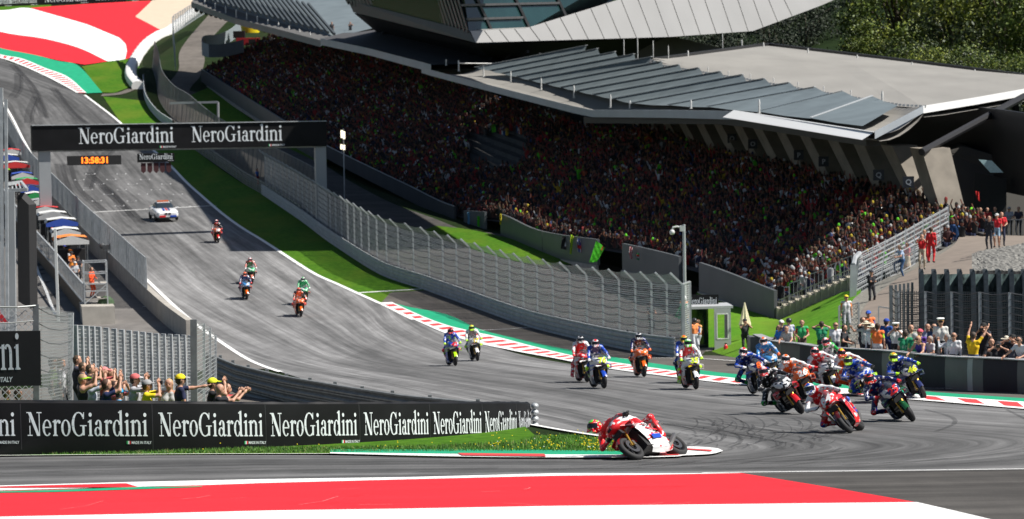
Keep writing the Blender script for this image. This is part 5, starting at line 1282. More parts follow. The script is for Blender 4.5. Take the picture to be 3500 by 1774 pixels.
# riders: three poses on the bike, bike-local coordinates (forward -Y)
def rider_caps(kind):
    hips = Vector((0, .27, .93)); lh = Vector((-.35, -.43, .965)); rh = Vector((.35, -.43, .965)); lfoot = Vector((-.20, .30, .42)); rfoot = Vector((.20, .30, .42))
    chest = Vector((0, -.02, 1.13)); neck = Vector((0, -.20, 1.25)); head = Vector((0, -.30, 1.35)); poleK = [(-.6, -1, .3), (.6, -1, .3)]
    if kind == 'brake': chest = Vector((0, .08, 1.20)); neck = Vector((0, -.04, 1.40)); head = Vector((0, -.11, 1.50))
    if kind == 'legout': chest = Vector((0, .08, 1.20)); neck = Vector((0, -.04, 1.40)); head = Vector((0, -.11, 1.50)); lfoot = Vector((-.42, -.18, .28)); poleK[0] = (-1, -.8, .4)
    if kind == 'lean': hips = Vector((-.13, .25, .93)); chest = Vector((-.17, .04, 1.16)); neck = Vector((-.20, -.13, 1.32)); head = Vector((-.22, -.22, 1.43)); poleK[0] = (-1.6, -.7, -.2)
    if kind == 'knee': hips = Vector((-.20, .25, .92)); chest = Vector((-.30, .02, 1.14)); neck = Vector((-.38, -.24, 1.30)); head = Vector((-.42, -.42, 1.42)); poleK[0] = (-2.2, -.6, -.5); poleK[1] = (1.3, -.5, 1.0)
    C_ = []; A = lambda a, b_, ra, rb, l: C_.append((tuple(a), tuple(b_), ra, rb, l))
    sx = Vector((1, 0, .12 if kind in ('lean', 'knee') else 0)).normalized()
    for s_ in (-1, 1):
        A(hips + sx * .07 * s_, hips + sx * .07 * s_ + Vector((0, -.05, .03)), .12, .12, 0); A(hips + sx * .06 * s_ + Vector((0, -.06, .05)), chest + sx * .09 * s_, .115, .125, 0); A(chest + sx * .09 * s_, neck + sx * .07 * s_, .125, .09, 0)
        sh = neck + sx * .20 * s_ + Vector((0, .02, -.04)); A(neck + sx * .06 * s_, sh, .08, .075, 1)
        el, ha = ik(sh, lh if s_ < 0 else rh, .30, .28, (s_ * 1.0, -.1, -.15)); A(sh, el, .07, .056, 1); A(el, el.lerp(ha, .78), .056, .043, 1); A(el.lerp(ha, .78), ha, .042, .045, 2)
        hp = hips + sx * .10 * s_; kn, an = ik(hp, lfoot if s_ < 0 else rfoot, .44, .43, poleK[0 if s_ < 0 else 1]); A(hp, kn, .095, .07, 0); A(kn, kn + Vector((s_ * .02, -.03, 0)), .078, .06, 3); A(kn, an, .066, .05, 0)
        A(kn.lerp(an, .62), an, .058, .052, 3); A(an, an + Vector((0, -.17, -.05)), .048, .036, 3)
    A(chest + Vector((0, .10, .06)), neck + Vector((0, .06, .04)), .09, .075, 0)   # back hump
    A(neck, head, .06, .06, 0)
    return C_, head
RM = {}
for kd in ('tuck', 'brake', 'legout', 'lean', 'knee'):
    C_, hd = rider_caps(kd); V, Fc, lab = grow(C_, .024, .04); mb = MB(); mb.v = [tuple(v) for v in V]; mb.f = [tuple(int(i) for i in f) for f in Fc]; mb.m = [int(i) for i in lab]
    for s_ in (-1, 1):     # gloved fingers closed round the grips
        for q in range(4): mb.tube([(s_ * (.305 + q * .024), -.40, .985), (s_ * (.305 + q * .024), -.455, .985), (s_ * (.305 + q * .024), -.465, .945)], [.013, .013, .011], 5, 2)
        mb.tube([(s_ * .29, -.39, .95), (s_ * .285, -.43, .935)], [.014, .011], 5, 2)
    mb.ell((0, 0, 0), (.001, .001, .001), 4, 2, 4)
    RM[kd] = (mb.mesh('person', [cmat('leather', (.5, .5, .5))] * 5, True), hd)
hm = MB(); hm.ell((0, .01, .0), (.135, .165, .145), 18, 12, 0); hm.box((0, -.10, -.085), (.17, .12, .075), None, 0, .8)
hme = hm.mesh('helmet', M_main, 'auto')
vm = MB(); rows = []
for z, rz_ in ((.055, .150), (.02, .162), (-.02, .163), (-.045, .158)): rows.append([(math.sin(t) * .14, -math.cos(t) * rz_ * 1.04 + .005, z) for t in np.linspace(-1.15, 1.15, 11)])
vm.grid(rows); vme = vm.mesh('visor', mat('dark visor', (.012, .013, .018), .12), True)
sm_ = MB(); sm_.grid([[(math.sin(t) * .137 * math.cos(a), .01 - math.cos(t) * .168 * math.cos(a), .150 * math.sin(a)) for t in np.linspace(-.5, .5, 7)] for a in np.linspace(.55, 1.5, 6)]); sme = sm_.mesh('helmet_stripe', M_main, True)
bpm = MB(); bpm.grid([[(x, y, z) for x in (-.10, .0, .10)] for y, z in ((0, 0), (-.02, -.08))]); 
def rider(label, Mx, kind, c_suit, c_arm, c_glove, c_boot, c_helm, c_stripe, tilt=0.0):
    me, hd = RM[kind]; o = bpy.data.objects.new('person', me); col.objects.link(o); o.matrix_world = Mx; tag(o, label, 'person', 'motorcycle riders on the track')
    w3 = (.55, .55, .55) if sum(c_suit) < 1.6 else (.05, .05, .1); omat(o, [livery(c_suit, c_arm if c_arm != c_suit else c_glove, w3, 6.5), livery(c_arm, c_suit if c_arm != c_suit else w3, w3, 9.0), cmat('leather', c_glove), livery(c_boot, c_suit, w3, 9.0), cmat('leather', c_suit)])
    h = inst('helmet', hme, o); h.location = hd; h.rotation_euler = (R(-6), R(tilt), 0); omat(h, [livery(c_helm, c_stripe, WH if sum(c_helm) < 1.6 else c_stripe, 14.0)])
    inst('visor', vme, h); omat(inst('helmet_stripe', sme, h), [cmat('paint', c_stripe)])
    return o
WH, RD, OR, BLK, NV, BL, LG, GR, YL, GY, LB = (.75, .75, .75), (.65, .015, .02), (.85, .13, .01), (.012, .012, .014), (.01, .015, .10), (.01, .06, .42), (.45, .80, .01), (.02, .35, .05), (.75, .55, .01), (.25, .25, .27), (.05, .22, .50)
def place(x, y, head, lean):
    g = hit(x, y); sl_ = (G(g.y + .5) - G(g.y - .5))
    hx = Matrix.Rotation(math.atan(sl_), 4, 'X')
    return Matrix.Translation(g + Vector((0, 0, .012))) @ hx @ Matrix.Rotation(R(head), 4, 'Z') @ Matrix.Rotation(R(-lean), 4, 'Y')
BIKES = [ # px, py, heading, lean, pose, main, lower, accent, num, numcolour, suit, arm, glove, boot, helmet, stripe, bike label, rider label
 (2262, 1566, -39, 49, 'knee', RD, WH, RD, None, WH, RD, RD, BLK, RD, RD, (.1, .6, .05), 'red and white racing motorcycle leaned right over beside the apex kerb', 'rider in red leathers with knee on the kerb, head left of the leading bike'),
 (2930, 1476, -16, 38, 'lean', RD, RD, (.10, .01, .012), '04', WH, RD, WH, WH, BL, WH, BL, 'red racing motorcycle with white 04, front of the chasing pack', 'rider in red leathers with white helmet on the red bike numbered 04'),
 (3098, 1437, 8, 35, 'lean', NV, NV, (.012, .10, .03), '25', RD, NV, NV, RD, RD, (.7, .05, .02), BLK, 'dark blue racing motorcycle with red 25 on its nose', 'rider in dark blue with red and black helmet on bike 25'),
 (3138, 1362, 8, 24, 'lean', NV, NV, (.02, .03, .12), '46', (.7, .8, .02), NV, BL, LG, LG, LG, (.9, .4, .02), 'blue racing motorcycle with yellow 46 nearest the dark wall', 'rider in blue with fluorescent yellow helmet on bike 46'),
 (2712, 1412, 14, 30, 'lean', BLK, BLK, RD, '5', WH, BLK, BLK, BLK, GR, RD, (.8, .6, .6), 'black and green racing motorcycle with white 5', 'rider in black and green leathers on the black bike numbered 5'),
 (2764, 1378, 6, 20, 'lean', OR, RD, OR, '26', WH, OR, WH, RD, WH, WH, OR, 'orange racing motorcycle numbered 26 half hidden behind the red 04 bike', 'rider in orange and white leathers with white helmet behind bike 04'),
 (2850, 1348, 4, 16, 'lean', WH, RD, WH, '9', BLK, RD, WH, RD, RD, RD, WH, 'white and red racing motorcycle with black 9', 'rider in white and red leathers on the white bike numbered 9'),
 (2800 + 55, 1322, 6, 12, 'brake', WH, BLK, GR, None, WH, WH, GR, BLK, BLK, RD, WH, 'white and green racing motorcycle mostly hidden behind bike 9', 'rider in red helmet peeping out behind the rider of bike 9'),
 (2945, 1352, 6, 18, 'lean', OR, OR, WH, None, WH, OR, WH, OR, RD, RD, YL, 'orange racing motorcycle behind the blue and yellow one', 'rider in orange and white with bright red helmet in mid pack'),
 (3000, 1375, -6, 26, 'lean', BL, BL, LG, None, WH, BL, BL, BLK, LG, LG, BLK, 'bright blue racing motorcycle with lime flashes left of bike 25', 'rider in bright blue with lime green helmet left of rider 25'),
 (2597, 1350, 10, 14, 'lean', NV, GY, BL, '8', OR, NV, BL, WH, GR, WH, RD, 'dark blue and white racing motorcycle with orange 8, left edge of the pack', 'rider in navy with white and red helmet on bike 8'),
 (2640, 1316, 10, 12, 'brake', LB, LB, WH, None, WH, LB, LB, OR, BLK, WH, OR, 'light blue racing motorcycle behind bike 8', 'rider in light blue leathers behind rider 8'),
 (2190, 1288, 8, 3, 'brake', OR, OR, OR, None, WH, BLK, NV, OR, OR, WH, BLK, 'orange racing motorcycle alone beside the green kerb strip', 'rider in dark leathers with white helmet alone on an orange bike'),
 (2362, 1330, 10, 4, 'legout', WH, RD, WH, '35', (.6, .75, .02), RD, WH, LG, LG, (.1, .75, .03), WH, 'white and red racing motorcycle with lime 35 before the marshal hut', 'rider with bright green helmet and one leg out'),
 (2345, 1308, 10, 3, 'brake', BL, BL, YL, None, WH, NV, BL, WH, BLK, YL, OR, 'blue racing motorcycle hidden behind the lime numbered 35 bike', 'rider in navy with yellow helmet right behind the green helmeted rider'),
 (1994, 1306, 10, 4, 'legout', RD, RD, WH, None, WH, RD, WH, RD, RD, (.5, .5, .5), BLK, 'red and white racing motorcycle behind the white bike, left of the orange one', 'rider in red with grey helmet and right leg trailing out'),
 (2048, 1327, 12, 5, 'brake', WH, GY, BL, '76', (.6, .75, .02), NV, BL, WH, LG, WH, RD, 'white and grey racing motorcycle with lime number ahead of the red one', 'rider in navy with white and red helmet on the white and grey bike'),
 (1546, 1250, 12, 3, 'brake', BL, BL, LG, '42', RD, BL, BL, LG, RD, RD, BLK, 'blue and lime racing motorcycle, left one of the two in mid straight', 'rider in blue with red helmet, left of two braking riders'),
 (1624, 1233, 10, 6, 'brake', WH, GY, WH, '17', YL, (.2, .2, .2), WH, LG, LG, LG, YL, 'white and silver racing motorcycle beside the blue one near the kerb', 'rider in white and grey with fluorescent yellow helmet'),
 (1022, 1080, 12.6, 0, 'brake', OR, OR, OR, None, WH, OR, BLK, RD, RD, OR, RD, 'orange racing motorcycle leading a close pair on the right of the straight', 'rider in orange and black leading the right hand pair'),
 (1036, 1040, 12.6, 0, 'brake', (.03, .42, .16), BLK, (.7, .2, .15), None, WH, (.03, .4, .15), (.03, .35, .12), WH, BLK, WH, GR, 'green racing motorcycle tucked behind the orange one', 'rider in green with white helmet behind the orange rider'),
 (838, 1021, 12.6, 0, 'brake', LB, NV, OR, None, WH, NV, NV, RD, BLK, (.8, .15, .08), OR, 'blue and orange racing motorcycle in the left hand pair', 'rider in navy with orange red helmet in the left hand pair'),
 (856, 968, 12.6, 0, 'brake', (.03, .45, .16), BLK, (.75, .25, .2), None, WH, (.05, .12, .05), (.5, .12, .1), WH, BLK, RD, WH, 'green and red racing motorcycle following the left hand pair', 'rider with red helmet on the green bike behind'),
 (741, 828, 12.6, 0, 'brake', OR, OR, RD, '38', WH, BLK, BLK, RD, RD, RD, WH, 'lone orange racing motorcycle farthest up the straight', 'lone rider in black on the farthest orange bike'),
]
for b_ in BIKES:
    px_, py_, hdg, lean, kind, main, low, acc, num, nc, su_, ar_, gl_, bo_, he_, st_, bl_, rl_ = b_
    Mx = place(px_, py_, hdg, lean); bo, upf, lof = motorcycle(bl_, Mx, main, low, acc, num, nc)
    rider(rl_, Mx, kind, su_, ar_, gl_, bo_, he_, st_, tilt={'knee': 40, 'lean': 22}.get(kind, 0) * 1.0)
    if kind == 'knee':
        tb = MB(); text_polys('DUCATI', lambda u, v, l: Vector((.296 + l + .0, -.25 + u, .62 + v - u * .05)), tb, 0, .125, .25, .03); o_ = inst('lettering', tb.mesh('lettering', M_blackm), upf)
        tb = MB(); tb.quad((.292, -.20, .40), (.288, .10, .40), (.278, .08, .30), (.275, -.20, .29)); inst('decal', tb.mesh('decal', cmat('paint', BL)), lof)
        tb = MB(); tb.quad((.302, -.21, .60), (.30, .10, .52), (.30, .10, .48), (.302, -.21, .56)); inst('stripe', tb.mesh('stripe', cmat('paint', RD)), upf)
        omat(upf, [livery(WH, RD, RD, 3.0)])
# ------------------------------------------------------------------ start gantry
gl, gr = P(110, 473, 236.0), P(1116, 457, 241.0); ax = (gr - gl); gw = ax.length; ax.normalize(); gfn = Vector((ax.y, -ax.x, 0)).normalized()
gan = empty('start_gantry', gl, label='black advertising gantry with white serif lettering spanning the start straight', cat='gantry')
def gp(u, v, l=0.0): return gl + ax * u + gfn * l + Vector((0, 0, v))
mb = MB(); mb.prism([(0, -.92), (gw, -.92), (gw, .92), (0, .92)], 0, -1.2, lambda p, t: gp(p[0], p[1], t)); under(gan, mb.build('banner_panel', M_black))
mb = MB(); mb.bar(gp(0, .95, .02), gp(gw, .95, .02), .14, .06); mb.bar(gp(0, -.98, -.5), gp(gw, -.98, -.5), .16, .12); under(gan, mb.build('edge_beam', M_galv))
upx = lambda x: (x - 110) / (1116 - 110) * gw
for a, b_ in ((265, 590), (648, 964)):
    h = 1.18; xs = (upx(b_) - upx(a)) / word_width('NeroGiardini', h, 1.0); mb = MB(); nero(mb, gp, upx(a), -.46, h, xs, (0, 1, 2)); under(gan, mb.build('lettering', [M_letter, M_flagg, M_flagr]))
M_gpost = mat('grey gantry post', (.34, .36, .37), .5, .2, var=.06, scale=.5)
for x, wd_ in ((151, .86), (1097, .80)):
    mb = MB(); c = gp(upx(x), -.95, -.6); mb.box(Vector((c.x, c.y, (c.z + G(c.y)) / 2)), (wd_, .7, c.z - G(c.y)), Matrix.Rotation(math.atan2(ax.y, ax.x), 3, 'Z')); under(gan, mb.build('post', M_gpost))
M_led = mat('orange led digits', (1.0, .16, .01), .5, emit=2.2)
cl = empty('led_clock', gp(upx(316), -1.7, .1), label='black digital clock with orange digits 13:58:31 hanging under the gantry', cat='clock')
mb = MB(); mb.prism([(upx(225), -2.02), (upx(407), -2.02), (upx(407), -1.34), (upx(225), -1.34)], .2, -.1, lambda p, t: gp(p[0], p[1], t)); under(cl, mb.build('case', M_blackm))
mb = MB(); text_polys('13:58:31', lambda u, v, l: gp(upx(317) + u, -1.88 + v, .21), mb, 0, .62, 0, .03, 'CENTER'); under(cl, mb.build('digits', M_led))
hs = empty('hanging_sign', gp(upx(525), -1.65, .1), label='small black lettered sign with five dark pennants under the gantry', cat='sign')
mb = MB(); mb.prism([(upx(462), -1.9), (upx(588), -1.9), (upx(588), -1.25), (upx(462), -1.25)], .2, 0, lambda p, t: gp(p[0], p[1], t)); under(hs, mb.build('board', M_black))
mb = MB(); h = .40; xs = (upx(582) - upx(468)) / word_width('NeroGiardini', h, 1.0); nero(mb, lambda u, v, l=0: gp(u, v, .21 + l), upx(468), -1.68, h, xs, (0, 1, 2)); under(hs, mb.build('lettering', [M_letter, M_flagg, M_flagr]))
M_penn = mat('dark red pennant', (.05, .012, .015), .8)
for i in range(5):
    u = upx(482 + i * 21.5); mb = MB(); mb.prism([(u - .18, -1.95), (u + .18, -1.95), (u + .18, -2.55), (u, -2.72), (u - .18, -2.55)], .12, .09, lambda p, t: gp(p[0], p[1], t)); under(hs, mb.build('pennant', M_penn))

# ------------------------------------------------------------------ safety car
def car():
    g = hit(559, 752); o = empty('safety_car', g + Vector((0, 0, .02)), R(15), label='white safety coupe with red and blue stripes near the start line', cat='car')
    W = cmat('paint', (.72, .72, .73)); a = MB()
    loft(a, [(-2.32, .50, .70, .16, .5), (-2.2, .52, .84, .24, .45), (-1.6, .58, .91, .32, .4), (-.9, .62, .92, .36, .4), (0, .64, .92, .38, .4), (1.0, .66, .92, .40, .4), (1.8, .68, .90, .38, .4), (2.25, .68, .82, .28, .5)], n=20); b_ = a.build('body', W, o, smooth='auto')
    a = MB(); loft(a, [(-.85, .95, .70, .05, .6), (-.35, 1.12, .66, .22, .5), (.2, 1.17, .63, .25, .5), (.9, 1.14, .62, .22, .5), (1.5, 1.00, .62, .08, .6)], n=20); a.build('cabin', cmat('plastic', (.02, .03, .04)), o, smooth='auto')
    a = MB(); loft(a, [(-.25, 1.36, .52, .03, .6), (.3, 1.40, .52, .03, .6), (.9, 1.34, .50, .03, .6)], n=12); rf = a.build('roof', W, o, smooth='auto')
    a = MB(); a.box((0, .2, 1.48), (.9, .2, .09)); a.build('light_bar', cmat('plastic', (.6, .12, .03)), rf)
    for nm, c, x, w_ in (('stripe', BL, -.22, .16), ('stripe', RD, .0, .14), ('stripe', (.02, .01, .2), .2, .14)):
        a = MB(); a.grid([[(x - w_ / 2 + dx, y, z) for dx in (0, w_)] for y, z in ((-1.95, .865), (-1.6, .915), (-1.25, .955), (-.9, .985))]); a.build(nm, cmat('paint', c), b_)
    for s_ in (-1, 1):
        a = MB(); a.ell((s_ * .66, -2.2, .66), (.17, .10, .07), 10, 6); a.build('headlight', cmat('plastic', (.5, .55, .6)), o, smooth=True)
        a = MB(); a.box((s_ * .42, -2.33, .42), (.5, .06, .14), None, 0, .9); a.build('bumper_stripe', cmat('paint', RD if s_ < 0 else BL), o)
        a = MB(); a.box((s_ * .14, -2.31, .62), (.20, .08, .13)); a.build('grille', M_blackm, o)
        a = MB(); a.box((s_ * 1.0, -.55, .98), (.2, .1, .12)); a.build('mirror', W, o)
        for y in (-1.4, 1.4):
            a = MB(); torus(a, (s_ * .82, y, .33), .22, .11, 20, 8, 0); a.tube([(s_ * .76, y, .33), (s_ * .90, y, .33)], .2, 14, 1); a.build('wheel', [M_tyrem, M_rim], o, smooth='auto')
    a = MB(); a.box((0, -2.36, .30), (1.5, .12, .10)); a.build('splitter', M_blackm, o)
car()

# ------------------------------------------------------------------ marshal post, sign, umbrella, extinguisher, camera pole
gk = hit(2468, 1200); gk = P(2466, 1204, 155.0)
kio = empty('marshal_hut', gk, R(6), label='grey open-doored marshal hut at the end of the catch fence', cat='hut')
M_hut = mat('light grey hut panels', (.42, .43, .44), .45, var=.04)
def kb(name, c, s_, m): mb = MB(); mb.box(c, s_); return mb.build(name, m, kio)
kb('floor', (-.55, .6, .05), (2.0, 1.6, .10), M_conc); kb('back_wall', (-.95, 1.35, 1.1), (1.1, .06, 2.0), M_tglass); kb('side_wall', (.42, .6, 1.08), (.06, 1.5, 2.1), M_hut); kb('side_wall', (-1.5, .6, 1.08), (.06, 1.5, 2.1), M_tglass); kb('roof', (-.55, .6, 2.2), (2.2, 1.7, .12), M_hut)
mb = MB()
for c, s_ in (((0, 0, .35), (.80, .05, .60)), ((0, 0, 1.98), (.80, .05, .25)), ((-.34, 0, 1.25), (.12, .05, 1.25)), ((.34, 0, 1.25), (.12, .05, 1.25))): mb.box(Vector(c) + Vector((.02, -.25, .02)), s_)
d_ = mb.build('door', M_hut, kio); mb = MB(); 
for c, s_ in (((0, 0, 1.86), (.56, .07, .05)), ((0, 0, .66), (.56, .07, .05)), ((-.27, 0, 1.25), (.05, .07, 1.2)), ((.27, 0, 1.25), (.05, .07, 1.2))): mb.box(Vector(c) + Vector((.02, -.25, .02)), s_)
mb.build('window_frame', M_white, d_); mb = MB(); mb.bar((.37, -.31, 1.0), (.37, -.31, 1.2), .03, .03); mb.build('handle', M_blackm, d_)
sg = empty('roof_sign', P(2400, 1030, 156), label='small black sign with cropped white serif lettering behind the marshal hut roof', cat='sign')
sb = lambda u, v, l=0.0: P(2352, 1052, 155.6) + Vector((u, -l, v))
mb = MB(); mb.prism([(0, 0), (1.47, .0), (1.47, .62), (0, .62)], 0, -.08, lambda p, t: sb(p[0], p[1], t)); under(sg, mb.build('board', M_black))
mb = MB(); nero(mb, sb, .02, .18, .30, 1.38 / word_width('NeroGiardini', .30, 1.0), (0, 1, 2)); under(sg, mb.build('lettering', [M_letter, M_flagg, M_flagr]))
mb = MB(); u0 = P(2546, 1112, 156); ub = P(2548, 1214, 156)
mb.tube([u0 - Vector((0, 0, 1.45)), u0 + Vector((0, 0, 1.1))], .025, 6, 1); rows = []
for f in np.linspace(0, 1, 7):
    r_ = .27 * (1 - f) + .02; rows.append([u0 + Vector((math.cos(t) * r_ * (1 + .12 * math.sin(t * 8)), math.sin(t) * r_ * (1 + .12 * math.sin(t * 8)), .05 * math.sin(t * 8) * (1 - f) + f * 1.12)) for t in [2 * math.pi * k / 24 for k in range(24)]])
mb.grid(rows, 0, close=True); tag(mb.build('parasol', [mat('cream canvas', (.72, .64, .44), .8), M_postw], smooth='auto'), 'closed cream parasol standing behind the black-clad guard', 'parasol')
e = P(2481, 1215, 153); mb = MB(); mb.tube([e, e + Vector((0, 0, .05)), e + Vector((0, 0, .42)), e + Vector((0, 0, .50)), e + Vector((0, 0, .54))], [.09, .10, .10, .07, .03], 12, 0); mb.box(e + Vector((0, 0, .57)), (.12, .04, .05), None, 1); tag(mb.build('fire_extinguisher', [cmat('paint', RD), M_blackm], smooth='auto'), 'red fire extinguisher standing beside the marshal hut door', 'extinguisher')
cp = P(2343, 1185, 163); ct = P(2332, 765, 163); pl = empty('camera_pole', cp, label='tall grey pole with white dome camera on a curved arm behind the catch fence end', cat='pole')
hgt = ct.z - cp.z; mb = MB(); mb.tube([(0, 0, -.2), (0, 0, hgt)], [.10, .075], 10); mb.build('pole', M_post, pl, smooth='auto')
mb = MB(); mb.box((-.10, 0, hgt - .2), (.22, .16, .28)); mb.tube([(-.15, 0, hgt - .15), (-.35, 0, hgt - .10), (-.55, 0, hgt - .14), (-.60, 0, hgt - .28)], .05, 8); mb.ell((-.60, 0, hgt - .38), (.14, .14, .14), 12, 8); mb.build('camera', M_postw, pl, smooth='auto')
# small portal frame far away and slim mast with lights
mb = MB(); a, b_, c = P(745, 410, 350), P(745, 349, 350), P(580, 353, 350); mb.tube([a - Vector((0, 0, 3)), b_], .13, 6); mb.bar(b_, c, .16, .22); tag(mb.build('signal_arm', M_gpost), 'pale far L-shaped signal arm reaching over the fence beyond the gantry', 'signal arm')
ms = empty('light_mast', P(1178, 720, 262), label='thin mast with two pairs of glowing white lamps right of the gantry', cat='mast'); mb = MB(); mb.tube([P(1178, 725, 262), P(1174, 440, 262)], .05, 6); under(ms, mb.build('pole', M_galv))
M_lampw = mat('lit lamp glass', (1, .9, .65), .4, emit=1.3)
for x, y in ((1168, 458), (1176, 462), (1167, 502), (1176, 504)):
    mb = MB(); mb.box(P(x, y, 261.8), (.17, .12, .62 if y < 480 else .4)); under(ms, mb.build('lamp', M_lampw))

# ------------------------------------------------------------------ right-hand dark wall and the terrain behind it
wr = [(2590, 1146, 146), (2603, 1152, 143), (2635, 1164, 140), (2670, 1171, 137), (2740, 1178, 133), (2827, 1190, 128), (3019, 1201, 120), (3124, 1211, 116.5), (3246, 1222, 114), (3369, 1227, 112), (3500, 1234, 111), (3900, 1262, 110)]
_wb = [(2590, 1240), (2603, 1248), (2635, 1254), (2670, 1260), (2740, 1270), (2827, 1282), (3019, 1309), (3124, 1321), (3246, 1330), (3369, 1336), (3500, 1341), (3900, 1358)]
wr = [(a[0], a[1], hit(*b_).y) for a, b_ in zip(wr, _wb)]
wp = resamp(cr([P(*a) for a in wr], 100), 160); W2 = np.array([proj(p)[0] for p in wp])
pw_ = empty('padded_wall', wp[60], label='long dark padded wall with purple-black and grey panels in front of the right-hand spectators', cat='barrier')
M_pad = mat('purple-black padding', (.014, .010, .022), .7, var=.25, scale=1.5); M_padg = mat('grey padding', (.12, .122, .128), .5, var=.12, scale=1.5); M_padl = mat('light grey padding', (.38, .40, .42), .5, var=.06)
bd = [(2580, M_padg), (2672, mat('dark grey padding', (.05, .05, .056), .5)), (2736, M_pad), (3019, M_padg), (3124, M_pad), (3236, M_padg), (3302, M_padl), (3330, M_padg), (3355, M_pad), (3473, M_padg), (3950, None)]
for i in range(len(bd) - 1):
    i0, i1 = int(np.argmin(abs(W2 - bd[i][0]))), int(np.argmin(abs(W2 - bd[i + 1][0]))); mb = MB(); rows = []
    for k in range(i0, i1 + 1):
        nr = nrm_at(wp, k) * (1 if nrm_at(wp, k).y < 0 else -1); p = wp[k]; rows.append([p + nr * a + Vector((0, 0, b_)) for a, b_ in ((.0, -1.5), (.03, -.8), (.04, -.4), (.02, -.05), (0, 0), (-.45, .0), (-.45, -1.5))])
    mb.grid(rows, caps=True); under(pw_, mb.build('pad', bd[i][1], smooth='auto'))
mb = MB()
for k in range(len(wp) - 1): mb.bar(wp[k] + Vector((0, .2, .02)), wp[k + 1] + Vector((0, .2, .02)), .4, .03)
under(pw_, mb.build('capping', mat('wall capping', (.30, .30, .31), .6)))
def patch(name, rows, m, kind='structure', sub=6, disp=0.0):
    R_ = [resamp([P(*a) for a in r], 12) for r in rows]; cols = [cr([r[j] for r in R_], len(rows) * sub) if len(rows) > 2 else resamp([r[j] for r in R_], 8) for j in range(12)]
    g_ = [[cols[j][i] for j in range(12)] for i in range(len(cols[0]))]
    if disp:
        g_ = [[p + Vector((0, 0, rnd.uniform(-disp, disp))) for p in r] for r in g_]
    mb = MB(); mb.grid(g_); o = mb.build(name, m, smooth=True); up_normals(o.data); tag(o, kind=kind); box_uv(o); return o, g_
M_gravel = mat('grey gravel shoulder', (.20, .19, .16), .95, var=.35, scale=7, bump=.4)
M_brg = grassmat('bright slope grass', (.045, .15, .008), (.12, .30, .02), 1.5)  # brighter green than the verge grass
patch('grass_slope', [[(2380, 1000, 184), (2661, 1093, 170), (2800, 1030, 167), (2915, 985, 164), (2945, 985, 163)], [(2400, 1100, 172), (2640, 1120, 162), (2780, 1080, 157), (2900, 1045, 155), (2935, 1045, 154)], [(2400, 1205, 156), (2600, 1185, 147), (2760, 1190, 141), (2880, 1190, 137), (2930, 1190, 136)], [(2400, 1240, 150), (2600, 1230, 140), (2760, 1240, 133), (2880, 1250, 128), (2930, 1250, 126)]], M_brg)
M_ramp = mat('pale ramp asphalt', (.20, .165, .135), .85, var=.12, scale=1.5)
patch('ramp', [[(2930, 1290, 122), (3300, 1300, 118), (3900, 1300, 116)], [(2925, 1195, 134), (3100, 1195, 133), (3900, 1195, 130)], [(2935, 1100, 144), (3050, 1110, 141), (3900, 1100, 138)], [(2965, 1035, 150.5), (3090, 1040, 148), (3900, 1000, 145)], [(3050, 965, 157), (3200, 965, 153), (3900, 930, 150)], [(3150, 905, 162), (3330, 905, 157), (3900, 880, 155)], [(3250, 845, 168), (3450, 850, 163), (3900, 840, 160)], [(3285, 800, 174), (3500, 806, 172), (3900, 800, 172)]], M_ramp)
patch('gravel_shoulder', [[(2905, 1190, 135.5), (2932, 1190, 134.9)], [(2905, 1095, 145), (2942, 1095, 144.6)], [(2915, 1025, 153.5), (2972, 1036, 150.5)], [(2990, 972, 160), (3056, 966, 157)], [(3090, 920, 166), (3156, 908, 162)], [(3200, 862, 172), (3256, 848, 168)], [(3244, 836, 175), (3288, 804, 174)]], M_gravel)
# stair flank of the stand
st0, st1 = P(2663, 1098, 169.5), P(2925, 985, 165)
sw = empty('stairway', st0, label='concrete stair flank with stepped grey railings at the near end of the stand', cat='stairs')
mb = MB(); n = 12
for i in range(n):
    a = st0.lerp(st1, i / n); b_ = st0.lerp(st1, (i + 1) / n); mb.box((a + b_) / 2 + Vector((.0, .5, .15 + .02)), ((b_ - a).length * 1.0, 1.2, .9))
under(sw, mb.build('steps', mat('cream concrete steps', (.40, .36, .28), .85, var=.1)))
M_rail2 = mat('pale railing', (.36, .35, .30), .5, .2)
def railing(name, pts, h, gap, parent, m=M_rail2, r_=.025):
    mb = MB(); L_ = sum((pts[i + 1] - pts[i]).length for i in range(len(pts) - 1)); n = max(3, int(L_ / gap)); q = resamp(pts, n)
    for p in q: mb.bar(p, p + Vector((0, 0, h)), r_, r_)
    for i in range(n - 1):
        for f in (1.0, .05): mb.bar(q[i] + Vector((0, 0, h * f)), q[i + 1] + Vector((0, 0, h * f)), r_ * 1.6, r_ * 1.6)
    return under(parent, mb.build(name, m))
for i in range(3):
    a, b_ = st0.lerp(st1, i / 3), st0.lerp(st1, (i + 1) / 3); railing('railing', [a + Vector((0, -.1, .12)), b_ + Vector((0, -.1, .12))], 1.0, .16, sw)
for i, (x0, y0, x1, y1, D) in enumerate(((2665, 1042, 2697, 1042, 171), (2699, 1030, 2755, 1010, 170.5), (2757, 1002, 2812, 985, 170), (2815, 977, 2870, 955, 169.5), (2873, 950, 2912, 935, 169))):
    railing('railing', [P(x0, y0, D), P(x1, y1, D - .3)], .95, .16, sw, M_galv)
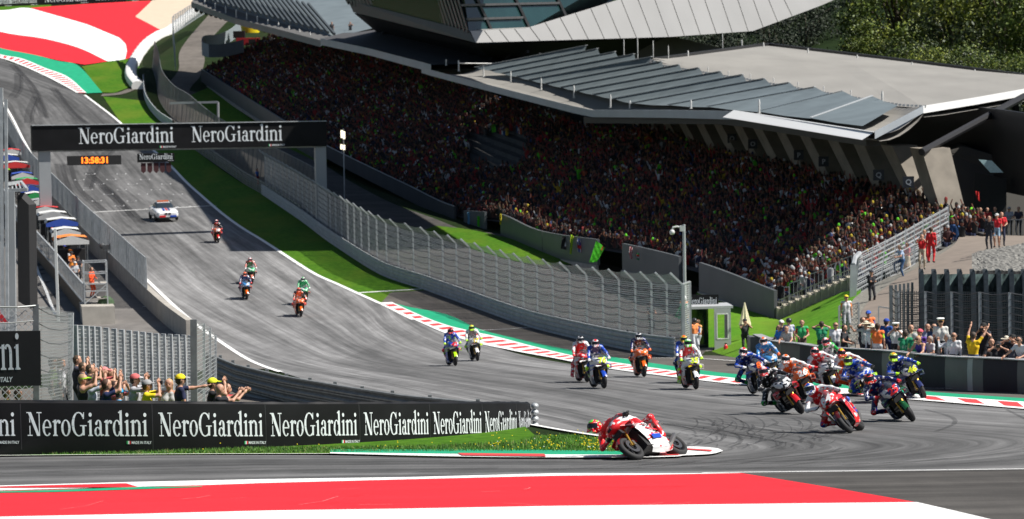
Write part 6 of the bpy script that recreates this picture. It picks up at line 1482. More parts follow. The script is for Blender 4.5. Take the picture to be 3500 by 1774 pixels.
# tall mesh fence beside the ramp
mf = [(2921, 1012, 161.5), (2990, 972, 163.5), (3070, 934, 166), (3150, 890, 169.5), (3244, 838, 174)]; mq = [P(*a) for a in mf]; mt = [P(2938, 867, 161.5), P(3010, 833, 163.5), P(3075, 800, 166), P(3150, 757, 169.5), P(3240, 709, 174)]
rf_ = empty('mesh_fence', mq[1], label='tall pale welded mesh fence climbing beside the ramp next to the stand', cat='fence'); B1, T1 = resamp(mq, 10), resamp(mt, 10)
for a, b_ in zip(B1, T1): mb = MB(); mb.bar(a - Vector((0, 0, .2)), b_ + Vector((0, 0, .12)), .07, .07); under(rf_, mb.build('post', M_post))
netting('mesh_panel', [[a, b_] for a, b_ in zip(resamp(mq, 30), resamp(mt, 30))], meshmat('welded mesh', (.42, .45, .48), .22, .045), rf_)
mb = MB()
for f in np.linspace(0, 1, 9):
    for i in range(9): mb.bar(B1[i].lerp(T1[i], f), B1[i + 1].lerp(T1[i + 1], f), .035, .05)
under(rf_, mb.build('wire_bar', M_post))
mb = MB(); mb.bar(P(2915, 1045, 160), P(2917, 905, 160), .32, .2); mb.tube([P(2917, 905, 160), P(2922, 882, 160.5), P(2938, 866, 161.5)], .13, 6); under(rf_, mb.build('end_post', M_post))
# gate
gt = empty('mesh_gate', P(2900, 1190, 137), label='open pale mesh gate between the wall and the ramp', cat='gate')
for (x0, x1, d1) in ((2868, 2900, 137), (2901, 2935, 136)):
    a, b_, c, d_ = P(x0, 1196, d1), P(x1, 1196, d1), P(x1, 1034 if x0 > 2890 else 1046, d1), P(x0, 1046, d1); mb = MB(); mb.bar(a, d_, .07, .07); mb.bar(b_, c, .07, .07); mb.bar(d_, c, .06, .06); mb.bar(a, b_, .06, .06)
    for f in np.linspace(.1, .9, 8): mb.bar(a.lerp(d_, f), b_.lerp(c, f), .025, .03)
    q = under(gt, mb.build('gate_leaf', M_post)); netting('mesh', [[a, d_], [b_, c]], M_chain, q)
railing('railing', [P(2930, 1046, 150), P(2932, 1046, 150)], .01, 1, gt)
mb = MB(); a, b_, c, d_ = P(3003, 1150, 136), P(3003, 1048, 136), P(3042, 1054, 136), P(3042, 1150, 136); mb.bar(a, b_, .05, .05); mb.bar(b_, c, .05, .05); mb.bar(c, d_, .05, .05); tag(mb.build('barrier_frame', M_post), 'low grey metal frame barrier left of the dark net fence', 'barrier')
# crowd barrier on ramp
br = empty('crowd_barrier', P(3045, 948, 157.5), label='grey crowd barrier leaned on by the spectators on the ramp', cat='barrier')
for (x0, y0, x1, y1, D0, D1) in ((3043, 948, 3078, 935, 158, 158.8), (3080, 932, 3128, 905, 159, 160.5)): railing('panel', [P(x0, y0, D0), P(x1, y1, D1)], 1.05, .14, br, M_post, .022)
# railing in front of the dark terrace
tr = empty('terrace_railing', P(3250, 815, 174), label='grey bar railing along the shaded terrace under the roof', cat='railing'); railing('bars', [P(3246, 815, 175), P(3290, 815, 175), P(3500, 813, 173), P(3800, 812, 172)], .98, .17, tr, mat('terrace railing grey', (.20, .21, .22), .5), .03)
# dark building behind the terrace, lattice screen with the banner behind
bk_ = empty('terrace_building', P(3400, 800, 186), label='dark concrete terrace building with slanted black lattice under the roof edge', cat='building')
M_dkw = mat('dark concrete wall', (.045, .042, .036), .85, var=.15, scale=.5)
slab('wall', [P(3300, 815, 184), P(3240, 520, 187), P(3290, 500, 187), P(3500, 560, 186), P(3900, 620, 186), P(3900, 815, 184)], (.5, 6, 0), M_dkw, bk_)
slab('opening', [P(3330, 800, 183.8), P(3330, 590, 183.8), P(3440, 610, 183.8), P(3440, 800, 183.8)], (0, .1, 0), M_blackm, bk_)
mb = MB(); ta, tb_ = P(3150, 520, 180), P(3500, 330, 190); mb.tube([ta, tb_], .22, 8); under(bk_, mb.build('raking_beam', M_steel))
for i in range(9):
    mb = MB(); mb.bar(P(3215 + i * 42, 470 + i * 12, 203), P(3175 + i * 42, 372 - i * 3, 204), .35, .2); under(bk_, mb.build('lattice_strut', M_steel))
for i in range(6):
    mb = MB(); mb.bar(P(3170, 400 + i * 20, 203.5), P(3560, 385 + i * 32, 203.5), .16, .2); under(bk_, mb.build('lattice_rail', M_steel))
sgm = MB(); a = P(3375, 372, 195); 
hb = empty('hanging_banner', P(3395, 440, 195), label='tall multicoloured banner glimpsed behind the black lattice', cat='banner')
for i in range(6):
    c = [(.5, .5, .6), (.7, .55, .45), (.7, .3, .25), (.65, .65, .6), (.7, .6, .4), (.6, .6, .6)][i]; mb = MB(); x0 = 3368 + i * 5; mb.quad(P(x0, 385 + i * 20, 195), P(x0 + 52 - i * 4, 385 + i * 20, 195), P(x0 + 54 - i * 4, 371 + i * 20 - 6, 195), P(x0, 371 + i * 20 - 6, 195)); under(hb, mb.build('banner_field', cmat('cloth', c)))
# glimpses of sunlit glass between the columns
M_gls = mat('sunlit glass pane', (.35, .50, .52), .15, spec=.8)
for q, (x, y, x1, y1, w_, D) in enumerate(((2900, 470, 2935, 570, 20, 203), (2372, 425, 2384, 470, 11, 246), (2440, 428, 2455, 470, 12, 238), (2850, 545, 2868, 620, 22, 206), (3345, 545, 3385, 590, 45, 182))):
    slab('window', [P(x, y, D), P(x + w_, y + 4, D), P(x1 + w_, y1, D), P(x1, y1, D)], (0, .1, 0), M_gls, stand if q < 4 else bk_)
# gabion wall and glass-finned fence on the right
M_rock = mat('pale gabion stones', (.17, .165, .15), .9, var=.75, scale=7, bump=1.0)
gb = MB(); rows = []
gtop = resamp([P(3322, 868, 152), P(3345, 858, 153), P(3430, 843, 153), P(3600, 815, 153)], 40); gbt = resamp([P(3322, 925, 146), P(3345, 925, 146), P(3430, 925, 145), P(3600, 925, 144)], 40)
for i in range(40): rows.append([gtop[i].lerp(gbt[i], t) + Vector((rnd.uniform(-.02, .02), rnd.uniform(-.02, .02), rnd.uniform(-.03, .03))) for t in np.linspace(0, 1, 22)] + [gbt[i] - Vector((0, 0, 1.2))])
gb.grid(rows); o = gb.build('gabion_wall', M_rock); up_normals(o.data); tag(o, 'pale stone gabion bank right of the ramp behind the glass fins', 'wall')
gf = empty('fin_fence', P(3300, 1200, 128), label='row of tall dark grey fins with reflective glass panes behind the right-hand spectators', cat='fence')
M_fin = mat('dark fin steel', (.13, .15, .16), .45, .2, var=.3); M_fglass = mat('dark reflective glass', (.07, .10, .10), .12, spec=1.0, var=.95, scale=2.2)  # strong colour noise in the panes stands in for varied reflections
for i in range(12):
    x = 3142 + i * 44; y = 930 - (i > 8) * 4; D = 132 - i * .35; t_, b_ = P(x, y, D), P(x + 6, 1225, D); mb = MB(); mb.grid([[b_ + Vector((0, 0, 0)), t_], [b_ + Vector((.17, -.1, 0)), t_ + Vector((.17, -.1, .0))], [b_ + Vector((.26, .9, 0)), t_ + Vector((.26, .9, .05))], [b_ + Vector((.08, .9, 0)), t_ + Vector((.08, .9, .05))]], close=False); under(gf, mb.build('fin', M_fin))
    mb = MB(); mb.quad(b_ + Vector((.17, .1, 0)), b_ + Vector((.56, .45, 0)), t_ + Vector((.56, .45, -.12)), t_ + Vector((.17, .1, -.1))); under(gf, mb.build('pane', M_fglass))
mb = MB(); mb.tube([P(3260, 1004, 133), P(3370, 985, 132), P(3560, 988, 130)], .035, 6); mb.tube([P(3140, 1030, 133), P(3260, 1004, 133)], .035, 6); under(gf, mb.build('pale_rail', mat('pale blue rail', (.45, .58, .58), .4)))
mb = MB(); mb.quad(P(3140, 1225, 134), P(3600, 1225, 131), P(3600, 1000, 131), P(3140, 1035, 134)); under(gf, mb.build('backing', M_fglass))
fr1 = [P(3046, 1215, 127), P(3075, 1215, 128.5), P(3140, 1215, 128), P(3300, 1218, 126), P(3500, 1222, 124), P(3800, 1228, 122)]
fnf = empty('net_fence', fr1[2], label='dark net fence with drooping cables directly behind the right-hand spectators', cat='fence')
tops = [995, 993, 994, 998, 1000, 1004]; T_ = [P(*a) for a in ((3044, 975, 127), (3072, 997, 128.5), (3140, 995, 128), (3300, 997, 126), (3500, 1000, 124), (3800, 1006, 122))]
Bq, Tq = resamp(fr1, 9), resamp(T_, 9)
for a, b_ in zip(Bq, Tq): mb = MB(); mb.bar(a, b_, .11, .11); under(fnf, mb.build('post', M_fin if a is Bq[0] else M_galv))
netting('netting', [[a, b_] for a, b_ in zip(Bq, Tq)], meshmat('fine dark net', (.12, .13, .13), .09, .028), fnf)
mb = MB()
for i in range(8):
    for f in np.linspace(.15, 1, 9): mb.tube([Bq[i].lerp(Bq[i + 1], t).lerp(Tq[i].lerp(Tq[i + 1], t), f) + Vector((0, -.05, -.10 * math.sin(math.pi * t))) for t in np.linspace(0, 1, 6)], .018, 3, caps=False)
under(fnf, mb.build('cable', M_rope))
for i in range(6): mb = MB(); x = 3048 + i * 14; mb.bar(P(x, 1215, 130 + i * .6), P(x, 975 - i * 2, 130 + i * .6), .09, .12); under(fnf, mb.build('post', M_fin))
# ------------------------------------------------------------------ flags and banners on the stand wall
def flag(label, pts, D, m, cols=None, mark=None):
    D = min(D, 52.1 / (.224 + (pts[0][0] - 1750) / F) - 2.5) if 1550 < pts[0][0] < 2230 else D - 4 * (pts[0][0] < 1000)
    o = empty('flag', P(*pts[0], D), label=label, cat='flag'); mb = MB(); q = [P(x, y, D) for x, y in pts]; rows = []
    for i in range(9): t = i / 8; rows.append([q[0].lerp(q[1], t).lerp(q[3].lerp(q[2], t), s_) + Vector((0, -.06 * math.sin(t * 9 + s_ * 4), 0)) for s_ in (0, .25, .5, .75, 1)])
    for i in range(8):
        for j in range(4): mb.quad(rows[i][j], rows[i + 1][j], rows[i + 1][j + 1], rows[i][j + 1], (i * 3 + j * 5) % len(m) if cols is None else cols(i, j))
    under(o, mb.build('cloth', m)); return o
LGm, REm, WHm, BLm, BKm, YEm = cmat('cloth', (.08, .55, .02)), cmat('cloth', (.5, .02, .02)), cmat('cloth', (.55, .55, .55)), cmat('cloth', (.02, .04, .2)), cmat('cloth', (.02, .02, .02)), cmat('cloth', (.6, .5, .02))
flag('fluorescent green flag leaning over the wall of the stand', [(2038, 822), (2068, 846), (2040, 895), (2014, 897)], 205, [LGm, LGm, REm], lambda i, j: 2 if (i == 6 and j < 1) else 0)
flag('black flag with a ring emblem on the stand wall', [(1922, 806), (1962, 816), (1945, 856), (1916, 850)], 216, [BKm, WHm, REm], lambda i, j: 1 if (i in (3, 5) and j in (1, 2)) else (2 if i == 4 and j in (1, 2) else 0))
flag('blue white and red crossed flag on the stand wall', [(1972, 812), (1998, 822), (1996, 866), (1974, 860)], 213, [BLm, WHm, REm], lambda i, j: 2 if (i == 4 or j == 2) else (1 if (i + j * 2) % 3 == 0 else 0))
flag('narrow lime banner beside the black ring flag', [(1950, 800), (1961, 806), (1954, 870), (1947, 868)], 214, [LGm, YEm])
flag('tall pale blue banner at the left end of the grey stand wall', [(1597, 724), (1607, 727), (1609, 783), (1599, 780)], 246, [cmat('cloth', (.25, .5, .65)), cmat('cloth', (.1, .3, .5))])
flag('narrow lime flag hanging on the stand wall', [(1631, 738), (1640, 740), (1640, 776), (1631, 772)], 244, [LGm])
flag('narrow yellow banner on the edge of a wall panel', [(1709, 730), (1715, 731), (1714, 768), (1708, 767)], 235, [YEm])
flag('red and white flag hanging on the far right wall panel', [(2150, 842), (2162, 845), (2162, 886), (2152, 884)], 198, [REm, WHm])
flag('small green white and red flag on the right wall panel', [(2176, 864), (2185, 866), (2185, 890), (2177, 888)], 197, [cmat('cloth', (.02, .2, .06)), WHm, REm])
flag('red white and blue banner far up the stand wall', [(786, 330), (803, 335), (800, 375), (784, 370)], 385, [REm, WHm, BLm])
flag('red flag waved in the shaded terrace', [(3332, 652), (3346, 655), (3350, 690), (3340, 680)], 179, [REm])
flag('lime flag high in the crowd near the columns', [(2250, 560), (2262, 568), (2246, 610), (2236, 606)], 225, [LGm])
mf_ = empty('marshal_flag', P(2330, 1040, 155), label='green flag held out by the marshal beside the catch fence', cat='flag'); mb = MB(); rows = []
for i in range(10): t = i / 9; rows.append([P(2330 + (2306 - 2330) * s_ + t * 20, 1030 + s_ * 53 + t * (1036 - 1030 + 4), 155 + .1 * math.sin(t * 6)) + Vector((0, -.08 * math.sin(t * 7 + s_ * 3), 0)) for s_ in np.linspace(0, 1, 6)])
mb.grid(rows); under(mf_, mb.build('cloth', cmat('cloth', (.01, .28, .12)), smooth=True)); mb = MB(); mb.tube([P(2329, 1095, 155), P(2346, 1026, 155)], .015, 5); under(mf_, mb.build('stick', M_postw))

# ------------------------------------------------------------------ left side: pit lane things
def canopy(x, y, w_, h_, c1, c2, D=None, lab=''):
    g = hit(x, y + 100); top_ = g + Vector((0, 0, 2.25)); o = empty('pit_canopy', g, R(12), label=lab, cat='canopy', group='team canopies along the pit wall')
    mb = MB(); wm = w_ * 1.65 * g.y / F / 2; mb.grid([[(a * wm, b_ * 1.0, 2.25 + z) for a, z in ((-1, 0), (-.9, .22), (0, .34), (.9, .22), (1, 0))] for b_ in (-1, 1)], 0); mb.grid([[(a * wm, -1.0, 2.25 + z) for a, z in ((-1, -.25), (0, -.25), (1, -.25))], [(a * wm, -1.0, 2.25 + z) for a, z in ((-1, 0), (0, .34), (1, 0))]], 1); mb.build('canvas', [cmat('cloth', c1), cmat('cloth', c2)], o)
    mb = MB(); mb.box((0, 0, 1.25), (wm * 1.6, 1.0, .8), None, 0); mb.build('desk', M_blackm, o)
    for sx_ in (-1, 1):
        for sy_ in (-1, 1): mb = MB(); mb.bar((sx_ * wm * .9, sy_ * .9, 0), (sx_ * wm * .9, sy_ * .9, 2.3), .06, .06); mb.build('leg', M_galvd, o)
OW, OR_, RR, BB, GG, NN2 = (.62, .62, .60), (.75, .22, .04), (.65, .04, .04), (.03, .08, .4), (.02, .3, .08), (.02, .02, .08)
for a in ((28, 520, 46, OW, BB, 'farthest white pit canopy with blue edge'), (52, 548, 60, OW, RR, 'white pit canopy with red lettering band'), (78, 590, 46, BB, OW, 'blue pit canopy in the row beyond the gantry post'), (94, 612, 48, GG, RR, 'green pit canopy with red front'), (106, 640, 42, NN2, BB, 'dark navy pit canopy'),
          (40, 500, 40, RR, OW, 'small red pit canopy at the far end of the row'), (120, 668, 46, OW, GG, 'white and green pit canopy next to the navy one'), (135, 695, 48, (.3, .3, .32), OW, 'grey pit canopy just beyond the gantry post'),
          (155, 722, 60, RR, OW, 'red topped pit canopy beside the gantry post'), (182, 742, 62, OW, (.4, .4, .4), 'white pit canopy next down from the red one'), (212, 768, 66, OW, BB, 'pale pit canopy with dark blue front'), (226, 806, 60, OW, OW, 'plain white pit canopy above the orange one'), (244, 836, 72, OR_, OW, 'orange and white pit canopy, nearest'),):
    canopy(a[0], a[1], a[2], 0, a[3], a[4], None, a[5])
pf_ = [Vector((p.x, p.y, G(p.y))) for p in resamp(side(pw, dirn * 5.8), 90)]; pf_ = [p for p in pf_ if 182 < p.y < 330]
rw = empty('pit_side_wall', pf_[3], label='low brown wall with grey mesh fence along the pit lane side of the team stands', cat='wall'); mb = MB(); mb.grid([[p, p + Vector((0, 0, .9)), p + Vector((.3, 0, .9)), p + Vector((.3, 0, 0))] for p in pf_], caps=True); under(rw, mb.build('wall_body', mat('brown stained concrete', (.12, .085, .055), .85, var=.3)))
netting('netting', [[p + Vector((0, 0, .9)), p + Vector((0, 0, 2.0))] for p in pf_], meshmat('pit side mesh', (.3, .32, .33), .12, .03), rw); railing('rail', [p + Vector((0, 0, .9)) for p in pf_], 1.1, 1.2, rw, M_galv, .06)
# scaffold stand
sc_ = P(328, 1045, 184); so_ = empty('scaffold', sc_, R(10), label='small tubular scaffold platform on the pit wall end', cat='scaffold'); mb = MB()
for x in (-.65, .65):
    for y in (-.6, .6): mb.bar((x, y, 0), (x, y, 2.6), .06, .06)
for z in (.9, 1.3, 1.9, 2.55):
    for y in (-.6, .6): mb.bar((-.65, y, z), (.65, y, z), .06, .06)
    for x in (-.65, .65): mb.bar((x, -.6, z), (x, .6, z), .05, .05)
mb.bar((-.65, -.6, .2), (.65, -.6, 1.3), .05, .05); mb.build('frame', M_galv, so_); [(lambda m_: (m_.box((0, 0, z), (1.25, 1.15, .05)), m_.build('deck', M_conc, so_)))(MB()) for z in (1.3, .45)]
mb = MB(); mb.ell((.55, -.2, .15), (.5, .4, .42), 9, 6); mb.build('cover', cmat('cloth', (.05, .09, .04)), so_)
slab('end_block', [P(258, 1048, 182), P(370, 1048, 182), P(372, 1118, 182), P(262, 1112, 182)], (0, 3, 0), M_conc, so_)
# portal column with black screen on the left edge, slim white pole
po = empty('light_portal', P(15, 1200, 150), label='grey steel portal column with a black screen at the left edge', cat='portal')
mb = MB(); mb.bar(P(10, 1200, 150), P(4, 300, 150), .16, .16); mb.bar(P(26, 1200, 150), P(20, 340, 150), .14, .14); under(po, mb.build('slim_post', M_galv))
mb = MB(); mb.bar(P(44, 1200, 151), P(38, 655, 151), .34, .28); under(po, mb.build('column', M_gpost))
mb = MB(); mb.bar(P(20, 630, 151), P(72, 622, 158), .12, .15); mb.bar(P(22, 652, 151), P(93, 648, 151), .14, .16); mb.bar(P(72, 622, 158), P(93, 648, 151), .12, .12)
for i in range(5): mb.bar(P(30 + i * 14, 650, 151), P(28 + i * 12, 627, 156), .06, .06)
under(po, mb.build('bracket', M_galv))
slab('screen', [P(58, 660, 152), P(98, 700, 152), P(103, 1055, 152), P(62, 1030, 152)], (.3, .4, 0), M_blackm, po)
mb = MB(); mb.bar(P(200, 1100, 140), P(188, 782, 140), .11, .11); tag(mb.build('white_pole', cmat('plastic', (.7, .7, .68))), 'slim white pole rising in front of the pit wall', 'pole')
mb = MB(); rows = [[P(-40, 1105 - 110 * t, 120) + Vector((.55 * math.sin(math.pi * .5 * t) * -1 + .75, 0, 0)) for t in (0, .3, .6, 1)], [P(-40, 1105 - 110 * t, 120) for t in (0, .3, .6, 1)]]; mb.grid(rows); tag(mb.build('red_board', cmat('plastic', (.6, .03, .04))), 'edge of a red board at the far left behind the chain link fence', 'board')
# ------------------------------------------------------------------ near-left fences and black board
nf = empty('spectator_fence', P(450, 1300, 86), label='fence of closely spaced broad grey posts and netting behind the left spectators', cat='fence')
Lt = [P(256, 1111, 82), P(330, 1116, 86), P(430, 1128, 90), P(540, 1140, 95), P(650, 1146, 100)]; Lq = resamp(Lt, 18)
for p in Lq: mb = MB(); mb.box(Vector((p.x, p.y, p.z - 1.5)), (.15, .07, 3.0), Matrix.Rotation(R(-20), 3, 'Z')); under(nf, mb.build('post', M_galv))
netting('netting', [[p - Vector((0, 0, 3.0)) + Vector((0, -.05, 0)), p + Vector((0, -.05, -.04))] for p in resamp(Lt, 40)], M_netd, nf)
mb = MB()
for i in range(17):
    for z in np.arange(.3, 2.9, .35): mb.tube([Lq[i].lerp(Lq[i + 1], t) + Vector((0, -.08, -z - .07 * math.sin(math.pi * t))) for t in np.linspace(0, 1, 5)], .011, 3, caps=False)
under(nf, mb.build('cable', M_rope))
bp_ = empty('fence_end', P(668, 1380, 76), label='tall single steel post with a narrow return of pale netting', cat='fence'); mb = MB(); mb.bar(P(664, 1420, 76), P(662, 1092, 76), .15, .15); under(bp_, mb.build('post', M_galvd))
Rt = [P(672, 1095, 76.2), P(697, 1105, 79), P(718, 1120, 83), P(737, 1145, 88)]; Rb = [P(672, 1420, 76.2), P(697, 1400, 79), P(718, 1380, 83), P(737, 1360, 88)]
netting('netting', [[a, b_] for a, b_ in zip(Rb, Rt)], M_netd, bp_)
for a, b_ in list(zip(Rb, Rt))[1:]: mb = MB(); mb.bar(a, b_, .06, .06); under(bp_, mb.build('post', M_galv))
lf_ = empty('chain_link_fence', P(100, 1400, 73), label='chain link and net fence bay at the far left, turning a corner', cat='fence')
netting('netting', [[P(-300, 1400, 72), P(-300, 1045, 72)], [P(132, 1400, 73), P(130, 1046, 73)]], M_chain, lf_)
mb = MB(); mb.bar(P(125, 1420, 73), P(123, 1040, 73), .13, .10); mb.tube([P(-300, 1046, 72), P(60, 1050, 72.7), P(130, 1044, 73)], .02, 5); mb.tube([P(-300, 1100, 72), P(30, 1104, 72.7), P(130, 1095, 73)], .012, 4); under(lf_, mb.build('post', M_galvd))
Cn = [(P(132, 1400, 73), P(133, 1046, 73)), (P(165, 1395, 74.5), P(168, 1056, 74.5)), (P(205, 1385, 77), P(208, 1066, 77)), (P(240, 1375, 80), P(243, 1070, 80))]
netting('netting', [list(c) for c in Cn], meshmat('overlapping nets', (.36, .38, .38), .08, .024), lf_); netting('netting', [[a + Vector((.04, .25, 0)), b_ + Vector((.04, .25, 0))] for a, b_ in Cn], M_chain, lf_)
mb = MB(); mb.bar(Cn[3][0], Cn[3][1], .12, .12); under(lf_, mb.build('post', M_galv))
mb = MB()
for f in np.linspace(.1, .98, 7): mb.tube([a.lerp(b_, f) + Vector((0, -.04, -.08 * math.sin(k * 1.05))) for k, (a, b_) in enumerate(Cn)], .012, 4, caps=False)
under(lf_, mb.build('cable', M_rope))
bb = lambda u, v, l=0.0: P(140, 1318, 72.4) + Vector((u, -l, v))
bo_ = empty('fence_board', P(60, 1220, 72.4), label='large black board with cropped serif lettering and IN ITALY on the left fence', cat='sign')
mb = MB(); mb.prism([(-3, 0), (0, 0), (.02, 1.24), (-3, 1.26)], 0, -.03, lambda p, t: bb(p[0], p[1], t)); under(bo_, mb.build('board', M_blackm))
mb = MB(); wd_ = word_width('NeroGiardini', .82, .62); nero(mb, bb, -.50 - wd_, .37, .84, .62, (0, 1, 2), small=False); text_polys('MADE IN ITALY', lambda u, v, l: bb(-1.42 + u * .72, .10 + v, l), mb, 0, .155, .2, .03); under(bo_, mb.build('lettering', [M_letter, M_flagg, M_flagr]))
# ------------------------------------------------------------------ far end: white air fence, banners, crown
mb = MB(); cc = [(735, -10), (690, 28), (630, 72), (580, 112), (540, 130), (505, 155), (480, 185), (462, 215), (448, 245), (450, 275), (472, 305)]
ww = [p for p in cr(px(cc), 70)]; rows = []
for i, p in enumerate(ww):
    nr = nrm_at(ww, i); rr = .78 + .04 * math.sin(i * 2.4); rows.append([p + nr * a * rr + Vector((0, 0, b_ * rr)) for a, b_ in ((.9, 0), (1.0, .5), (.8, 1.0), (.3, 1.25), (-.3, 1.25), (-.8, 1.0), (-1.0, .5), (-.9, 0))])
mb.grid(rows, caps=True); tag(mb.build('air_fence', mat('white air fence', (.78, .77, .74), .6, var=.04), smooth='auto'), 'long white inflatable air fence bending round the far corner', 'air fence')
fb = empty('far_banner', hit(180, 18), label='black lettered banner wall along the farthest edge at the top left', cat='barrier')
q0, q1 = hit(-120, 28), hit(430, 6); axf = (q1 - q0).normalized(); fbn = lambda u, v, l=0.0: q0 + axf * u + Vector((0, -l, v))
Lf = (q1 - q0).length; mb = MB(); mb.prism([(0, -.2), (Lf, -.2), (Lf, 1.9), (0, 1.9)], 0, -.3, lambda p, t: fbn(p[0], p[1], t)); under(fb, mb.build('board', M_black))
for x in (-58, 30, 150, 325): 
    mb = MB(); s0 = (x + 120) / 550 * Lf; nero(mb, fbn, s0, .45, 1.15, ((95 if x < 100 else 147) / 550 * Lf) / word_width('NeroGiardini', 1.15, 1.0), (0, 1, 2)); under(fb, mb.build('lettering', [M_letter, M_flagg, M_flagr]))
# service buildings / walls behind the far fence
def lowwall(pts, h, m, label, name='low_wall'):
    q = [P(*a) for a in pts]; mb = MB(); mb.grid([[p, p + Vector((0, 0, h)), p + Vector((.1, .6, h)), p + Vector((.1, .6, 0))] for p in resamp(cr(q, 40), 24)], caps=True); return tag(mb.build(name, m), label, 'wall')
lowwall([(840, 92, 428), (790, 140, 420), (745, 160, 412), (700, 165, 405), (690, 180, 400), (700, 195, 396), (760, 195, 398), (830, 180, 402)], 1.6, mat('grey-blue wall', (.22, .25, .27), .6), 'curved grey wall beside the yellow crown at the far end of the stand')
two('service_road', [(715, 50), (620, 165), (610, 240), (560, 300), (540, 330), (640, 480)], [(790, 60), (700, 160), (700, 205), (685, 260), (650, 330), (800, 470)], .03, M_road, 40, 8)
cw = empty('crown_inflatable', P(860, 112, 418), label='yellow crown-shaped inflatable standing on a red trailer at the far end', cat='inflatable'); mb = MB(); c = P(856, 112, 418); rows = []
for v in (0, .8, 1.6):
    rows.append([c + Vector((1.15 * (1 + v * .1) * math.cos(t), .9 * math.sin(t), v + (.55 * abs(math.sin(t * 4)) if v > 1.5 else 0))) for t in [2 * math.pi * k / 32 for k in range(32)]])
mb.grid(rows, close=True); under(cw, mb.build('crown', cmat('plastic', (.75, .6, .02))))
tl = empty('red_trailer', P(845, 150, 415), label='low red trailer with a dark opening below the yellow crown', cat='trailer'); mb = MB(); mb.box(P(848, 142, 415), (3.0, 1.2, .95)); under(tl, mb.build('box', cmat('plastic', (.5, .03, .04)))); mb = MB(); mb.box(P(862, 143, 414.3), (.9, .1, .7)); under(tl, mb.build('opening', M_blackm)); mb = MB(); mb.box(P(818, 118, 417), (1.5, 1.3, .9)); under(tl, mb.build('cabin', M_blackm))
tf = panel_fence('far_fence', [P(600, 240, 400), P(590, 120, 440), P(680, 60, 470), P(735, 30, 480)], 2.6, 2.6, 'pale far fence beyond the white air fence', meshmat('far mesh', (.3, .33, .36), .2, .06), post=M_galv)
# ------------------------------------------------------------------ people
def at_head(x, y, D, size=1.0, pose=None):
    S = human(pose or {})[0]; return P(x, y, D) - Vector((0, 0, S['head'].z * size))
wallD = lambda x: float(np.interp(x, [a[0] for a in wr], [a[2] for a in wr]))
def PR(x, y, rz, label, back=1.2, size=1.02, pose=None, **kw):
    size *= .95; D = wallD(x) + back; person(label, at_head(x, y, D, size, pose), R(rz), pose, size=size, near=True, group='spectators and officials behind the dark wall', **kw)
ph = dict(lh=(-.07, -.30, 1.50), rh=(.07, -.30, 1.50), poleL=(-.8, .2, -.8), poleR=(.8, .2, -.8)); lean_ = dict(lean=.45, lh=(-.22, -.62, 1.02), rh=(.22, -.62, 1.02)); cam_ = dict(lh=(-.08, -.22, 1.55), rh=(.08, -.22, 1.55), poleL=(-1, 0, -.5), poleR=(1, 0, -.5))
low = dict(lh=(-.14, -.30, 1.05), rh=(.14, -.30, 1.05))
DK, JN, TN, GRN = (.02, .02, .025), (.05, .08, .16), (.35, .27, .18), (.01, .22, .10)
PR(2670, 1104, 20, 'person in dark jacket and white cap behind the man in bright blue', 3.0, shirt=DK, trou=DK, hat='cap', hatc=(.7, .7, .68))
PR(2664, 1120, -60, 'man in bright blue shirt at the left end of the dark wall', 1.6, pose=low, shirt=(.03, .18, .55), trou=JN, hair=(.06, .04, .03))
PR(2696, 1099, 10, 'person in dark helmet and white and blue jacket second row at the wall end', 3.6, shirt=(.5, .52, .58), sleeve=(.03, .05, .3), trou=DK, hat='helmet', hatc=(.03, .03, .035))
PR(2694, 1123, -20, 'man in grey t-shirt leaning his hands on the wall end', .9, pose=lean_, shirt=(.42, .41, .40), trou=JN, hair=(.15, .07, .03))
PR(2741, 1104, -8, 'man in red shirt and green vest looking down beside the wall', 1.5, pose=low, shirt=(.38, .02, .02), vest=(.03, .38, .12), trou=(.12, .09, .06), hair=(.03, .02, .01))
PR(2808, 1109, 178, 'photographer seen from behind in green vest numbered 57', 1.6, pose=cam_, shirt=(.06, .06, .06), vest=GRN, num='57', trou=DK, hair=(.05, .03, .02))
PR(2856, 1113, 5, 'man in white t-shirt and sunglasses left of the mesh gate', 1.4, shirt=(.68, .68, .72), trou=(.08, .08, .1), hair=(.03, .02, .015), glasses=True)
PR(2885, 1122, 60, 'dark-haired woman in black beside the man in the white t-shirt', 2.4, shirt=DK, trou=DK, hair=(.04, .02, .01), hairlen=.04, pose=low)
PR(2892, 1018, 5, 'marshal in orange and white with yellow and black cap on the grass behind the gate', 22, shirt=(.65, .65, .66), sleeve=(.75, .22, .03), trou=(.35, .36, .38), hat='cap', hatc=(.75, .55, .02), hatc2=DK)
PR(2968, 1073, 0, 'marshal in orange vest and blue cap behind the hatted men', 6.5, shirt=(.12, .1, .3), vest=(.85, .20, .06), trou=DK, hat='cap', hatc=(.03, .1, .45))
PR(2948, 1096, 30, 'photographer in black with raised camera behind the gate', 3.2, pose=cam_, shirt=DK, trou=DK, hair=(.02, .015, .01), phone=2)
PR(2961, 1110, -35, 'man in grey t-shirt and straw hat reaching one arm up to the left', 1.8, pose=dict(lh=(-.42, -.35, 1.50), rh=(.2, -.1, .85)), shirt=(.42, .42, .40), trou=DK, hat='brim', hatc=(.62, .55, .40), fat=1.15)
PR(2982, 1121, -25, 'man in white shirt and pale straw hat beside the taller hatted man', 1.3, shirt=(.66, .66, .68), trou=DK, hat='brim', hatc=(.66, .60, .45), longs=True)
PR(2999, 1117, 160, 'marshal in orange vest and lime sleeves turned away from the track', 1.0, shirt=(.45, .75, .03), vest=(.85, .18, .04), trou=(.6, .6, .6), hair=(.04, .02, .01))
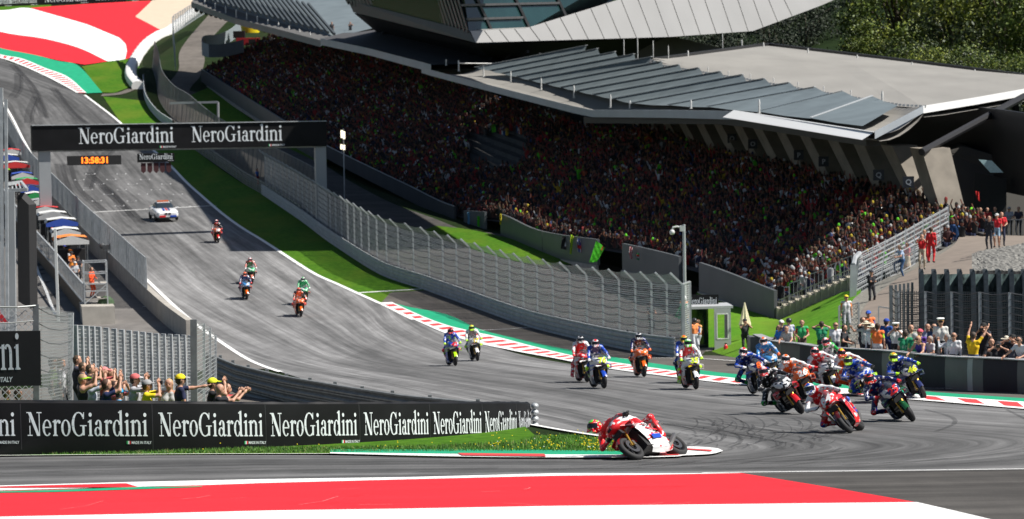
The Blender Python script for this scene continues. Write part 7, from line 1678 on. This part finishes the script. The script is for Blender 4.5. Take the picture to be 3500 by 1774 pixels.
PR(3029, 1101, 150, 'man in blue shirt and blue cap looking away', 3.4, shirt=(.015, .07, .30), trou=(.02, .03, .1), hat='cap', hatc=(.02, .06, .35), longs=True)
PR(3062, 1116, -10, 'officer in white shirt and peaked cap photographing with both hands up', 1.6, pose=ph, shirt=(.66, .66, .66), trou=DK, hat='officer', hatc=(.7, .7, .68), phone=1)
PR(3094, 1141, 172, 'person seen from behind in green vest numbered 019', 1.0, shirt=(.5, .5, .45), vest=GRN, num='019', trou=DK, hair=(.05, .03, .02), fat=1.15)
PR(3113, 1122, 10, 'bearded man in checked shirt with sunglasses on his head', 2.8, shirt=(.25, .28, .22), trou=DK, hair=(.15, .07, .03))
PR(3127, 1151, 170, 'grey-haired person in green vest with back to the track', 1.2, size=.98, shirt=(.2, .4, .1), vest=GRN, trou=DK, hair=(.4, .4, .4))
PR(3145, 1137, -30, 'man in pink-red cap turned backwards behind the leaning woman', 1.9, shirt=(.12, .05, .3), trou=DK, hat='capback', hatc=(.65, .10, .14))
PR(3153, 1158, -40, 'blonde woman in sunglasses resting bare arms on the wall', .7, size=.97, pose=lean_, shirt=(.04, .03, .25), trou=DK, hair=(.42, .26, .10), hairlen=.03, glasses=True, tank=True)
PR(3171, 1119, -15, 'balding man in light striped shirt behind the blonde woman', 3.0, shirt=(.35, .38, .5), trou=DK, hair=(.06, .05, .04))
PR(3193, 1119, -15, 'man in navy shirt and sunglasses next to the tall officer', 2.6, shirt=(.03, .06, .14), trou=DK, hair=(.05, .03, .02), glasses=True)
PR(3215, 1101, -5, 'tall officer in white shirt with white peaked cap and sunglasses', 2.2, size=1.06, shirt=(.62, .62, .58), trou=DK, hat='officer', hatc=(.75, .75, .73), glasses=True)
PR(3239, 1155, -100, 'grey-haired man in pale shirt holding a phone up, in profile', .9, pose=ph, shirt=(.45, .46, .5), trou=(.3, .3, .3), hair=(.25, .24, .23), phone=1, longs=True)
PR(3261, 1149, -25, 'black-haired man in white long-sleeved shirt with sunglasses', 1.0, shirt=(.68, .68, .7), trou=DK, hair=(.01, .01, .01), glasses=True, longs=True)
PR(3180, 1160, -60, 'grey-haired head low behind the wall near the blonde woman', 1.2, size=.93, pose=low, shirt=(.5, .5, .52), trou=DK, hair=(.3, .28, .26))
PR(3326, 1148, 150, 'man in yellow t-shirt seen from behind with both arms raised', 1.0, size=1.05, pose=dict(lh=(-.42, -.35, 1.95), rh=(.20, -.32, 1.92)), shirt=(.80, .52, .01), trou=JN, hair=(.06, .04, .03), fat=1.1)
PR(3362, 1116, -20, 'man in black t-shirt and cap filming above the yellow shirt', 2.4, size=1.03, pose=ph, shirt=(.015, .018, .03), trou=DK, hat='cap', hatc=(.012, .012, .012), phone=2)
PR(3388, 1170, 10, 'long-haired woman in black right of the yellow shirt', 1.4, shirt=DK, trou=DK, hair=(.04, .02, .01), hairlen=.08, pose=low)
PR(3412, 1180, -10, 'photographer in black crouched over a camera', 1.1, size=.95, shirt=DK, trou=DK, hat='cap', hatc=DK, pose=cam_, phone=2)
PR(3440, 1163, -10, 'person in dark clothes and cream hat in the right-hand cluster', 2.4, shirt=DK, trou=DK, hat='brim', hatc=(.55, .5, .4))
PR(3462, 1156, -30, 'man in black shirt and black cap, tallest of the right-hand cluster', 1.8, shirt=DK, trou=DK, hat='cap', hatc=(.01, .01, .01), pose=cam_)
PR(3474, 1184, -25, 'blond man in sunglasses clasping his hands over the wall', .9, size=.98, pose=low, shirt=(.1, .1, .12), trou=DK, hair=(.30, .18, .07), glasses=True)
PR(3496, 1163, -45, 'man in white t-shirt reaching his arm over the wall at the right edge', .9, pose=dict(lh=(-.35, -.62, 1.02), rh=(.2, -.5, 1.05), lean=.3), shirt=(.66, .66, .68), trou=DK, hair=(.03, .02, .015), glasses=True)
def PF(x, yfoot, hpx, rz, label, pose=None, size=1.0, group='people on the ramp', D=None, dz=0.0, **kw):
    D = D or F * 1.76 * size / hpx; person(label, P(x, yfoot, D) + Vector((0, 0, dz)), R(rz), pose, size=size, group=group, **kw)
PF(2979, 1047, 128, 12, 'guard in black uniform with crossed arms at the foot of the ramp', dict(lh=(.12, -.22, 1.18), rh=(-.10, -.24, 1.20)), shirt=DK, trou=DK, hat='cap', hatc=DK, longs=True)
PF(3085, 953, 122, -70, 'man in light blue shirt and jeans with one foot up on the barrier', dict(lh=(-.2, -.55, 1.1), rh=(.2, -.5, 1.1), lean=.25, lf=(-.12, -.32, .30)), shirt=(.32, .42, .58), trou=(.03, .08, .18), hair=(.1, .08, .06))
PF(3102, 938, 112, -60, 'woman in pink top and cream skirt beside the barrier', low, shirt=(.75, .22, .25), trou=(.62, .52, .38), hair=(.05, .02, .02), skirt=True, size=.95)
PF(3114, 925, 114, -80, 'person in white and navy top behind the woman in pink', shirt=(.4, .42, .5), trou=DK, hair=(.03, .02, .01))
PF(3152, 921, 124, -10, 'man in red polo and khaki trousers with hands at his face', ph, shirt=(.55, .015, .02), trou=(.42, .35, .26), hair=(.2, .1, .05))
PF(3166, 898, 120, -35, 'man in white shirt and red trousers leaning on the mesh fence', dict(lean=.3, lh=(-.2, -.5, 1.2), rh=(.1, -.4, 1.2)), shirt=(.68, .68, .7), trou=(.60, .015, .02), hair=(.2, .1, .05))
PF(3183, 899, 127, 160, 'medic in bright red overalls seen from behind', shirt=(.62, .015, .02), trou=(.62, .015, .02), hair=(.08, .04, .02), longs=True)
PF(3382, 855, 126, -25, 'man in black sweater and trousers, left of the trio on the ramp', shirt=DK, trou=(.02, .025, .04), hair=(.05, .03, .02), longs=True, D=160)
PF(3408, 846, 122, -20, 'man in red shirt and denim shorts with white cap, middle of the trio', shirt=(.62, .02, .03), trou=(.25, .38, .5), hat='cap', hatc=(.5, .5, .48), shorts=True, D=161)
PF(3424, 841, 128, -5, 'bearded man in red polo and navy trousers, right of the trio', low, shirt=(.62, .02, .03), trou=(.015, .02, .05), hair=(.15, .06, .03), D=161.5)
for x, y, c, lb, kw in ((3272, 815, (.45, .45, .46), 'man in pale shirt on the shaded terrace left', {}), (3322, 815, (.08, .4, .02), 'person in lime top and lime cap behind the terrace railing', dict(hat='cap', hatc=(.2, .7, .02))), (3352, 815, (.2, .02, .02), 'person in dark red shirt behind the terrace railing', {}), (3375, 815, (.3, .02, .02), 'person in red shirt with lanyard behind the terrace railing', {}),
                        (3450, 812, (.45, .46, .5), 'man in light t-shirt and cap behind the terrace railing', dict(hat='cap', hatc=(.3, .3, .3))), (3482, 812, (.03, .03, .05), 'person in dark top on the terrace at the right edge', {}), (3300, 812, (.02, .02, .03), 'dark-clothed person in the second row of the terrace', {}), (3402, 812, (.02, .05, .03), 'person in dark green in the second row of the terrace', {})):
    PF(x, y, 100, rnd.uniform(-30, 20), lb, low, D=177 + rnd.random() * 3, group='people on the terrace', shirt=c, trou=DK, vs=.035, **kw)
PF(2547, 1214, 128, 8, 'armed guard in black holding a phone in front of the parasol', ph, D=150, shirt=DK, trou=DK, hat='capback', hatc=DK, fat=1.12, group='people at the marshal hut', near=True)
PF(2374, 1212, 128, 35, 'marshal in white and orange overalls raising the green flag', dict(lh=(-.45, -.1, 1.80), rh=(.2, -.2, 1.0)), D=152, shirt=(.62, .62, .64), sleeve=(.02, .05, .28), trou=(.55, .56, .6), vest=(.80, .25, .08), hair=(.03, .03, .03), hat='helmet', hatc=(.03, .03, .035), group='people at the marshal hut', longs=True, near=True)
PF(2388, 1214, 124, -60, 'second marshal in white and orange overalls facing away', low, D=153.5, shirt=(.62, .62, .64), sleeve=(.62, .62, .64), trou=(.40, .42, .44), vest=(.80, .35, .12), hair=(.1, .05, .02), group='people at the marshal hut', longs=True)
PF(2340, 1130, 122, 20, 'marshal with white helmet on a raised step behind the fence end', low, D=160, shirt=(.6, .6, .6), trou=(.45, .45, .45), vest=(.8, .25, .05), hat='helmet', hatc=(.7, .7, .7), group='people at the marshal hut')
PF(2225, 1140, 115, 30, 'person in dark clothes with bare arms behind the catch fence netting', low, D=170, shirt=DK, trou=DK, hair=(.1, .05, .03), group='people at the marshal hut', vs=.035)
for x, y, h, c, t_, lb in ((880, 640, 66, (.03, .12, .4), (.25, .02, .02), 'official in blue top standing at the low fence below the gantry'), (966, 724, 64, (.6, .6, .62), DK, 'official in white shirt at the lower end of the low fence'), (705, 556, 50, (.6, .6, .6), DK, 'official in white top far up beside the grass'), (617, 580, 46, (.04, .1, .12), DK, 'marshal in dark clothes on the grass under the gantry')):
    PF(x, y, h, rnd.uniform(60, 120), lb, group='officials along the straight', shirt=c, trou=t_, vs=.04)
for x, lb in ((1135, 'person in black standing on the far grandstand roof, left of two'), (1198, 'person in black with pink bag on the far grandstand roof, right of two')): PF(x, 128, 56, 20, lb, ph if x > 1150 else None, D=352, group='people on the roof', shirt=DK, trou=DK, vs=.04)
for x, y, c, t_, lb, hc in ((95, 700, (.5, .03, .05), (.02, .05, .3), 'pit crew member in red and blue near the black screen', (.6, .6, .6)), (116, 712, (.03, .06, .35), DK, 'pit crew member in blue with white cap', (.65, .65, .65)), (148, 812, (.6, .03, .03), DK, 'pit crew member in red with white cap by the pit wall fence', (.65, .65, .65)), (158, 838, (.62, .03, .03), DK, 'pit crew member in red jacket, nearer of the red pair', (.7, .7, .7)),
                            (196, 872, (.62, .04, .04), DK, 'pit crew member in red standing under the white canopies', (.6, .6, .6)), (222, 925, (.02, .05, .25), DK, 'pit crew member in blue under the plain white canopy', (.02, .03, .2)), (240, 940, (.5, .5, .52), DK, 'pit crew member in white next to the orange canopy', (.7, .2, .02)), (252, 972, (.75, .25, .03), DK, 'pit crew member in orange shirt and black trousers near the scaffold', (.02, .02, .02)), (180, 860, (.5, .5, .5), DK, 'pit crew member in white shirt behind the pit wall fence', (.6, .1, .1)), (205, 885, (.02, .02, .02), DK, 'pit crew member in black between the canopies', (.02, .02, .02)), (216, 905, (.6, .04, .04), DK, 'pit crew member in red with black cap near the orange canopy', (.02, .02, .02)), (70, 675, (.4, .6, .05), DK, 'pit crew member in lime beside the far canopies', (.02, .02, .02)), (258, 985, (.4, .42, .45), DK, 'pit crew member in grey beside the scaffold', (.5, .5, .5)),
                            (228, 930, (.5, .04, .04), DK, 'pit crew member in black and red below the orange canopy', (.02, .02, .02)), (246, 948, (.75, .2, .03), (.03, .12, .4), 'pit crew member in orange next to the scaffold', (.02, .02, .02)), (268, 965, (.02, .02, .03), DK, 'pit crew member in black next to the scaffold', (.02, .02, .02)), (30, 640, (.02, .15, .3), DK, 'pit crew member in teal at the far canopies', (.3, .7, .02))):
    g = hit(x, y); person(lb, g, R(rnd.uniform(-20, 90)), low, shirt=c, trou=t_, hat='cap', hatc=hc, vs=.04, group='pit crew')
person('worker in orange overalls on the scaffold platform', P(315, 1042, 184) + Vector((0, 0, .45)), R(60), low, shirt=(.80, .09, .02), trou=(.80, .09, .02), vs=.035, group='pit crew', longs=True)
# television camera on the pit fence
mb = MB(); c = P(365, 845, 214); mb.box(c, (.5, .4, .3)); mb.ell(c + Vector((.35, -.1, .1)), (.22, .1, .22), 10, 6); mb.ell(c + Vector((-.3, -.1, .1)), (.2, .1, .2), 10, 6); mb.bar(c, c - Vector((0, 0, 1.2)), .06, .06); tag(mb.build('video_camera', M_galvd), 'trackside television camera on the pit wall fence', 'camera')
def PL(x, y, D, rz, label, size=1.0, pose=None, **kw): size *= 1.08; person(label, at_head(x, y, D, size, pose), R(rz), pose, size=size, near=True, group='spectators behind the black banner wall', **kw)
up2 = dict(lh=(-.06, -.30, 1.70), rh=(.09, -.29, 1.72), poleL=(-.6, .3, -.9), poleR=(.6, .3, -.9)); up3 = dict(lh=(-.07, -.27, 1.60), rh=(.09, -.27, 1.62), poleL=(-.6, .3, -.9), poleR=(.6, .3, -.9)); wide = dict(lh=(-.08, -.50, 1.52), rh=(.12, -.52, 1.50), lean=.12)
YLc = (.80, .62, .01)
PL(281, 1298, 73.5, 100, 'woman with lime headband and black sleeveless top filming with a phone', .97, up2, shirt=(.012, .012, .014), trou=DK, hair=(.30, .20, .10), hat='band', hatc=(.45, .85, .03), tank=True, phone=1)
PL(312, 1303, 74.6, 95, 'man in striped white shirt with arms raised, second from left', 1.0, up2, shirt=(.42, .45, .52), trou=DK, hair=(.04, .025, .015))
PL(362, 1316, 73.6, 100, 'man in navy t-shirt with cropped hair holding a phone high', 1.02, up2, shirt=(.012, .02, .08), trou=DK, hair=(.08, .04, .025), phone=1)
PL(392, 1322, 75.4, 70, 'dark-haired spectator behind the man in navy', .95, up3, shirt=(.4, .1, .12), trou=DK, hair=(.04, .02, .015))
PL(407, 1345, 74.0, 100, 'child with bright blue cap between two men', .90, None, shirt=(.1, .35, .6), trou=DK, hat='cap', hatc=(.03, .35, .65))
PL(459, 1298, 74.0, 85, 'man in grey t-shirt with red and white cap', 1.0, up3, shirt=(.40, .40, .42), trou=JN, hat='cap', hatc=(.55, .12, .12), hatc2=(.7, .7, .7), phone=1)
PL(500, 1318, 73.6, 95, 'man in yellow t-shirt and grey cap raising a camera', .98, up3, shirt=YLc, trou=DK, hat='cap', hatc=(.28, .28, .28), phone=2)
PL(578, 1314, 74.2, -5, 'smiling blonde woman in white sleeveless top facing the camera', .95, None, shirt=(.62, .62, .62), trou=DK, hair=(.50, .32, .14), hairlen=.02, tank=True)
PL(614, 1299, 73.6, 105, 'man in navy t-shirt and yellow cap stretching one arm right', 1.0, dict(lh=(-.1, -.25, .95), rh=(.10, -.62, 1.42)), shirt=(.01, .014, .05), trou=DK, hat='cap', hatc=YLc, hatc2=(.5, .5, .5), glasses=True)
PL(724, 1312, 74.4, 95, 'man in black t-shirt and yellow cap with phone held out', 1.0, up3, shirt=(.012, .012, .015), trou=DK, hat='cap', hatc=(.65, .70, .02), phone=1)
PL(736, 1333, 73.2, 100, 'bald man in black t-shirt stretching both arms forward', 1.0, wide, shirt=(.014, .014, .018), trou=DK, hat='bald', phone=1)
PL(762, 1330, 75.0, 95, 'spectator in red top half hidden behind the bald man', .95, wide, shirt=(.5, .05, .06), trou=DK, hair=(.1, .05, .02))
for x, y, D, c, lb, kw in ((262, 1232, 79, (.03, .03, .05), 'dark-haired man standing higher by the wide posts', {}), (281, 1256, 78.5, (.01, .015, .05), 'man in dark blue one step behind the lime headband woman', {}), (306, 1263, 78, (.03, .03, .03), 'person in black farther back at the wide posts', {}), (354, 1272, 79, (.4, .08, .08), 'person with white and red cap farther back at the wide posts', dict(hat='cap', hatc=(.6, .2, .2))), (374, 1276, 80, (.3, .2, .1), 'person with reddish hair beside the white and red cap', dict(hair=(.2, .08, .04))),
                       (207, 1243, 78, (.5, .5, .52), 'woman in white seen through the nets', dict(hair=(.3, .18, .08), hairlen=.03)), (178, 1240, 77, (.2, .3, .1), 'person in green seen through the nets', {}), (60, 1350, 77, (.03, .12, .3), 'person in blue low behind the chain link', {}), (20, 1345, 77, (.2, .4, .05), 'person in lime low behind the chain link', {})):
    person(lb, at_head(x, y, D, 1.0), R(90), up3 if x > 250 else None, shirt=c, trou=DK, group='spectators farther back on the left', vs=.03, **kw)
# ------------------------------------------------------------------ trees
M_leaf = []
for k, c in enumerate(((.075, .115, .008), (.17, .20, .013), (.020, .038, .004))):
    m = mat('foliage %d' % k, c, .6, var=.45, scale=.9); m.node_tree.nodes['Principled BSDF'].inputs['Subsurface Weight'].default_value = 0; M_leaf.append(m)
M_dk = [mat('shade-darkened leaves %d' % k, c, .7, var=.4, scale=.9) for k, c in enumerate(((.010, .022, .007), (.016, .028, .008), (.006, .012, .005)))]  # near-black leaves put deep shade into the colour of the back trees
M_bark = mat('bark', (.06, .045, .03), .9, var=.3)
def treemesh(seed, h, r_, nleaf, blobs, lm=None):
    q = random.Random(seed); nr = np.random.RandomState(seed); tk = MB(); tk.tube([(0, 0, 0), (.1, 0, h * .35), (.0, .1, h * .7), (0, 0, h * .93)], [.28, .2, .11, .03], 7)
    B = []
    for k in range(blobs):
        z = h * (.28 + .68 * (k + .5) / blobs); rad = r_ * (1 - abs(z / h - .55) ** 1.5 * 1.2) * q.uniform(.5, 1.0); a = k * 2.4 + q.random(); c = Vector((math.cos(a) * rad * .62, math.sin(a) * rad * .62, z)); B.append((c, q.uniform(.7, 1.25) * r_ * .33)); tk.tube([(0, 0, z * .75), tuple(c * .6 + Vector((0, 0, z * .36))), tuple(c)], [.10, .06, .02], 5)
    mb = MB()
    for c, br_ in B:
        n = int(nleaf / blobs)
        d = nr.normal(size=(n, 3)); d /= np.linalg.norm(d, axis=1)[:, None]; rr = br_ * (nr.uniform(.25, 1, n) ** .5) * (1 + .25 * nr.normal(size=n))
        p = np.array(list(c)) + d * rr[:, None] * np.array([1.1, 1.1, .8]); sz = nr.uniform(.08, .17, n); mi = q.choice((0, 0, 1, 2))
        for i in range(n):
            a = nr.normal(size=3); a /= np.linalg.norm(a); b_ = np.cross(a, d[i] + .3 * nr.normal(size=3)); b_ /= np.linalg.norm(b_) + 1e-6; s_ = sz[i]; P0 = p[i]
            mb.poly([tuple(P0 - a * s_), tuple(P0 - b_ * s_ * .55), tuple(P0 + a * s_), tuple(P0 + b_ * s_ * .55)], mi if nr.rand() > .2 else (mi + 1) % 3)
    return tk.mesh('trunk', M_bark, True), mb.mesh('crown', lm or M_leaf)
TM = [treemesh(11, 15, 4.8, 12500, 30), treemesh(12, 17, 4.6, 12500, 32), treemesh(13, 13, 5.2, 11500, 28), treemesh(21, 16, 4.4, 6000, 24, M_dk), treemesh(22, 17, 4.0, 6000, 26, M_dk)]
def tree(x, ytop, D, k, label, sc=1.0):
    hh = [15, 17, 13, 16, 17][k] * sc; t_ = P(x, ytop, D); o = empty('tree', t_ - Vector((0, 0, hh)), rnd.uniform(0, 6), label=label, cat='tree', group='trees behind the grandstand'); o.scale = (sc,) * 3
    inst('trunk', TM[k][0], o); inst('crown', TM[k][1], o)
k = 0
front = [(3060, -170, 350), (3250, -140, 338), (3430, -160, 330), (3600, -120, 322), (2960, 60, 345)]
for i, (x, y, D) in enumerate(front): tree(x, y, D, i % 3, 'tall sunlit leafy tree in the front row directly behind the roof edge, with full crown', (1.75, 1.6, 1.7, 1.6, 1.0)[i])
for i in range(8): tree(2930 + i * 85, 125 + i * 10, 318 - i * 4 + (25 if i < 2 else 0), (i + 1) % 3, 'lower leafy tree tucked just behind the grandstand roof edge', .85)
for i in range(9): tree(2300 + i * 150 + rnd.uniform(-30, 30), 40 + rnd.uniform(-60, 30), 395 + rnd.uniform(-10, 20), 3 + i % 2, 'tree with shade-dark foliage in the second row of the wood behind the stand', 1.25)
for i in range(9): tree(2280 + i * 165 + rnd.uniform(-30, 30), -110 + rnd.uniform(-60, 30), 430 + rnd.uniform(-10, 20), 3 + i % 2, 'tree with shade-dark foliage in the back row of the wood behind the stand', 1.4)
for i in range(6): tree(2300 + i * 75, 95 + rnd.uniform(-20, 30), 372, 3 + i % 2, 'tree with shade-dark foliage between the tower and the pale roof', 1.1)
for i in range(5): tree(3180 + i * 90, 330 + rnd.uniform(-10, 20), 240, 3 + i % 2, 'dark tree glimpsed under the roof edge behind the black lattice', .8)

# ------------------------------------------------------------------ grass tufts and flowers in front of the near banner wall
nr = np.random.RandomState(5); mb = MB(); gm = [mat('grass blade dark', (.03, .10, .008), .7, var=.3), mat('grass blade light', (.09, .22, .02), .7, var=.3), mat('grass blade straw', (.24, .24, .08), .8)]
def strip_pt():
    while True:
        x = nr.uniform(-60, 2330); f = nr.rand()
        yb = float(np.interp(x, [0, 1130, 1800, 2300, 2335], [1556, 1549, 1546, 1552, 1553])); yt = float(np.interp(x, [0, 900, 1500, 1790, 1830, 1960, 2085, 2300, 2335], [1535, 1533, 1526, 1512, 1492, 1490, 1504, 1530, 1540]))
        return x, yt + (yb - yt) * f
for k in range(24000):
    x, y = strip_pt(); p = hit(x, y); h = nr.uniform(.02, .085) * (1.3 if x > 1500 else 1); a = nr.uniform(0, 6.28); dx = Vector((math.cos(a), math.sin(a), 0)) * .010; ln = Vector((nr.normal() * .03, nr.normal() * .03, h)); n = len(mb.v)
    mb.v += [tuple(p - dx), tuple(p + dx), tuple(p + ln)]; mb.f.append((n, n + 1, n + 2)); mb.m.append(0 if nr.rand() < .45 else (1 if nr.rand() < .85 else 2))
o = mb.build('grass', gm); tag(o, 'short meadow grass in front of the black banner wall', 'grass', kind='stuff')
mb = MB(); fm = [mat('yellow flower', (.8, .6, .01), .6), mat('white flower', (.7, .7, .65), .6)]
for k in range(330):
    x, y = strip_pt()
    if x < 1300 and nr.rand() < .85: continue
    x = x if nr.rand() < .22 else float(np.clip(nr.choice([1850, 1890, 2010, 2040, 2060, 1700]) + nr.normal() * 22, 1500, 2300)); p = hit(x, y) + Vector((0, 0, nr.uniform(.06, .20))); mb.ell(p, (.016, .016, .012), 5, 3, 0 if nr.rand() < .88 else 1)
o = mb.build('wildflowers', fm); tag(o, 'small yellow and white wildflowers in the near grass strip', 'flowers', kind='stuff')
